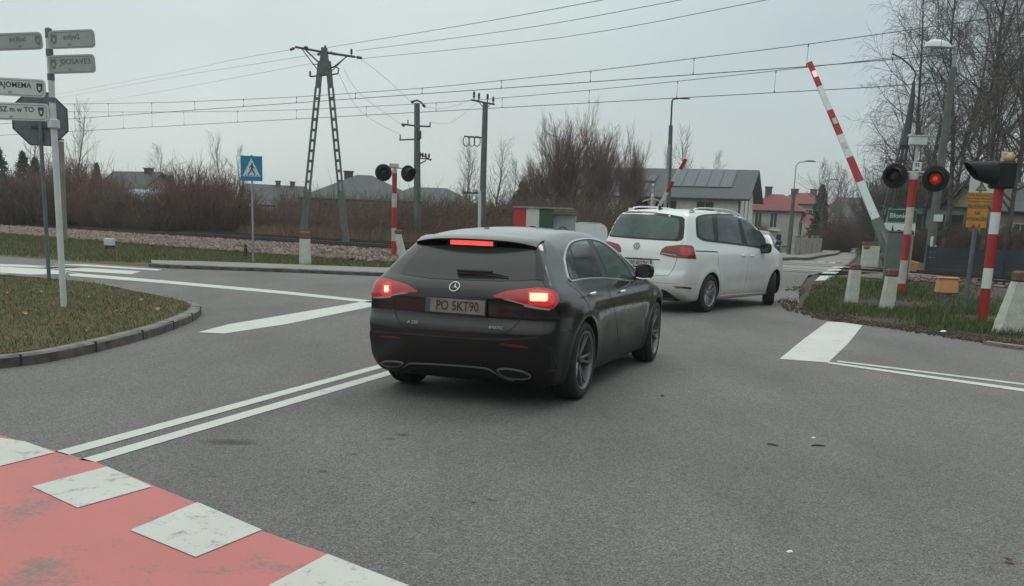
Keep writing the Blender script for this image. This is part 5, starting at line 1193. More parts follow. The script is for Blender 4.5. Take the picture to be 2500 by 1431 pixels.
mb = MB(); cpt = armpt(618); q_ = Vector((0.25, -1, 0)).normalized().to_track_quat('Z', 'Y').to_matrix(); mb.lathe([(0, 0.06), (0.15, 0.06), (0.19, 0.03), (0.19, -0.2)], 'Z', 28, c=cpt + Vector((0.05, 0, -0.06)), M=q_); mb.build('pivot_hub', 'arm_housing', bd_, smooth=40)
mb = MB(); mb.box(armpt(632) + Vector((0.16, 0.12, -0.14)), (0.30, 0.10, 0.42), M=Matrix.Rotation(R(-22), 3, 'Y'), bev=0.02); mb.build('counterweight', 'arm_housing', bd_)
for v_ in (520, 535):
    for s_ in (-1, 1):
        c = armpt(v_) + sidev * s_ * 0.06 + fwd * 0.028; mb = MB(); mb.disc(c, 0.012, fwd, 10); mb.disc(armpt(v_) + sidev * s_ * 0.06 - fwd * 0.028, 0.012, -fwd, 10); mb.build('bolt', 'black', bd_)
# --- the barrier beyond the tracks
p = atd(1600, 560, 34.6); p.z = 0.2; b2 = thing('level_crossing_barrier', 'raised red and white barrier arm behind the roof of the white car', 'barrier', p, 0, 'level crossing barriers')
mb = MB(); mb.box((-0.1, 0, 0.6), (0.5, 0.5, 1.2), bev=0.03); mb.build('cabinet', 'cabinet_green', b2)
def ap2(v): t = (560 - v) / 172.0; return at(1577 + 98 * t, v, p.y - 1.2 * t) - p
ax2 = (ap2(388) - ap2(560)).normalized(); sd2 = ax2.cross(Vector((0, -1, 0))).normalized(); fw2 = sd2.cross(ax2)
for v0, v1, m in ((413, 388, 'arm_red'), (443, 413, 'arm_white'), (469, 443, 'arm_red'), (520, 469, 'arm_white'), (560, 520, 'arm_housing')):
    a, b = ap2(v0), ap2(v1); vs = []
    for q_ in (a, b):
        w = 0.125
        for sx, sy in ((-1, -1), (1, -1), (1, 1), (-1, 1)): vs.append(q_ + sd2 * sx * w / 2 + fw2 * sy * 0.03)
    mb = MB(); mb.add(vs, [(3, 2, 1, 0), (4, 5, 6, 7), (0, 1, 5, 4), (1, 2, 6, 5), (2, 3, 7, 6), (3, 0, 4, 7)]); mb.build('arm_band', m, b2)

# --- limewashed concrete guard posts
def guard(u, v, w, d, h, lean, label, rz=0.0, top='rust_paint', body='limewash', taper=0.85, cap=0.13, cat='guard post', broken=False, z=None):
    p = GT(u, v)
    if z is not None: p = G(u, v, z)
    z0 = zt(p.x, p.y) if z is None else z; t = thing('guard_post', label, cat, (p.x, p.y, z0 - 0.03), rz, 'whitewashed concrete guard posts')
    mb = MB(); n = 9; rows = []; rr = random.Random(int(u)); bev = 0.18 * w
    for k in range(n):
        f = k / (n - 1); s_ = 1 - (1 - taper) * f; x0 = lean * f * h; zz = f * (h - cap)
        for (a, b) in ((-1, -1), (1, -1), (1, 1), (-1, 1)):
            rows.append((x0 + a * w / 2 * s_ * (1 + rr.uniform(-0.03, 0.03)) + (0 if not (broken and a > 0 and f < 0.6) else -0.22 * w * (1 - abs(f - 0.3) / 0.3) * rr.uniform(0.5, 1)), b * d / 2 * s_, zz))
    fs = [(k * 4 + j, k * 4 + (j + 1) % 4, (k + 1) * 4 + (j + 1) % 4, (k + 1) * 4 + j) for k in range(n - 1) for j in range(4)] + [(3, 2, 1, 0), tuple(range(4 * n - 4, 4 * n))]
    mb.add(rows, fs); mb.build('shaft', body, t)
    mb = MB(); s_ = taper; x0 = lean * h; 
    mb.box((lean * (h - cap / 2), 0, h - cap / 2 + 0.001), (w * s_ * 1.01, d * s_ * 1.01, cap), bev=min(0.03, w * 0.12)); mb.build('painted_top', top, t); return t
guard(2082, 697, 0.235, 0.22, 0.86, 0.02, 'pale concrete guard post standing alone left of the barrier cabinet')
guard(2163, 757, 0.235, 0.22, 0.84, 0.05, 'whitewashed guard post in front of the grey green barrier cabinet', cap=0.15)
guard(2463, 814, 0.46, 0.30, 1.02, 0.13, 'large chipped whitewashed guard post at the right edge', cap=0.17, broken=True, taper=0.72)
guard(745, 648, 0.30, 0.28, 0.98, 0.0, 'whitewashed guard post with brown top by the far pavement kerb', cap=0.2)
guard(988, 643, 0.24, 0.24, 1.06, -0.22, 'leaning whitewashed guard post beside the far left signal')
t_ = guard(2111, 652, 0.22, 0.22, 0.80, 0.0, 'small pale guard post beside the low concrete wall', z=0.25)
# low concrete wall piece behind
p = G(2123, 654, 0.2); wl_ = thing('low_wall', 'low pale concrete wall piece standing behind the guard posts', 'wall', (p.x + 0.15, p.y + 0.5, 0.18))
mb = MB(); mb.box((0, 0, 0.42), (0.62, 0.2, 0.84), bev=0.02); mb.build('wall_panel', 'limewash', wl_); mb = MB(); mb.box((0, 0, 0.9), (0.66, 0.22, 0.13), bev=0.02); mb.build('coping', 'rust_paint', wl_)
# --- cable boxes
p = GT(2308, 728); yb = thing('cable_box', 'orange cable box standing in the grass between two signal posts', 'cable box', (p.x, p.y, p.z + 0.02), R(-12))
mb = MB(); mb.box((0, 0, 0.20), (0.38, 0.28, 0.28), bev=0.03, taper=0.88); mb.build('box', 'box_orange', yb); mb = MB(); mb.box((0, 0, 0.345), (0.37, 0.27, 0.025), bev=0.01); mb.build('lid', 'box_orange', yb); mb = MB(); mb.box((0.05, -0.02, 0.04), (0.08, 0.08, 0.1)); mb.build('foot', 'galv_dark', yb)
p = G(2222, 676, 0.2); yb = thing('cable_box', 'tilted yellow cable box behind the striped signal post', 'cable box', (p.x, p.y, 0.2), R(-14))
M_ = Matrix.Rotation(R(14), 3, 'Y'); mb = MB(); mb.box((0, 0, 0.27), (0.34, 0.22, 0.46), M=M_, bev=0.025); mb.build('box', 'box_yellow', yb)
for (a, b) in ((0.02, 0.38), (0.09, 0.14)): mb = MB(); mb.disc(M_ @ Vector((a - 0.03, -0.113, b - 0.27)) + Vector((0, 0, 0.27)), 0.018, M_ @ Vector((0, -1, 0)), 12); mb.build('bolt', 'black', yb)
p = G(268, 608, 0.0); yb = thing('junction_box', 'small pale grey box on a dark foot in the far grass strip', 'junction box', (p.x, p.y, zt(p.x, p.y)))
mb = MB(); mb.box((0, 0, 0.24), (0.31, 0.22, 0.24), bev=0.015); mb.build('box', 'white_metal', yb); mb = MB(); mb.box((0, 0, 0.06), (0.22, 0.16, 0.12)); mb.build('foot', 'black', yb)
p = G(600, 629, 0.0); yb = thing('bollard', 'short black bollard left of the blue crossing sign', 'bollard', (p.x, p.y, zt(p.x, p.y)))
mb = MB(); mb.lathe([(0.055, 0), (0.055, 0.38), (0.04, 0.42), (0.0, 0.43)], 'Z', 16); mb.build('post', 'black', yb, smooth=True); mb = MB(); mb.lathe([(0.058, 0.30), (0.058, 0.34)], 'Z', 16); mb.build('band', 'galv_dark', yb)

# --- blue pedestrian crossing sign
p = G(618, 641, 0.0); ps = thing('pedestrian_crossing_sign', 'blue square sign with walking figure in a white triangle on grey post', 'road sign', (p.x, p.y, 0), R(-2))
k_ = p.y / (FPX * 1.0) * 1.0
z1 = at(618, 442, p.y).z; z2 = at(618, 381, p.y).z; W_ = 0.63
mb = MB(); mb.tube([(0, 0.03, 0), (0, 0.03, z2 + 0.03)], 0.03, 10); mb.build('post', 'galv', ps, smooth=True)
mb = MB(); mb.box((0, 0, (z1 + z2) / 2), (W_, 0.012, z2 - z1), bev=0.003); bo = mb.build('sign_board', 'sign_blue', ps)
Mx = frame((0, -0.0075, (z1 + z2) / 2), (1, 0, 0), (0, 0, 1)); H_ = z2 - z1
def flatpoly(poly, m, name, parent, M, dz=0.0, th=0.002):
    mb = MB(); mb.prism(poly, M @ Vector((0, 0, dz)), M.to_3x3() @ Vector((1, 0, 0)), M.to_3x3() @ Vector((0, 1, 0)), M.to_3x3() @ Vector((0, 0, th))); return mb.build(name, m, parent)
flatpoly([(-0.26, -0.22), (0.26, -0.22), (0, 0.29)], 'sign_white', 'triangle', bo, Mx)
fig = [(0.02, 0.155), (0.045, 0.145), (0.05, 0.115), (0.035, 0.10), (0.06, 0.06), (0.10, 0.01), (0.085, -0.005), (0.045, 0.03), (0.04, -0.02), (0.075, -0.09), (0.13, -0.165), (0.10, -0.18), (0.045, -0.115), (0.01, -0.05), (-0.03, -0.11), (-0.09, -0.18), (-0.12, -0.165), (-0.06, -0.09), (-0.02, -0.01), (-0.02, 0.045), (-0.06, 0.005), (-0.075, 0.02), (-0.03, 0.08), (0.0, 0.10), (-0.005, 0.13)]
flatpoly(fig, 'letter_dark', 'walking_figure', bo, Mx, 0.0025)
for k in range(5):
    x0 = -0.20 + k * 0.085; flatpoly([(x0, -0.205), (x0 + 0.045, -0.205), (x0 + 0.055, -0.175), (x0 + 0.015, -0.175)], 'sign_blue', 'stripe', bo, Mx, 0.0025)

# --- direction signs on the white post, near left
p = G(156, 750, 0.10); Yn = p.y; ds = thing('direction_signpost', 'white post carrying pale town direction boards on the left grass', 'signpost', (p.x, p.y, 0.10))
ztop = at(109, 66, Yn).z - 0.10
mb = MB(); mb.lathe([(0.040, 0), (0.040, ztop - 0.13)], 'Z', 16); mb.lathe([(0.044, at(113, 300, Yn).z - 0.17), (0.075, at(113, 300, Yn).z - 0.16), (0.075, at(113, 300, Yn).z - 0.06), (0.044, at(113, 300, Yn).z - 0.05)], 'Z', 16); mb.build('post', 'white_metal', ds, smooth=40)
mb = MB(); mb.lathe([(0.043, ztop - 0.14), (0.045, ztop - 0.02), (0.0, ztop)], 'Z', 16); mb.build('post_cap', 'letter_grey', ds)
for (va, vb) in ((120, 137), (180, 196), (238, 250)):
    za, zb_ = at(112, vb, Yn).z - 0.1, at(112, va, Yn).z - 0.1; mb = MB(); mb.lathe([(0.046, za), (0.046, zb_)], 'Z', 14); mb.build('clamp', 'galv_dark', ds)
def dboard(u0, v0t, v0b, u1, v1t, v1b, y0, y1, m, txt, tu, crest_u, label=None, small_u=None, ms='letter_grey'):
    """board with corners read at two ends; y are the depths of the ends"""
    a_t, a_b, b_t, b_b = at(u0, v0t, y0), at(u0, v0b, y0), at(u1, v1t, y1), at(u1, v1b, y1)
    c0 = Vector(ds.location); A = (a_t + a_b) / 2 - c0; B = (b_t + b_b) / 2 - c0; xv = (B - A).normalized(); L_ = (B - A).length; H_ = ((a_t.z - a_b.z) + (b_t.z - b_b.z)) / 2
    yv = (Vector((0, 0, 1)) - xv * xv.z).normalized(); M = frame((A + B) / 2, xv, yv)
    pts = []; r_ = 0.05
    for cx, cy_, a0 in ((L_ / 2 - r_, H_ / 2 - r_, 0), (-L_ / 2 + r_, H_ / 2 - r_, 90), (-L_ / 2 + r_, -H_ / 2 + r_, 180), (L_ / 2 - r_, -H_ / 2 + r_, 270)):
        for q in range(5): a = R(a0 + q * 22.5); pts.append((cx + r_ * math.cos(a), cy_ + r_ * math.sin(a)))
    bo = flatpoly(pts, m, 'direction_board', ds, M, 0, 0.012)
    inner = [(x * (1 - 0.03 / (L_ / 2)), y * (1 - 0.022 / (H_ / 2))) for x, y in pts]
    loop = [M @ Vector((x, y, 0.0135)) for x, y in inner + [inner[0]]]; mb = MB(); mb.tube(loop, 0.0045, 4); mb.build('border_line', 'sign_edge', bo)
    def ux(u): return (at(u, (v0t + v0b) / 2, y0 + (y1 - y0) * (u - u0) / (u1 - u0)) - c0 - (A + B) / 2).dot(xv)
    Mt = M.copy(); Mt.translation = M @ Vector((ux(tu), H_ * 0.12, 0.0128)); text_mesh(txt, H_ * 0.42, ms, 'lettering', bo, Mt, 0.001, bold=0.002)
    if small_u: Mt = M.copy(); Mt.translation = M @ Vector((ux(small_u), -H_ * 0.27, 0.0128)); text_mesh('av', H_ * 0.26, ms, 'lettering', bo, Mt, 0.001)
    x0 = ux(crest_u); s_ = H_ * 0.5
    flatpoly([(x0 + a * s_, b * s_ + H_ * 0.03) for a, b in ((-0.34, 0.5), (0.34, 0.5), (0.34, -0.1), (0.2, -0.42), (0, -0.56), (-0.2, -0.42), (-0.34, -0.1))], ms, 'crest', bo, M, 0.0125, 0.002)
    flatpoly([(x0 + a * s_, b * s_ + H_ * 0.03) for a, b in ((-0.13, 0.12), (0.13, 0.12), (0.13, -0.18), (0, -0.3), (-0.13, -0.18))], m, 'crest_mark', bo, M, 0.0146, 0.001)
    if label: bo['label'] = label
dboard(120, 76, 120, 232, 71, 117, Yn - 0.06, Yn - 0.12, 'sign_grey', 'avisv2', 176, 133, 'uppermost right board with dark letters', 170)
dboard(119, 136, 181, 233, 132, 178, Yn - 0.06, Yn - 0.12, 'sign_grey', 'J0OSAVE3', 186, 132, 'second right board', 172)
dboard(-60, 85, 125, 104, 77, 122, Yn - 0.06, Yn - 0.06, 'sign_grey', 'sv3bs!', 45, 95, 'uppermost left board', 50)
dboard(-80, 186, 228, 112, 194, 240, Yn - 0.06, Yn - 0.06, 'sign_white', 'AJOMEMA', 38, 97, 'third board from the top with a dark crest', 25, 'letter_dark')
dboard(-80, 250, 288, 120, 251, 299, Yn - 0.06, Yn - 0.06, 'sign_white', 'OSZ m w TO', 35, 101, 'lowest board with a dark crest', 28, 'letter_dark')
# --- back of an octagonal stop sign on its grey post
p = G(121, 701, 0.0); Yo = p.y; so = thing('stop_sign', 'grey back of an octagonal sign behind the white signpost', 'road sign', (p.x, p.y, 0.08), R(14))
zc_ = at(101, 290, Yo).z - 0.08; mb = MB(); mb.tube([(0, 0, 0), (0, 0, zc_ + 0.30)], 0.035, 12); mb.build('post', 'galv_dark', so, smooth=True)
mb = MB(); mb.prism([(0.485 * math.cos(R(22.5 + 45 * k)), 0.485 * math.sin(R(22.5 + 45 * k))) for k in range(8)], (0, 0.045, zc_), (1, 0, 0), (0, 0, 1), (0, 0.01, 0)); sb = mb.build('sign_plate', 'galv_dark', so)
mb = MB()
for k in range(8):
    a, b = R(22.5 + 45 * k), R(67.5 + 45 * k); mb.tube([(0.485 * math.cos(a), 0.04, zc_ + 0.485 * math.sin(a)), (0.485 * math.cos(b), 0.04, zc_ + 0.485 * math.sin(b))], 0.010, 5)
mb.build('rim', 'black', sb)
for q in (-0.14, 0.14): mb = MB(); mb.box((0, 0.03, zc_ + q), (0.30, 0.03, 0.035)); mb.build('clamp', 'letter_dark', so)

# --- warning plates on a slim grey pole, right
p = GT(2357, 752); Yw = p.y; wp_ = thing('warning_signpost', 'slim grey pole with two orange warning plates beside the right signal', 'signpost', (p.x, p.y, 0.02), R(-8))
def zrel(v, u=2385): return at(u, v, Yw).z - 0.02
mb = MB(); mb.tube([(0, 0.03, 0), (0, 0.03, zrel(414))], 0.042, 10); mb.build('post', 'galv_dark', wp_, smooth=True)
def plate_board(x0, x1, z0, z1, m, name, y=-0.02):
    mb = MB(); mb.box(((x0 + x1) / 2, y, (z0 + z1) / 2), (x1 - x0, 0.008, z1 - z0), bev=0.002); return mb.build(name, m, wp_), frame(((x0 + x1) / 2, y - 0.005, (z0 + z1) / 2), (1, 0, 0), (0, 0, 1))
b_, M_ = plate_board(-0.215, 0.26, zrel(471), zrel(417), 'sign_white', 'white_board', 0.0)
mb = MB(); mb.box((0.02, 0.0, zrel(415)), (0.52, 0.05, 0.03)); mb.build('board_cap', 'galv', wp_)
flatpoly([(-0.12, -0.17), (0.10, -0.17), (-0.01, -0.01)], 'letter_dark', 'triangle', b_, M_); flatpoly([(-0.075, -0.15), (0.055, -0.15), (-0.01, -0.06)], 'sign_orange', 'triangle_face', b_, M_, 0.002)
b_, M_ = plate_board(-0.235, 0.235, zrel(499), zrel(470), 'sign_orange', 'orange_board', -0.014)
for tx, zz, sz in (('Nie dotykać!', 0.055, 0.085), ('Urządzenie elektryczne', -0.010, 0.048), ('Niebezpieczne dla życia', -0.070, 0.048)): Mt = M_.copy(); Mt.translation = M_ @ Vector((0, zz + 0.01, 0.0)); text_mesh(tx, sz, 'letter_dark', 'lettering', b_, Mt, 0.001, bold=0.001)
b_, M_ = plate_board(-0.195, 0.19, zrel(556), zrel(500), 'sign_orange', 'orange_board', -0.008)
for tx, zz, sz in (('PRZEWODY', 0.175, 0.088), ('NA', 0.055, 0.088), ('WYSOKOŚCI', -0.06, 0.084), ('8', -0.19, 0.09)): Mt = M_.copy(); Mt.translation = M_ @ Vector((0.06 if tx == '8' else 0, zz, 0.0)); text_mesh(tx, sz, 'letter_dark', 'lettering', b_, Mt, 0.001, bold=0.003, xs=0.84)
flatpoly([(-0.09, -0.22), (0.0, -0.22), (-0.045, -0.145)], 'signal_red', 'triangle', b_, M_)

# --- town name sign beyond the tracks
Yt = 30.0; p = at(2190, 560, Yt); ts = thing('town_sign', 'green town name sign with white skyline panel behind the barrier cabinet', 'road sign', (p.x, Yt, 0.3), R(-3))
def zr2(v): return at(2190, v, Yt).z - 0.3
Wt = 0.98
mb = MB(); mb.tube([(-0.05, 0.04, 0), (-0.05, 0.04, zr2(512))], 0.03, 8); mb.tube([(0.5, 0.04, 0), (0.5, 0.04, zr2(512))], 0.03, 8); mb.build('post', 'galv', ts)
xo = 0.10
mb = MB(); mb.box((xo, 0, (zr2(510) + zr2(544)) / 2), (0.86, 0.012, zr2(510) - zr2(544)), bev=0.003); bo = mb.build('name_board', 'sign_green', ts)
Mt = frame((xo - 0.10, -0.008, (zr2(510) + zr2(544)) / 2), (1, 0, 0), (0, 0, 1)); text_mesh('Błonie', 0.195, 'sign_white', 'lettering', bo, Mt, 0.001, bold=0.003, xs=1.08)
hh = (zr2(510) - zr2(544)) / 2 - 0.015; cz = (zr2(510) + zr2(544)) / 2; lp = [(xo - 0.415, -0.008, cz - hh), (xo + 0.415, -0.008, cz - hh), (xo + 0.415, -0.008, cz + hh), (xo - 0.415, -0.008, cz + hh), (xo - 0.415, -0.008, cz - hh)]
mb = MB(); mb.tube(lp, 0.006, 4); mb.build('border_line', 'sign_white', bo)
z0, z1 = zr2(574), zr2(545)
mb = MB(); mb.box((xo - 0.03, 0.004, (z0 + z1) / 2), (0.92, 0.012, z1 - z0), bev=0.003); bo = mb.build('skyline_board', 'arm_white', ts)
sk = [(-0.44, 0), (-0.44, 0.16), (-0.40, 0.12), (-0.36, 0.15), (-0.30, 0.11), (-0.235, 0.12), (-0.20, 0.30), (-0.165, 0.12), (-0.11, 0.10), (-0.05, 0.14), (0.02, 0.145), (0.06, 0.12), (0.12, 0.13), (0.19, 0.10), (0.22, 0.14), (0.30, 0.12), (0.36, 0.18), (0.40, 0.12), (0.44, 0.11), (0.44, 0)]
flatpoly([(a, b - (z1 - z0) / 2 + 0.012) for a, b in sk], 'black', 'skyline', bo, frame((xo - 0.03, -0.003, (z0 + z1) / 2), (1, 0, 0), (0, 0, 1)))

# ---------------------------------------------------------------- poles
def street_lamp(name, label, u, v, Y, utop, vtop, head_u, head_v, rb, rtp, m='concrete_pole', group=None, head=(0.62, 0.20, 0.10), mh='lamp_glass', neck=0.9, arm_r=0.03, z0=None):
    b = at(u, v, Y); z0 = zt(b.x, Y) if z0 is None else z0; t = thing(name, label, 'street lamp', (b.x, Y, z0), 0, group); c0 = Vector(t.location)
    tp = at(utop, vtop, Y) - c0; tp.y = 0; tp = Vector((tp.x * 1.0, 0, tp.z)); hd = at(head_u, head_v, Y) - c0
    mb = MB(); mb.tube([(0, 0, 0), Vector((tp.x * 0.9, 0, tp.z - neck))], [rb, rtp], 10); mb.build('pole', m, t, smooth=True)
    mb = MB(); mb.tube([Vector((tp.x * 0.9, 0, tp.z - neck)), Vector((tp.x, 0, tp.z - 0.12)), Vector((tp.x + (hd.x - tp.x) * 0.25, 0, (tp.z + hd.z) / 2)), hd * 1.0], arm_r, 8); mb.build('lamp_arm', 'galv' if mh != 'black' else 'pole_iron', t, smooth=True)
    sgn = 1 if hd.x > tp.x else -1; mb = MB(); rows = []; n = 12
    for k, (f, s_) in enumerate(((0, 0.35), (0.12, 0.7), (0.4, 1.0), (0.75, 0.95), (0.93, 0.6), (1.0, 0.25))):
        for q in range(n):
            a = 2 * math.pi * q / n; zz = math.sin(a); rows.append(hd + Vector((sgn * f * head[0] - sgn * 0.05, math.cos(a) * head[1] / 2 * s_, (zz * head[2] if zz > 0 else zz * 0.02) * s_)))
    fs = [(i * n + q, i * n + (q + 1) % n, (i + 1) * n + (q + 1) % n, (i + 1) * n + q) for i in range(5) for q in range(n)] + [tuple(range(n)), tuple(range(5 * n, 6 * n))]
    mb.add(rows, fs); mb.build('lamp_head', mh, t, smooth=50); return t
lr = street_lamp('street_lamp', 'tall concrete street lamp with white head in front of the birches', 2264, 668, 38.5, 2334, 112, 2318, 116, 0.175, 0.115, head=(0.98, 0.36, 0.27), neck=0.75, arm_r=0.07, mh='lamp_glass')
mb = MB(); tpz = at(2330, 145, 38.5); mb.build if False else None
mb = MB(); pass
for c_, d_ in (((-0.05, -0.17, 0.78), (0.10, 0.02, 0.95)), ((0.12, -0.17, 0.62), (0.05, 0.02, 0.6)), ((0.10, -0.16, 1.95), (0.34, 0.02, 0.26))): mb = MB(); mb.box(c_, d_); mb.build('painted_mark', 'arm_white', lr)
street_lamp('street_lamp', 'dark street lamp rising behind the white people carrier', 1630, 560, 57.0, 1641, 242, 1655, 241, 0.17, 0.11, head=(0.75, 0.24, 0.07), mh='black', neck=1.4, arm_r=0.05)
street_lamp('street_lamp', 'slender street lamp in front of the red roofed house', 1925, 628, 50.0, 1944, 400, 1967, 394, 0.13, 0.08, group='street lamps along the far road', head=(0.55, 0.18, 0.06), mh='pole_iron', neck=1.2, arm_r=0.025)
street_lamp('street_lamp', 'distant street lamp above the roadside trees', 2002, 612, 82.0, 2013, 445, 2030, 438, 0.16, 0.09, group='street lamps along the far road', head=(0.6, 0.18, 0.06), mh='pole_iron', neck=1.2, arm_r=0.03)
# lower lattice cage and insulators of the slender lamp
# slim steel mast beside the dark lamp
b = at(1620, 560, 40.0); t = thing('steel_mast', 'slim pale steel mast left of the dark street lamp', 'mast', (b.x, 40.0, 0.2)); tz = at(1626, 352, 40.0).z - 0.2
mb = MB(); mb.tube([(0, 0, 0), (0.0, 0, tz)], [0.07, 0.055], 10); mb.build('pole', 'galv', t, smooth=True)
mb = MB(); mb.lathe([(0.072, tz * 0.55), (0.072, tz * 0.55 + 0.06)], 'Z', 10); mb.build('clamp', 'galv_dark', t)

def ladder_leg(t, a, b, w0, w1, m, th=0.14, mid=(0.30, 0.86)):
    """concrete pole leg with a row of openings in its middle part"""
    a = Vector(a); b = Vector(b); ax = (b - a).normalized(); x = ax.cross(Vector((0, -1, 0))).normalized(); y = x.cross(ax); L_ = (b - a).length; mb = MB()
    def seg(f0, f1, off, ww):
        p, q = a + ax * L_ * f0, a + ax * L_ * f1; vs = []
        for c_, s_ in ((p, f0), (q, f1)):
            for sx, sy in ((-1, -1), (1, -1), (1, 1), (-1, 1)): vs.append(c_ + x * (off + sx * ww / 2) + y * sy * th / 2)
        mb.add(vs, [(3, 2, 1, 0), (4, 5, 6, 7), (0, 1, 5, 4), (1, 2, 6, 5), (2, 3, 7, 6), (3, 0, 4, 7)])
    wm = (w0 + w1) / 2; seg(0, mid[0], 0, w0); seg(mid[1], 1, 0, w1)
    for s_ in (-1, 1): seg(mid[0], mid[1], s_ * wm * 0.36, wm * 0.28)
    n = int((mid[1] - mid[0]) * L_ / 0.42)
    for k in range(1, n): f = mid[0] + (mid[1] - mid[0]) * k / n; seg(f - 0.06 / L_, f + 0.06 / L_, 0, wm * 0.5)
    return mb.build('leg', m, t)
def ins(mb, p, h, r=0.05, d=Vector((0, 0, 1))):
    p = Vector(p); mb.tube([p, p + d * h * 0.3, p + d * h * 0.32, p + d * h * 0.5, p + d * h * 0.52, p + d * h * 0.7, p + d * h * 0.72, p + d * h], [r * 0.4, r * 0.4, r, r, r * 0.6, r, r * 1.0, r * 0.6], 8)
# A-frame pole behind the tracks
YA = 46.0; pa = at(792, 600, YA); ta = thing('power_pole', 'tall A-shaped concrete power pole with wide crossarm behind the tracks', 'power pole', (pa.x, YA, 0.0), 0, 'overhead power poles')
def la(u, v, dy=0.0): return at(u, v, YA + dy) - Vector(ta.location)
ladder_leg(ta, la(737, 600), la(783, 150), 0.30, 0.24, 'concrete_pole'); ladder_leg(ta, la(845, 598), la(801, 150), 0.30, 0.24, 'concrete_pole')
mb = MB(); mb.prism([(-0.27, 0), (0.27, 0), (0.12, 1.15), (-0.12, 1.15)], la(792, 183) + Vector((0, -0.1, 0)), (1, 0, 0), (0, 0, 1), (0, 0.2, 0)); mb.build('pole_head', 'concrete_pole', ta)
mb = MB(); mb.tube([la(722, 115, 0.6), la(792, 128), la(866, 139, -0.6)], 0.055, 6); mb.tube([la(742, 118, 0.4), la(786, 160)], 0.035, 6); mb.tube([la(735, 117, 0.5), la(781, 178)], 0.022, 6); mb.tube([la(847, 138, -0.4), la(813, 165)], 0.025, 6); mb.tube([la(843, 141, -0.4), la(805, 178)], 0.02, 6); mb.tube([la(763, 158), la(786, 156)], 0.02, 5); mb.build('crossarm', 'pole_iron', ta)
mb = MB(); mb.tube([la(757, 187), la(812, 182), la(825, 180), la(827, 168), la(818, 162), la(808, 166)], 0.035, 6); mb.tube([la(757, 187), la(757, 174)], 0.045, 6); mb.build('lower_bracket', 'pole_iron', ta)
for (u, v, h_) in ((794, 128, 0.30), (858, 137, 0.30)): mb = MB(); ins(mb, la(u, v), h_, 0.06); mb.build('insulator', 'insulator', ta)
for (a, b) in (((722, 116), (708, 122)), ((786, 129), (775, 134)), ((866, 139), (884, 142)), ((800, 127), (822, 133)), ((742, 115), (752, 117))): d = la(*b) - la(*a); mb = MB(); ins(mb, la(*a), d.length, 0.07, d.normalized()); mb.build('insulator', 'insulator', ta)
# straight pole with switchgear
YB = 52.0; pb_ = at(1019, 600, YB); tb = thing('power_pole', 'square concrete power pole with switchgear behind the left signal', 'power pole', (pb_.x, YB, 0.0), 0, 'overhead power poles')
def lb(u, v, dy=0.0): return at(u, v, YB + dy) - Vector(tb.location)
mb = MB(); mb.tube([lb(1019, 602), lb(1018, 252)], [0.20, 0.14], 4); mb.build('pole', 'concrete_pole', tb)
mb = MB(); mb.tube([lb(1003, 249), lb(1018, 245), lb(1030, 251)], 0.05, 6); mb.tube([lb(980, 303), lb(1018, 308), lb(1050, 309)], 0.045, 6); mb.tube([lb(975, 342), lb(1015, 340)], 0.04, 6)
for a, b in (((977, 342), (977, 329)), ((1050, 310), (1050, 298)), ((996, 304), (996, 293)), ((1020, 372), (1052, 392)), ((1022, 386), (1054, 390)), ((1025, 400), (1040, 392))): mb.tube([lb(*a), lb(*b)], 0.035, 6)
mb.build('crossarm', 'pole_iron', tb)
for u in (1026, 1032, 1039, 1047): mb = MB(); ins(mb, lb(u, 386 + (u - 1026) * 0.15), 0.28, 0.06); mb.build('insulator', 'insulator', tb)
for a, b in (((1030, 252), (1038, 262)), ((980, 303), (988, 308)), ((1012, 248), (1004, 250))): d = lb(*b) - lb(*a); mb = MB(); ins(mb, lb(*a), d.length, 0.08, d.normalized()); mb.build('insulator', 'insulator', tb)
mb = MB(); mb.box(lb(1024, 330) + Vector((0, -0.15, 0)), (0.22, 0.2, 0.42), bev=0.03); mb.build('switch_box', 'pole_iron', tb)
# round pole with rings
YC = 50.0; pc_ = at(1174, 600, YC); tcc = thing('power_pole', 'round concrete power pole with three cable rings left of the willows', 'power pole', (pc_.x, YC, 0.0), 0, 'overhead power poles')
def lc(u, v, dy=0.0): return at(u, v, YC + dy) - Vector(tcc.location)
mb = MB(); mb.tube([lc(1175, 602), lc(1185, 252)], [0.18, 0.13], 12); mb.build('pole', 'concrete_pole', tcc, smooth=True)
mb = MB(); mb.tube([lc(1150, 244), lc(1185, 251), lc(1208, 255)], 0.045, 6); mb.tube([lc(1168, 248), lc(1184, 268)], 0.02, 5); mb.tube([lc(1200, 252), lc(1186, 266)], 0.02, 5); mb.build('crossarm', 'pole_iron', tcc); mb = MB(); mb.tube([lc(1133, 333), lc(1183, 337)], 0.04, 6); mb.build('ring_arm', 'pole_iron', tcc)
for u, v, h_ in ((1157, 245, 0.42), (1169, 247, 0.38), (1190, 250, 0.40), (1204, 253, 0.32)): mb = MB(); ins(mb, lc(u, v), h_, 0.065); mb.build('insulator', 'insulator', tcc)
for u in (1138, 1152, 1165):
    mb = MB(); c = lc(u, 345); mb.tube([c + Vector((0.15 * math.cos(a), 0.02, 0.24 * math.sin(a))) for a in np.linspace(0, 2 * math.pi, 17)], 0.022, 5); mb.build('cable_ring', 'pole_iron', tcc)
mb = MB(); mb.tube([lc(1131, 470, -0.5), lc(1178, 471)], 0.06, 6); mb.build('lower_bracket', 'pole_iron', tcc)
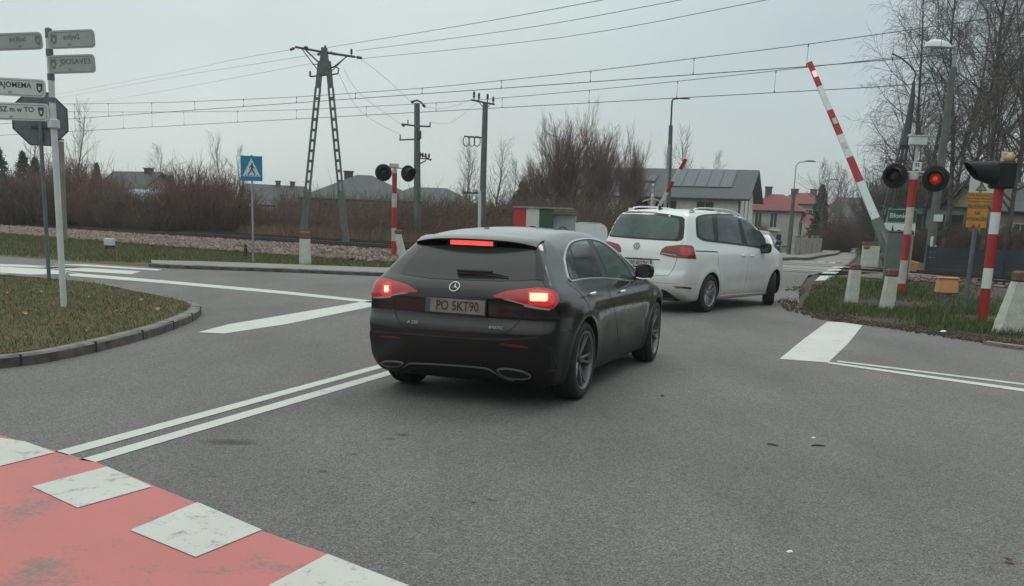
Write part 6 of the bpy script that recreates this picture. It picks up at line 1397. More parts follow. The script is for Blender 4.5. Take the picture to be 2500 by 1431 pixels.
# leaning twin pole on the right
YL = 42.0; pl_ = at(2128, 650, YL); tl = thing('power_pole', 'leaning dark twin leg pole behind the barrier with crooked top', 'power pole', (pl_.x, YL, 0.1), 0, 'overhead power poles')
def ll(u, v, dy=0.0): return at(u, v, YL + dy) - Vector(tl.location)
ladder_leg(tl, ll(2126, 650), ll(2204, 350), 0.20, 0.22, 'pole_iron', mid=(0.05, 0.95)); ladder_leg(tl, ll(2160, 650, 0.6), ll(2212, 350, 0.1), 0.22, 0.22, 'pole_iron', mid=(0.3, 0.95))
mb = MB(); mb.tube([ll(2207, 355), ll(2218, 300), ll(2228, 235), ll(2231, 200)], [0.21, 0.14, 0.09, 0.06], 6); mb.build('pole_head', 'pole_iron', tl)
mb = MB(); mb.tube([ll(2231, 200), ll(2236, 178), ll(2222, 160), ll(2200, 142), ll(2178, 131)], 0.032, 6); mb.build('lamp_arm', 'pole_iron', tl, smooth=True)
# hooked white pipe
YP = 47.0; pp_ = at(1170, 600, YP); tp_ = thing('vent_pipe', 'white pipe with hooked top beside the round power pole', 'pipe', (pp_.x, YP, 0.0))
def lp_(u, v): return at(u, v, YP) - Vector(tp_.location)
mb = MB(); mb.tube([lp_(1170, 602), lp_(1171, 480), lp_(1170, 468), lp_(1163, 462), lp_(1156, 463), lp_(1153, 470)], 0.075, 8); mb.build('pipe', 'water_pipe_white', tp_, smooth=True)
# brown pole far left behind the octagonal sign
YQ = 40.0; pq = at(156, 600, YQ); tq = thing('wooden_pole', 'brownish pole standing behind the octagonal sign', 'pole', (pq.x, YQ, 0.0))
mb = MB(); mb.tube([(0, 0, 0), at(148, 345, YQ) - Vector(tq.location)], [0.15, 0.12], 10); mb.build('pole', 'concrete_warm', tq, smooth=True); mb = MB(); e_ = at(148, 343, YQ) - Vector(tq.location); mb.lathe([(0.13, 0), (0.13, 0.05), (0.0, 0.07)], 'Z', 10, c=e_); mb.build('pole_cap', 'pole_iron', tq)

# ---------------------------------------------------------------- power lines
def span(pts, label, r=0.012, sag=0.0, m='wire', group='power lines above the railway', cat='power line'):
    P = [Vector(p) for p in pts]
    if len(P) == 2:
        a, b = P; P = [a + (b - a) * t - Vector((0, 0, sag * 4 * t * (1 - t))) for t in np.linspace(0, 1, 13)]
    else: P = [Vector(q) for q in smooth_line(P, 4)]
    mb = MB(); mb.tube(P, r, 4); return tag(mb.build('power_line', m), label, cat, group)
span([at(712, 121, 46), at(560, 148, 66), at(430, 176, 90), at(150, 228, 150), at(60, 240, 190)], 'uppermost thin power line running left from the A-shaped pole', 0.010)
span([at(782, 131, 46), at(600, 160, 66), at(400, 192, 95), at(150, 238, 150), at(60, 250, 190)], 'middle thin power line running left from the A-shaped pole', 0.010)
span([at(760, 155, 46), at(600, 185, 66), at(400, 222, 95), at(230, 250, 140), at(100, 266, 190)], 'lowest thin power line running left from the A-shaped pole', 0.009)
span([at(800, 116, 46), at(1130, 62, 33), at(1470, 0, 24), at(1950, -95, 17)], 'uppermost thin power line running right from the A-shaped pole', 0.010)
span([at(870, 124, 46), at(1260, 72, 33), at(1660, 0, 24), at(2200, -105, 17)], 'middle thin power line running right from the A-shaped pole', 0.010)
span([at(884, 143, 46), at(1360, 93, 33), at(1870, 0, 23), at(2400, -105, 17)], 'lowest thin power line running right from the A-shaped pole', 0.010)
span([at(880, 143, 46), at(940, 190, 48), at(1004, 249, 52)], 'thin wire sloping from the A-shaped pole to the pole with switchgear', 0.008)
span([at(838, 165, 46), at(880, 230, 48), at(980, 304, 52)], 'steep thin wire between the two poles, left of the others', 0.008)
span([at(826, 178, 46), at(880, 272, 49), at(977, 329, 52)], 'lowest thin wire between the A-shaped pole and the switchgear pole', 0.008)
span([at(1038, 262, 52), at(1090, 264, 51), at(1152, 243, 50)], 'upper slack wire between switchgear pole and round pole', 0.007)
span([at(1050, 298, 52), at(1100, 300, 51), at(1170, 246, 50)], 'lower slack wire between switchgear pole and round pole', 0.007)
for k, (v0, v1) in enumerate(((426, 452), (434, 459), (444, 468))):
    span([at(1947, v0, 50), at(2015, v1, 82)], 'thin wire joining the two far street lamps', 0.009, 0.25, 'wire', 'wires between the far street lamps')
for (u, v, s_) in ((1936, 424, -1), (1947, 428, 1), (1934, 435, -1), (1946, 439, 1), (1935, 446, -1)): pass
# ---------------------------------------------------------------- buildings
def bpart(name, m, t, fn, smooth=False):
    mb = MB(); fn(mb); return mb.build(name, m, t, smooth)
def window(t, M, x, z, w, h, frame_m='trim_white', sill=True, mull=1):
    """window on the facade plane M (x right, y up, z out)"""
    mb = MB(); r3 = M.to_3x3(); fw = 0.07
    for cx, cz, ww, hh in ((x, z + h / 2 - fw / 2, w, fw), (x, z - h / 2 + fw / 2, w, fw), (x - w / 2 + fw / 2, z, fw, h - 2 * fw), (x + w / 2 - fw / 2, z, fw, h - 2 * fw)): mb.box(M @ Vector((cx, cz, 0.02)), (ww, hh, 0.07), M=r3)
    for k in range(mull): mb.box(M @ Vector((x - w / 2 + w * (k + 1) / (mull + 1), z, 0.012)), (0.05, h - 2 * fw, 0.05), M=r3)
    wo = mb.build('window', frame_m, t)
    mb = MB(); mb.box(M @ Vector((x, z, 0.004)), (w - 2 * fw, h - 2 * fw, 0.02), M=r3); mb.build('pane', 'window_dark', wo)
    if sill: mb = MB(); mb.box(M @ Vector((x, z - h / 2 - 0.04, 0.06)), (w + 0.16, 0.06, 0.16), M=r3); mb.build('sill', frame_m, wo)
    return wo
def gable_house(name, label, loc, rz, w, d, he, hr, wall_m, roof_m, over=0.5, hip=0.0, cat='house', group=None, base=0.0):
    """w along local x (ridge), d along y, eaves height he, ridge hr; hip = how far the ridge ends are drawn in"""
    t = thing(name, label, cat, loc, rz, group); x, y = w / 2, d / 2
    mb = MB()
    if hip <= 0:
        mb.add([(-x, -y, base), (x, -y, base), (x, y, base), (-x, y, base), (-x, -y, he), (x, -y, he), (x, y, he), (-x, y, he), (-x, 0, hr - 0.1), (x, 0, hr - 0.1)],
               [(0, 1, 5, 4), (2, 3, 7, 6), (1, 2, 6, 9, 5), (3, 0, 4, 8, 7), (4, 5, 9, 8), (6, 7, 8, 9), (3, 2, 1, 0)])
    else: mb.box((0, 0, (he + base) / 2), (w, d, he - base))
    mb.build('wall', wall_m, t)
    X, Y_ = x + over, y + over; sl = (hr - he) / y; ze = he - sl * over * 0.9; th = 0.16; rx = X if hip <= 0 else x - hip
    top = [(-X, -Y_, ze), (X, -Y_, ze), (X, Y_, ze), (-X, Y_, ze), (-rx, 0, hr), (rx, 0, hr)]; bot = [(a, b, c - th) for a, b, c in top]
    mb = MB(); mb.add(top + bot, [(0, 1, 5, 4), (2, 3, 4, 5), (1, 2, 5), (3, 0, 4), (7, 6, 10, 11), (9, 8, 11, 10), (8, 7, 11), (6, 9, 10), (0, 6, 7, 1), (1, 7, 8, 2), (2, 8, 9, 3), (3, 9, 6, 0)])
    if hip <= 0: mb.f = [f for f in mb.f if f not in ((1, 2, 5), (3, 0, 4), (8, 7, 11), (6, 9, 10), (1, 7, 8, 2), (3, 9, 6, 0))] + [(1, 7, 11, 5), (5, 11, 8, 2), (3, 9, 10, 4), (4, 10, 6, 0)]; mb.mi = [0] * len(mb.f)
    ro = mb.build('roof', roof_m, t); gm = MB(); gm.tube([(-X, -Y_ - 0.06, ze - 0.06), (X, -Y_ - 0.06, ze - 0.06)], 0.07, 6); gm.build('gutter', 'roof_dark', ro)
    F = frame((0, -y - 0.001, 0), (1, 0, 0), (0, 0, 1)); E = frame((x + 0.001, 0, 0), (0, 1, 0), (0, 0, 1)); Wf = frame((-x - 0.001, 0, 0), (0, -1, 0), (0, 0, 1))
    return t, ro, F, E, Wf, sl, ze
def chimney(ro, x, y, z0, z1, w=0.5, d=0.5, m='roof_violet'):
    mb = MB(); mb.box((x, y, (z0 + z1) / 2), (w, d, z1 - z0)); c = mb.build('chimney', m, ro); mb = MB(); mb.box((x, y, z1 + 0.05), (w + 0.12, d + 0.12, 0.1)); mb.build('chimney_cap', 'roof_dark', c)
# white house with solar roof
c = at(1664, 560, 86.0)
t, ro, F, E, W_, sl, ze = gable_house('house', 'white two storey house with grey solar panelled roof behind the white car', (c.x - 2.3, 89.1, 0), R(-20), 16.6, 8.0, 4.2, 6.35, 'plaster_white', 'roof_grey', 0.8)
for x, z, w, h in ((-6.3, 3.0, 1.0, 1.3), (-3.6, 3.0, 0.9, 1.2), (-0.6, 2.9, 1.3, 1.4), (2.4, 2.95, 1.3, 1.25), (5.4, 2.95, 1.5, 1.25), (-4.5, 1.0, 1.4, 1.3), (2.6, 1.0, 1.6, 1.5)): window(t, F, x, z, w, h)
for x, z, w, h in ((-1.8, 3.0, 0.5, 1.6), (0.6, 3.0, 0.5, 1.6)): window(t, E, x, z, w, h, mull=0)
u_ = Vector((0, 4.0, 6.35 - 4.2)).normalized()
for i, (x0, f0, cols, rows_) in enumerate(((-7.6, 0.15, 5, 2), (2.6, 0.25, 5, 3))):
    for a in range(cols):
        mb = MB(); M_ = frame((0, 0, 0), (1, 0, 0), u_).to_3x3()
        p0 = Vector((x0 + a * 1.05, -4.0, 4.2)) + u_ * (f0 * 4.4 + rows_ * 0.5); nrm = M_ @ Vector((0, 0, 1)); mb.box(p0 + nrm * 0.08, (1.0, rows_ * 1.05, 0.04), M=M_); mb.build('solar_panel', 'solar', ro)
for x in (-2.0, 0.3):
    M_ = frame((0, 0, 0), (1, 0, 0), u_).to_3x3(); nrm = M_ @ Vector((0, 0, 1)); p0 = Vector((x, -4.0, 4.2)) + u_ * 2.4 + nrm * 0.06; mb = MB(); mb.box(p0, (0.9, 1.2, 0.10), M=M_); s_ = mb.build('skylight', 'roof_dark', ro); mb = MB(); mb.box(p0 + nrm * 0.052, (0.7, 1.0, 0.01), M=M_); mb.build('pane', 'window_dark', s_)
mb = MB(); mb.tube([(8.2, -4.06, 0), (8.2, -4.06, 4.0)], 0.06, 6); mb.build('downpipe', 'roof_dark', t)
# red roofed house
c = at(1912, 560, 94.0)
t, ro, F, E, W_, sl, ze = gable_house('house', 'beige house with red hipped roof beside the far road', (c.x - 0.3, 96.0, 0), R(-20), 4.9, 6.0, 3.35, 4.75, 'plaster_grey', 'roof_red', 0.35, hip=1.9)
for x, w in ((-1.25, 0.72), (0.15, 0.72)): window(t, F, x, 2.30, w, 1.45)
window(t, F, -0.85, 0.65, 1.1, 0.9); window(t, F, 0.75, 0.5, 0.6, 1.2, mull=0); window(t, E, -1.0, 1.2, 0.8, 1.6)
mb = MB(); mb.box((-0.5, -3.12, 1.42), (2.6, 0.22, 0.16)); mb.build('balcony_slab', 'plaster_white', t)
mb = MB(); [mb.tube([(2.6 + k * 0.9, -2.0, 0), (2.6 + k * 0.9, -2.0, 2.3)], 0.05, 6) for k in range(2)]; mb.add([(2.3, -3.0, 2.2), (5.0, -3.0, 1.8), (5.0, 0.5, 2.6), (2.3, 0.5, 3.1)], [(0, 1, 2, 3)]); mb.build('porch_roof', 'roof_red', t)
chimney(ro, -0.9, 0.4, 4.4, 5.35, 0.6, 0.5)
c = at(1968, 560, 118.0)
t, ro, F, E, W_, sl, ze = gable_house('house', 'cream house with red roof rising behind the beige red roofed house', (c.x - 0.8, 118.0, 0), R(-25), 5.0, 6.0, 4.6, 5.75, 'plaster_cream', 'roof_red', 0.4, hip=1.6)
window(t, F, 1.3, 3.3, 1.0, 1.1); window(t, E, -1.0, 3.3, 1.0, 1.1); chimney(ro, -0.9, 0, 5.2, 6.1, 0.8, 0.5); chimney(ro, 1.2, 0.2, 5.2, 6.1, 0.7, 0.5)
# houses far down the road
for (u, Y_, w, he, hr, lab, rr_) in ((2096, 165, 10, 4.0, 7.0, 'violet roofed house far away where the road ends', 10), (2136, 190, 9, 4.0, 7.2, 'distant dark roofed house right of the road end', -20)):
    c = at(u, 560, Y_); t, ro, F, E, W_, sl, ze = gable_house('house', lab, (c.x, Y_, 0), R(rr_), w, 9, he, hr, 'plaster_grey', 'roof_violet', 0.5, hip=1.0)
    for x in (-2.4, 2.4):
        window(t, F, x, 2.4, 1.4, 1.4); mb = MB(); mb.box((x, -3.2, 5.2), (1.6, 1.6, 1.3)); dm = mb.build('dormer', 'roof_violet', ro); mb = MB(); mb.box((x, -4.02, 5.2), (0.9, 0.04, 0.8)); mb.build('pane', 'trim_white', dm)
# bungalow behind the brush, centre left
c = at(880, 560, 80.0)
t, ro, F, E, W_, sl, ze = gable_house('house', 'bungalow with peaked grey roof and pale wall behind the striped signal', (c.x, 82.0, 0), R(6), 8.4, 8.0, 2.85, 4.6, 'plaster_white', 'roof_grey', 0.6, hip=3.6)
window(t, F, -2.4, 1.6, 1.4, 1.1); window(t, F, 1.6, 1.6, 1.4, 1.1); chimney(ro, -1.3, 0.4, 3.6, 4.8, 0.7, 0.5, 'roof_dark')
c = at(1040, 560, 86.0)
t, ro, F, E, W_, sl, ze = gable_house('house', 'long grey hipped roof between the signal and the round power pole', (c.x, 89.0, 0), R(2), 9.0, 8.0, 2.5, 4.0, 'plaster_grey', 'roof_grey', 0.6, hip=3.0)
window(t, F, 0, 1.5, 1.5, 1.2)
c = at(665, 560, 95.0)
t, ro, F, E, W_, sl, ze = gable_house('house', 'old house with white gable and grey roof right of the blue sign', (c.x + 0.3, 95.0, 0), R(32), 5.4, 4.6, 2.3, 3.9, 'plaster_white', 'roof_grey', 0.4)
window(t, W_, 0, 1.4, 0.9, 1.0); window(t, W_, 0, 2.9, 0.7, 0.6); chimney(ro, 0.3, 0, 3.6, 4.2, 0.35, 0.35); chimney(ro, 1.7, 0, 3.6, 4.2, 0.35, 0.35)
c = at(312, 560, 92.0)
t, ro, F, E, W_, sl, ze = gable_house('house', 'dark gabled roof showing above the reddish bushes on the left', (c.x - 0.4, 96.0, 0), R(-24), 5.2, 5.2, 2.9, 4.7, 'plaster_grey', 'roof_dark', 0.5)
window(t, E, 0, 1.8, 1.2, 1.2); chimney(ro, 1.4, 0, 4.4, 4.95, 0.7, 0.5, 'roof_dark')
# polytunnel
c = at(382, 560, 74.0); t = thing('polytunnel', 'pale rounded polytunnel between the bushes on the left', 'greenhouse', (c.x, 74.0, 0), R(-30))
mb = MB(); n = 14; rows = []
for k in range(n + 1):
    a = math.pi * k / n
    for x in (-2.4, 2.4): rows.append((x, -1.5 * math.cos(a), 1.35 + 1.35 * math.sin(a)))
fs = [(k * 2, k * 2 + 1, k * 2 + 3, k * 2 + 2) for k in range(n)]; mb.add(rows, fs); mb.add([(-2.4, -1.5, 0), (2.4, -1.5, 0), (2.4, -1.5, 1.35), (-2.4, -1.5, 1.35)], [(0, 1, 2, 3)]); mb.add([(2.4, -1.5, 0), (2.4, 1.5, 0)] + [(2.4, -1.5 * math.cos(math.pi * k / n), 1.35 + 1.35 * math.sin(math.pi * k / n)) for k in range(n, -1, -1)], [tuple(range(n + 3))]); mb.build('film', 'greenhouse_film', t)
mb = MB(); [mb.tube([(x, -1.52 * math.cos(math.pi * k / n), 1.35 + 1.37 * math.sin(math.pi * k / n)) for k in range(n + 1)], 0.03, 4) for x in (-2.4, 0, 2.4)]; mb.build('hoops', 'galv', t)
# striped hut and grey cabinet beyond the tracks
YH = 41.5; c = at(1310, 560, YH); ht = thing('trackside_hut', 'small hut with red white and green striped front and flat roof', 'hut', (c.x, YH, 0.1), R(-3))
def hx(u): return at(u, 520, YH).x - c.x
zt_h = at(1310, 509, YH).z - 0.1; Hm = zt_h
xs_ = [hx(1254), hx(1285), hx(1317), hx(1349)]
for (a, b, m, nme) in ((xs_[0], xs_[1], 'hut_red', 'red_panel'), (xs_[1], xs_[2], 'hut_white', 'white_panel'), (xs_[2], xs_[3], 'hut_green', 'green_panel')):
    mb = MB(); mb.box(((a + b) / 2, 0.4, Hm / 2), (b - a - 0.004, 0.8, Hm)); mb.build(nme, m, ht)
mb = MB(); mb.prism([(xs_[0] - 0.05, -0.08), (hx(1352), -0.08), (hx(1400), 0.10), (hx(1400), 1.3), (xs_[0] - 0.05, 1.3)], (0, 0, Hm + 0.002), (1, 0, 0), (0, 1, 0), (0, 0, 0.07)); mb.build('roof', 'hut_roof', ht)
mb = MB(); mb.tube([((xs_[1] + xs_[2]) / 2 + 0.22 * math.cos(a), -0.01, zt_h - 0.95 + 0.22 * math.sin(a)) for a in np.linspace(0, 2 * math.pi, 21)], 0.028, 5); mb.build('painted_ring', 'black', ht)
c2 = at(1375, 560, YH + 0.3); hc = thing('trackside_cabinet', 'grey blue cabinet with ragged flat cover right of the striped hut', 'cabinet', (c2.x, YH + 0.2, 0.1), R(-8))
mb = MB(); mb.box((0, 0.45, (Hm - 0.22) / 2), (0.92, 0.8, Hm - 0.22), bev=0.01); mb.build('body', 'hut_grey', hc)
mb = MB()
for k in range(4): mb.box((0.02 * k, 0.30 - 0.12 * (k % 2), Hm - 0.2 + 0.045 * k), (0.98 + 0.03 * (k % 3), 0.95, 0.03), rz=0.04 * (k - 1))
mb.build('cover', 'hut_roof', hc)
mb = MB(); mb.tube([(-0.02 + 0.20 * math.cos(a), 0.035, Hm - 0.92 + 0.20 * math.sin(a)) for a in np.linspace(0, 2 * math.pi, 21)], 0.028, 5); mb.build('painted_ring', 'galv_dark', hc)
YW = 40.0; c3 = at(1442, 560, YW); wc = thing('white_tank', 'low white tank with one rounded corner between hut and white car', 'tank', (c3.x, YW, 0.1))
hw_ = at(1478, 550, YW).x - c3.x; ztp = at(1442, 545, YW).z - 0.1; pr = [(-hw_, 0), (hw_ + 0.1, 0), (hw_ + 0.1, ztp - 0.35)] + [(hw_ + 0.1 - 0.3 + 0.3 * math.cos(a), ztp - 0.32 + 0.3 * math.sin(a)) for a in np.linspace(0.1, math.pi / 2, 6)] + [(-hw_, ztp)]
mb = MB(); mb.prism(pr, (0, 0, 0), (1, 0, 0), (0, 0, 1), (0, 0.9, 0)); mb.build('tank', 'arm_white', wc); mb = MB(); mb.box((0, 0.45, ztp + 0.012), (hw_ * 1.5, 0.6, 0.02)); mb.build('lid', 'white_metal', wc)
# white panel fence by the far road
a = at(1934, 625, 49.0); b = at(2004, 615, 59.0); L_ = math.hypot(b.x - a.x, 10.0); ang = math.atan2(10.0, b.x - a.x)
ft = thing('panel_fence', 'stained white concrete panel fence along the far road', 'fence', (a.x, 49.0, 0.0), ang)
hf = 1.15; n = 5
for k in range(n):
    mb = MB(); w_ = L_ / n; mb.box((w_ * (k + 0.5), 0, hf / 2 - 0.02), (w_ - 0.14, 0.06, hf - 0.1)); mb.build('panel', 'fence_white', ft)
for k in range(n + 1): mb = MB(); mb.box((L_ / n * k, 0, hf / 2 + 0.03), (0.13, 0.14, hf + 0.06), bev=0.01); mb.build('fence_post', 'fence_white' if k < n else 'fence_dark', ft)
mb = MB(); mb.tube([(0, 0, hf + 0.02), (L_, 0, hf + 0.02)], 0.025, 5); mb.build('top_rail', 'fence_dark', ft)
# dark boarded fence behind the tracks, right
def dfence(name, label, s0, s1, d, h, m='fence_dark', step=2.5):
    p0 = rw(s0, d); p1 = rw(s1, d); L_ = (p1 - p0).length; ang = math.atan2(p1.y - p0.y, p1.x - p0.x); t = thing(name, label, 'fence', (p0.x, p0.y, 0.1), ang); n = int(L_ / step)
    for k in range(n):
        mb = MB(); w_ = L_ / n
        for q in range(5): mb.box((w_ * (k + 0.5), 0, 0.05 + (q + 0.5) * h / 5), (w_ - 0.08, 0.03 + 0.006 * (q % 2), h / 5 - 0.008))
        mb.build('panel', m, t)
    for k in range(n + 1): mb = MB(); mb.box((L_ / n * k, 0, h / 2 + 0.05), (0.08, 0.08, h + 0.12)); mb.build('fence_post', m, t)
dfence('board_fence', 'low dark blue board fence behind the tracks on the right', 11.0, -14, 36.5, 0.95)
# buildings seen through the birches
c = at(2262, 560, 58.0); t = thing('building', 'greenish white building with dark uprights seen through the birches', 'building', (c.x, 58.0, 0), R(-12))
mb = MB(); mb.box((0, 2, 1.5), (4.4, 4, 3.0)); mb.build('wall', 'hut_grey', t)
Fm = frame((0, -0.001, 0), (1, 0, 0), (0, 0, 1))
for x in (-1.5, -0.5, 0.5, 1.5):
    for z in (1.0, 2.2): window(t, Fm, x, z, 0.8, 0.95, 'pole_iron', False, 0)
mb = MB(); mb.box((0, 2, 3.06), (4.8, 4.4, 0.12)); mb.build('roof', 'roof_dark', t)
c = at(2500, 560, 56.0); t, ro, F, E, W_, sl, ze = gable_house('house', 'sandy coloured house behind the birch trunks at the right edge', (c.x + 0.5, 58.0, 0), R(4), 6.0, 6.0, 3.1, 4.6, 'plaster_cream', 'roof_dark', 0.4)
window(t, F, -1.5, 1.7, 0.9, 1.2); window(t, F, 1.2, 1.7, 0.9, 1.2)

# ---------------------------------------------------------------- vegetation
def seg_mesh(name, segs, m, parent=None, loc=None):
    """segs: array (n, 8) of p0 xyz, p1 xyz, r0, r1 -> three-sided tapering twigs"""
    S = np.asarray(segs, float); p0, p1 = S[:, 0:3], S[:, 3:6]; d = p1 - p0; L = np.linalg.norm(d, axis=1, keepdims=True) + 1e-9; d /= L
    h = np.where(np.abs(d[:, 2:3]) < 0.9, np.array([[0, 0, 1.0]]), np.array([[1.0, 0, 0]])); x = np.cross(d, h); x /= np.linalg.norm(x, axis=1, keepdims=True) + 1e-9; y = np.cross(d, x)
    V = np.zeros((len(S), 6, 3))
    for k in range(3):
        a = 2 * math.pi * k / 3; o = x * math.cos(a) + y * math.sin(a); V[:, k] = p0 + o * S[:, 6:7]; V[:, 3 + k] = p1 + d * S[:, 7:8] + o * S[:, 7:8]
    b = (np.arange(len(S)) * 6)[:, None]; F = np.concatenate([b + np.array([[k, (k + 1) % 3, 3 + (k + 1) % 3, 3 + k]]) for k in range(3)])
    o = raw_mesh(name, V.reshape(-1, 3), F, m, parent)
    return o
def grow(rng, out, p, d, L, r, lev, P):
    """recursive branching; P = per-level dict lists"""
    n = P['n'][lev]; k = P['kids'][lev]; st = L / n; pts = [p]; rs = [r]; cur = p.copy(); dd = d / np.linalg.norm(d)
    for i in range(n):
        dd = dd + rng.normal(0, P['wob'][lev], 3) + np.array([0, 0, P['trop'][lev]]) * (i / n + 0.3); dd /= np.linalg.norm(dd)
        nxt = cur + dd * st; r1 = r * (1 - (1 - P['tap'][lev]) * (i + 1) / n); out[lev].append((*cur, *nxt, rs[-1], r1)); cur = nxt; pts.append(cur); rs.append(r1)
    if lev + 1 >= len(P['n']): return
    for j in range(k):
        f = P['start'][lev] + (1 - P['start'][lev]) * (j + rng.uniform(0, 1)) / k; q = f * n; i = min(n - 1, int(q)); pp = pts[i] + (pts[i + 1] - pts[i]) * (q - i)
        ax = pts[i + 1] - pts[i]; ax /= np.linalg.norm(ax); a = rng.uniform(0, 2 * math.pi); o = np.cross(ax, [math.cos(a), math.sin(a), 0.3]); o /= np.linalg.norm(o) + 1e-9
        an = math.radians(rng.normal(P['ang'][lev], P['ang'][lev] * 0.25)); cd = ax * math.cos(an) + o * math.sin(an)
        cl = L * P['len'][lev] * (1 - P['fall'][lev] * f) * rng.uniform(0.7, 1.2)
        grow(rng, out, pp, cd, cl, max(P['rmin'], (rs[i] * P['rk'][lev])), lev + 1, P)
BIRCH = dict(n=[12, 7, 5, 4], kids=[30, 10, 7, 0], wob=[0.05, 0.10, 0.14, 0.12], trop=[0.02, 0.05, -0.10, -0.42], tap=[0.12, 0.2, 0.3, 0.5], start=[0.18, 0.2, 0.15, 0], ang=[42, 38, 45, 0], len=[0.42, 0.48, 0.62, 0], fall=[0.62, 0.4, 0.3, 0], rk=[0.42, 0.5, 0.5, 0], rmin=0.0065)
WILLOW = dict(n=[6, 6, 5, 4], kids=[14, 10, 8, 0], wob=[0.12, 0.14, 0.14, 0.12], trop=[0.06, 0.12, 0.14, 0.12], tap=[0.4, 0.25, 0.3, 0.5], start=[0.12, 0.2, 0.2, 0], ang=[38, 28, 26, 0], len=[0.85, 0.55, 0.5, 0], fall=[0.35, 0.35, 0.3, 0], rk=[0.5, 0.5, 0.5, 0], rmin=0.008)
TALL = dict(n=[9, 6, 4], kids=[26, 9, 0], wob=[0.05, 0.10, 0.14], trop=[0.03, 0.10, 0.08], tap=[0.12, 0.2, 0.5], start=[0.25, 0.2, 0], ang=[36, 34, 0], len=[0.38, 0.5, 0], fall=[0.55, 0.3, 0], rk=[0.4, 0.5, 0], rmin=0.010)
def make_tree(name, label, cat, loc, H, r, P, seed, bark, twig_, group=None, lean=(0, 0), stems=1, L0=None):
    rng = np.random.default_rng(seed); out = [[] for _ in P['n']]; t = thing(name, label, cat, loc, 0, group)
    for s_ in range(stems):
        a = 2 * math.pi * s_ / max(1, stems) + rng.uniform(0, 1); sp_ = 0.0 if stems == 1 else 0.12
        grow(rng, out, np.array([math.cos(a) * sp_, math.sin(a) * sp_, -0.1]), np.array([lean[0] + math.cos(a) * sp_ * 1.6, lean[1] + math.sin(a) * sp_ * 1.6, 1.0]), (L0 or H) * rng.uniform(0.85, 1.05), r, 0, P)
    seg_mesh('trunk', out[0] + out[1], bark, t)
    seg_mesh('crown', sum(out[2:], []), twig_, t); return t
def clone(src, label, loc, rz, s, group=None):
    c = copy_tree(src); c.location = loc; c.rotation_euler[2] = rz; c.scale = (s[0], s[0], s[1]) if isinstance(s, tuple) else (s, s, s); c['label'] = label
    if group: c['group'] = group
    return c
GB = 'bare birches on the right'
b1 = make_tree('birch_tree', 'tall bare birch right behind the white headed street lamp', 'tree', at(2300, 600, 45).to_tuple()[:2] + (0.1,), 15.5, 0.16, BIRCH, 3, 'bark_birch', 'twig_birch', GB)
b2_ = make_tree('birch_tree', 'bare birch whose drooping outer twigs hang left above the barrier arm', 'tree', (at(2215, 600, 50).x, 50, 0.1), 14.0, 0.15, BIRCH, 11, 'bark_birch', 'twig_birch', GB, lean=(-0.10, 0))
b3 = make_tree('birch_tree', 'bare birch rising directly behind the orange warning plates', 'tree', (at(2392, 600, 43).x, 43, 0.1), 15.0, 0.15, BIRCH, 23, 'bark_birch', 'twig_birch', GB, lean=(0.04, 0))
for i, (src, u, Y_, rz, s, lab) in enumerate([(b1, 2452, 47, 2.1, (1.0, 1.05), 'bare birch behind the black hooded signal at the right'), (b2_, 2510, 43, 3.6, (1.05, 1.0), 'bare birch leaning in from the right picture edge'), (b3, 2345, 53, 1.2, (1.05, 1.1), 'farther bare birch between the lamp and the warning plates'),
        (b1, 2255, 58, 4.0, (0.95, 0.95), 'farther bare birch just left of the street lamp'), (b2_, 2420, 56, 5.2, (1.0, 1.1), 'rearmost bare birch above the warning plates'), (b3, 2560, 52, 0.4, (1.1, 1.1), 'bare birch mostly beyond the right picture edge'), (b3, 2190, 66, 2.7, (0.8, 0.72), 'smaller distant birch behind the leaning twin leg pole'), (b3, 2480, 60, 4.4, (1.2, 1.15), 'rear bare birch right of the hooded signal'), (b1, 2320, 64, 3.0, (1.1, 1.15), 'rear bare birch behind the white lamp head')]):
    clone(src, lab, (at(u, 600, Y_).x, Y_, 0.1), rz, s)
w1 = make_tree('willow_tree', 'broad bare many stemmed willow left of the dark street lamp', 'tree', (at(1375, 560, 66).x, 66, 0), 8.0, 0.16, WILLOW, 5, 'bark', 'twig_red', 'bare willows behind the striped hut', stems=6, L0=5.3)
w1.scale = (0.70, 0.70, 1.04); clone(w1, 'second narrower willow standing between the big one and the white house', (at(1452, 560, 70).x, 70, 0), 2.4, (0.66, 1.02)); clone(w1, 'smaller reddish willow in front of the solar roof', (at(1537, 560, 66).x, 66, 0), 4.3, (0.42, 0.86)); clone(w1, 'low spreading willow on the left flank of the willow group', (at(1310, 560, 68).x, 68, 0), 5.3, (0.5, 0.72))
tb_ = make_tree('bare_tree', 'thin pale bare tree just right of the round power pole', 'tree', (at(1205, 560, 84).x, 84, 0), 8.3, 0.12, TALL, 31, 'twig_far', 'twig_far', 'thin bare trees on the skyline')
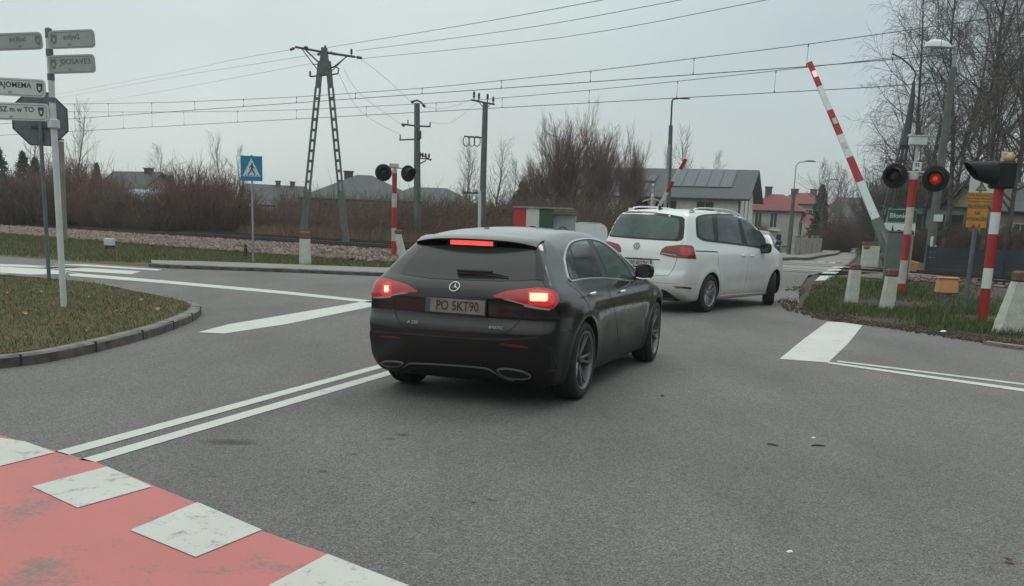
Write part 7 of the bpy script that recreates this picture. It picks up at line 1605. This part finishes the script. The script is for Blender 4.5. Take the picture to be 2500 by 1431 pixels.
for i, (u, Y_, rz, s, lab) in enumerate([(1128, 88, 1.0, (0.9, 0.95), 'thin pale bare tree left of the round power pole'), (1248, 90, 2.0, (0.9, 0.85), 'thin pale bare tree between pole and willow'), (1150, 95, 3.0, (1.0, 1.1), 'thin pale bare tree directly behind the round power pole'), (1680, 110, 4.0, (1.4, 1.5), 'tall faint bare tree rising above the solar roof'), (1742, 112, 5.0, (1.2, 1.2), 'faint bare tree above the right end of the solar roof'), (1600, 112, 0.5, (1.2, 1.25), 'faint bare tree left of the dark street lamp'),
        (188, 100, 1.4, (1.3, 1.45), 'bare tree standing above the bushes right of the octagonal sign'), (395, 125, 2.6, (1.5, 1.15), 'round headed bare tree above the polytunnel'), (555, 105, 3.9, (1.2, 1.15), 'bare tree just left of the blue crossing sign'), (590, 112, 5.5, (1.1, 1.05), 'second bare tree behind the blue crossing sign'), (75, 110, 0.9, (1.3, 1.35), 'bare tree rising behind the octagonal sign'),
        (2035, 96, 1.9, (1.0, 1.0), 'bare roadside tree right of the distant street lamp'), (2062, 120, 3.3, (1.2, 1.1), 'farthest bare roadside tree near the road end'), (2004, 74, 4.6, (0.75, 0.82), 'dark bare tree beside the red roofed house'), (2022, 80, 2.6, (0.9, 0.85), 'bare tree standing just right of the dark spruce'), (2046, 88, 1.6, (1.0, 0.86), 'bare tree above the far left pavement'), (1985, 86, 0.6, (0.7, 0.7), 'slim bare tree left of the dark spruce'), (2160, 120, 5.9, (1.3, 1.2), 'bare tree behind the town name sign')]):
    clone(tb_, lab, (at(u, 560, Y_).x, Y_, 0), rz, s)
# conifers
def conifer(label, loc, H, W, seed, group='dark conifers'):
    rng = np.random.default_rng(seed); t = thing('conifer', label, 'tree', loc, 0, group); seg_mesh('trunk', [(0, 0, -0.1, 0, 0, H * 0.97, 0.12, 0.02)], 'bark', t)
    V = []; F = []
    nb = 420
    for k in range(nb):
        f = rng.uniform(0.03, 1) ** 0.85; z = H * f; R_ = W * (1 - f) ** 0.8 * rng.uniform(0.6, 1.1) + 0.05; a = rng.uniform(0, 6.28)
        for q in range(7):
            g = rng.uniform(0.25, 1.0); c = np.array([math.cos(a) * R_ * g, math.sin(a) * R_ * g, z - 0.35 * R_ * g]) + rng.normal(0, 0.07, 3); s_ = rng.uniform(0.10, 0.24)
            d1 = rng.normal(0, 1, 3); d1 /= np.linalg.norm(d1); d2 = np.cross(d1, rng.normal(0, 1, 3)); d2 /= np.linalg.norm(d2) + 1e-9; o = len(V)
            V += [c + d1 * s_, c - d1 * s_ * 0.6 + d2 * s_ * 0.35, c - d1 * s_ * 0.6 - d2 * s_ * 0.35]; F.append((o, o + 1, o + 2))
    raw_mesh('crown', np.array(V), np.array(F), 'needles', t); return t
conifer('dark spruce between the red roofed house and the roadside trees', (at(1998, 560, 78).x, 78, 0), 4.9, 1.2, 41)
conifer('dark green conifer at the far left picture edge', (at(8, 560, 84).x, 84, 0), 5.9, 2.2, 42)
conifer('dark green conifer left of the octagonal sign post', (at(66, 560, 88).x, 88, 0), 5.7, 2.3, 43)
conifer('second dark conifer beside the octagonal sign post', (at(94, 560, 84).x, 84, 0), 5.0, 2.0, 46)
conifer('dark pointed conifer above the dark gabled roof', (at(243, 560, 104).x, 104, 0), 5.6, 1.3, 44)
conifer('low dark conifer right of the polytunnel', (at(420, 560, 92).x, 92, 0), 4.3, 1.4, 45)
conifer('low dark conifer left of the willow behind the brush', (at(1272, 560, 78).x, 78, 0), 4.3, 2.6, 47)
# bushes
def bush(label, loc, H, W, seed, m, group=None, ns=420, cat='bush'):
    rng = np.random.default_rng(seed); t = thing('bush', label, cat, loc, 0, group); S = []; T_ = []
    for k in range(ns):
        a = rng.uniform(0, 6.28); rad = W * math.sqrt(rng.uniform(0, 1)) ; bx, by = math.cos(a) * rad * 0.55, math.sin(a) * rad * 0.55
        top = H * (1 - 0.45 * (rad / W) ** 2) * rng.uniform(0.6, 1.05); p = np.array([bx, by, -0.05]); d = np.array([math.cos(a) * rad / W * 0.55, math.sin(a) * rad / W * 0.55, 1.0]) + rng.normal(0, 0.13, 3)
        n = 4; r_ = 0.018; pts = [p]
        for i in range(n):
            d = d + rng.normal(0, 0.10, 3); d[2] = max(d[2], 0.4); q = pts[-1] + d / np.linalg.norm(d) * top / n; S.append((*pts[-1], *q, r_ * (1 - i / n * 0.6), r_ * (1 - (i + 1) / n * 0.6))); pts.append(q)
        for j in range(7):
            i = rng.integers(1, n); f = rng.uniform(0, 1); b = pts[i] + (pts[i + 1] - pts[i]) * f; dd = rng.normal(0, 0.6, 3) + np.array([0, 0, 0.8]); dd /= np.linalg.norm(dd); l = top * rng.uniform(0.10, 0.26); m_ = b + dd * l * 0.5; e = m_ + (dd + rng.normal(0, 0.25, 3)) * l * 0.5
            T_.append((*b, *m_, 0.010, 0.008)); T_.append((*m_, *e, 0.008, 0.005))
    seg_mesh('stems', S, m, t); seg_mesh('twigs', T_, m, t); return t
GR = 'reddish brown bushes behind the tracks'
B1 = bush('large round reddish bush between the polytunnel and the blue sign', (at(465, 560, 58).x, 58, 0), 4.2, 2.5, 51, 'twig_red', GR, 900)
clone(B1, 'right half of the round reddish thicket left of the blue sign', (at(535, 560, 58).x, 58, 0), 1.9, (0.95, 0.93)); 
clone(B1, 'reddish bush behind the white signpost on the left', (at(205, 560, 62).x, 62, 0), 0.8, (1.0, 1.03)); clone(B1, 'tall reddish bush behind the octagonal sign post', (at(150, 560, 64).x, 64, 0), 3.1, (1.0, 1.10)); clone(B1, 'reddish bush left of the dark gabled roof', (at(262, 560, 60).x, 60, 0), 4.4, (0.9, 0.82))
B2 = bush('brown bush in front of the dark gabled roof', (at(318, 560, 57).x, 57, 0), 2.6, 2.2, 52, 'twig_brown', GR, 700)
for i, (u, Y_, s, lab) in enumerate([(30, 60, (1.3, 1.25), 'brown bush at the left picture edge behind the tracks'), (88, 60, (1.3, 1.2), 'brown bush below the two conifers on the left'), (375, 56, (0.9, 0.62), 'low brown bush in front of the polytunnel'), (425, 60, (0.8, 0.85), 'brown bush right of the polytunnel'), (700, 62, (1.2, 0.72), 'low brown bush left of the A-shaped pole'), (790, 60, (1.2, 0.68), 'low brown bush between the legs of the A-shaped pole'),
        (900, 58, (1.2, 0.72), 'low brown bush behind the left striped signal'), (975, 57, (1.2, 0.88), 'brown bush left of the pole with switchgear'), (1060, 56, (1.3, 0.90), 'brown bush between the two straight power poles'), (1130, 57, (1.2, 0.92), 'brown bush just left of the round power pole'), (1200, 56, (1.2, 0.94), 'brown bush behind the hooked white pipe'), (1265, 55, (1.2, 0.94), 'brown bush above the striped hut'),
        (1335, 55, (1.2, 0.96), 'brown bush below the big willow'), (1410, 56, (1.3, 0.96), 'brown bush above the low white tank'), (1470, 58, (1.2, 0.98), 'brown bush left of the white car roof'), (640, 64, (1.0, 0.60), 'low brown bush right of the blue sign post'), (1845, 82, (0.8, 0.8), 'brown bush between white house and red roofed house')]):
    clone(B2, lab, (at(u, 560, Y_).x, Y_, 0), 1.3 * i, s)
for i, (u, Y_, s, lab) in enumerate([(2030, 66, (0.9, 0.8), 'dark brown roadside bush near the dark tree'), (2048, 84, (1.2, 1.1), 'roadside bush on the left of the far road'), (2240, 52, (1.0, 0.75), 'low bush behind the dark fence left of the lamp'), (2330, 50, (1.1, 0.85), 'low bush behind the dark fence at the warning plates'), (2420, 49, (1.1, 0.85), 'low bush behind the dark fence at the hooded signal'), (2500, 48, (1.1, 0.85), 'low bush behind the dark fence at the right edge'), (2170, 62, (1.0, 0.8), 'low bush behind the town name sign'), (2380, 62, (1.3, 1.35), 'tall thin bush deep among the birches'), (2290, 66, (1.3, 1.4), 'tall thin bush left among the birches'), (2470, 60, (1.3, 1.4), 'tall thin bush right among the birches')]):
    clone(B2, lab, (at(u, 560, Y_).x, Y_, 0), 1.7 * i + 0.4, s, 'brown bushes beside the far road and birches')
# the tangled brush strip behind the tracks and the far wood line: masses nobody could count
def brush(name, label, pts, h0, h1, seed, m, rad=0.012, kids=3, hf=None):
    rng = np.random.default_rng(seed); n = len(pts); H = rng.uniform(h0, h1, n); 
    if hf is not None: H = H * np.array([hf(x, y) for x, y in pts])
    Z = np.array([zt(x, y) for x, y in pts]); d = rng.normal(0, 0.22, (n, 3)); d[:, 2] = 1; d /= np.linalg.norm(d, axis=1, keepdims=True); p0 = np.stack([pts[:, 0], pts[:, 1], Z - 0.05], 1)
    S = []; p1 = p0 + d * (H * 0.5)[:, None]; d2 = d + rng.normal(0, 0.18, (n, 3)); p2 = p1 + d2 * (H * 0.5)[:, None]; r0 = np.full((n, 1), rad)
    S.append(np.concatenate([p0, p1, r0, r0 * 0.8], 1)); S.append(np.concatenate([p1, p2, r0 * 0.8, r0 * 0.4], 1))
    for k in range(kids):
        f = rng.uniform(0.2, 1.0, (n, 1)); b = np.where(rng.uniform(0, 1, (n, 1)) < 0.4, p0 + (p1 - p0) * f, p1 + (p2 - p1) * f); e = b + (rng.normal(0, 0.6, (n, 3)) + np.array([0, 0, 0.7])) * (H * 0.26)[:, None]; S.append(np.concatenate([b, e, r0 * 0.6, r0 * 0.35], 1))
    return tag(seg_mesh(name, np.concatenate(S), m), label, 'brush', kind='stuff')
rb = np.random.default_rng(77)
st1 = [rw(20, D0 + 9), rw(20, D0 + 15), rw(95, D0 + 15), rw(95, D0 + 9)]
brush('brush', 'tangled brown brush filling the strip behind the railway tracks', inpoly(st1, 10000, rb), 0.7, 1.5, 61, 'dry_brush_mat', 0.013, 4)
st2 = [rw(28, D0 + 15), rw(30, D0 + 24), rw(110, D0 + 24), rw(110, D0 + 15)]
brush('brush', 'darker denser thicket behind the brown brush strip', inpoly(st2, 10000, rb), 1.5, 2.7, 62, 'twig_brown', 0.018, 4, hf=lambda x, y: (0.60 if x / y < -0.24 else 1.0) * (0.9 + 0.2 * math.sin(x * 0.8) * math.sin(y * 0.5)))
st3 = [(at(-80, 560, 135).x, 135), (at(2600, 560, 135).x, 135), (at(2600, 560, 150).x, 150), (at(-80, 560, 150).x, 150)]
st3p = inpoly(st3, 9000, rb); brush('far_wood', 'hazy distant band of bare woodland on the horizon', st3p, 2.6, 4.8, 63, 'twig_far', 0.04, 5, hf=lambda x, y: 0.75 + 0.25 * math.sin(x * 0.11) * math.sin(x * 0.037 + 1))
st4 = [(at(2120, 560, 60).x, 60), (at(2640, 560, 60).x, 60), (at(2640, 560, 78).x, 78), (at(2120, 560, 78).x, 78)]
brush('brush', 'dense dark undergrowth between the birch trunks on the right', inpoly(st4, 6500, rb), 1.8, 4.8, 64, 'twig_birch', 0.018, 5)

# unseen scrub added to the right and behind, darkening the cars' reflections
st5 = [(26, -12), (31, -12), (33, 34), (27, 34)]
brush('brush', 'unseen scrub added beyond the right picture edge to darken car reflections', inpoly(st5, 3200, rb), 3.0, 6.0, 65, 'twig_brown', 0.05, 5)
st6 = [(-30, -30), (28, -30), (28, -24), (-30, -24)]
brush('brush', 'unseen scrub added behind the viewer to darken car reflections', inpoly(st6, 3600, rb), 3.5, 6.5, 66, 'twig_brown', 0.06, 5)
# ---------------------------------------------------------------- damp winter air
hm = bpy.data.materials.new('haze_air'); hm.use_nodes = True; hn = hm.node_tree; hn.nodes.clear()
ho = N(hn, 'ShaderNodeOutputMaterial'); hv = N(hn, 'ShaderNodeVolumePrincipled'); hv.inputs['Density'].default_value = 0.0007; hv.inputs['Color'].default_value = (0.88, 0.93, 0.95, 1); hv.inputs['Anisotropy'].default_value = 0.2
hn.links.new(hv.outputs[0], ho.inputs['Volume']); MATS['haze_air'] = hm
mb = MB(); mb.box((0, 870, 12), (1840, 1880, 26)); hz_ = mb.build('haze', 'haze_air'); hz_['kind'] = 'stuff'; hz_['label'] = 'thin grey winter haze filling the air over the whole scene'
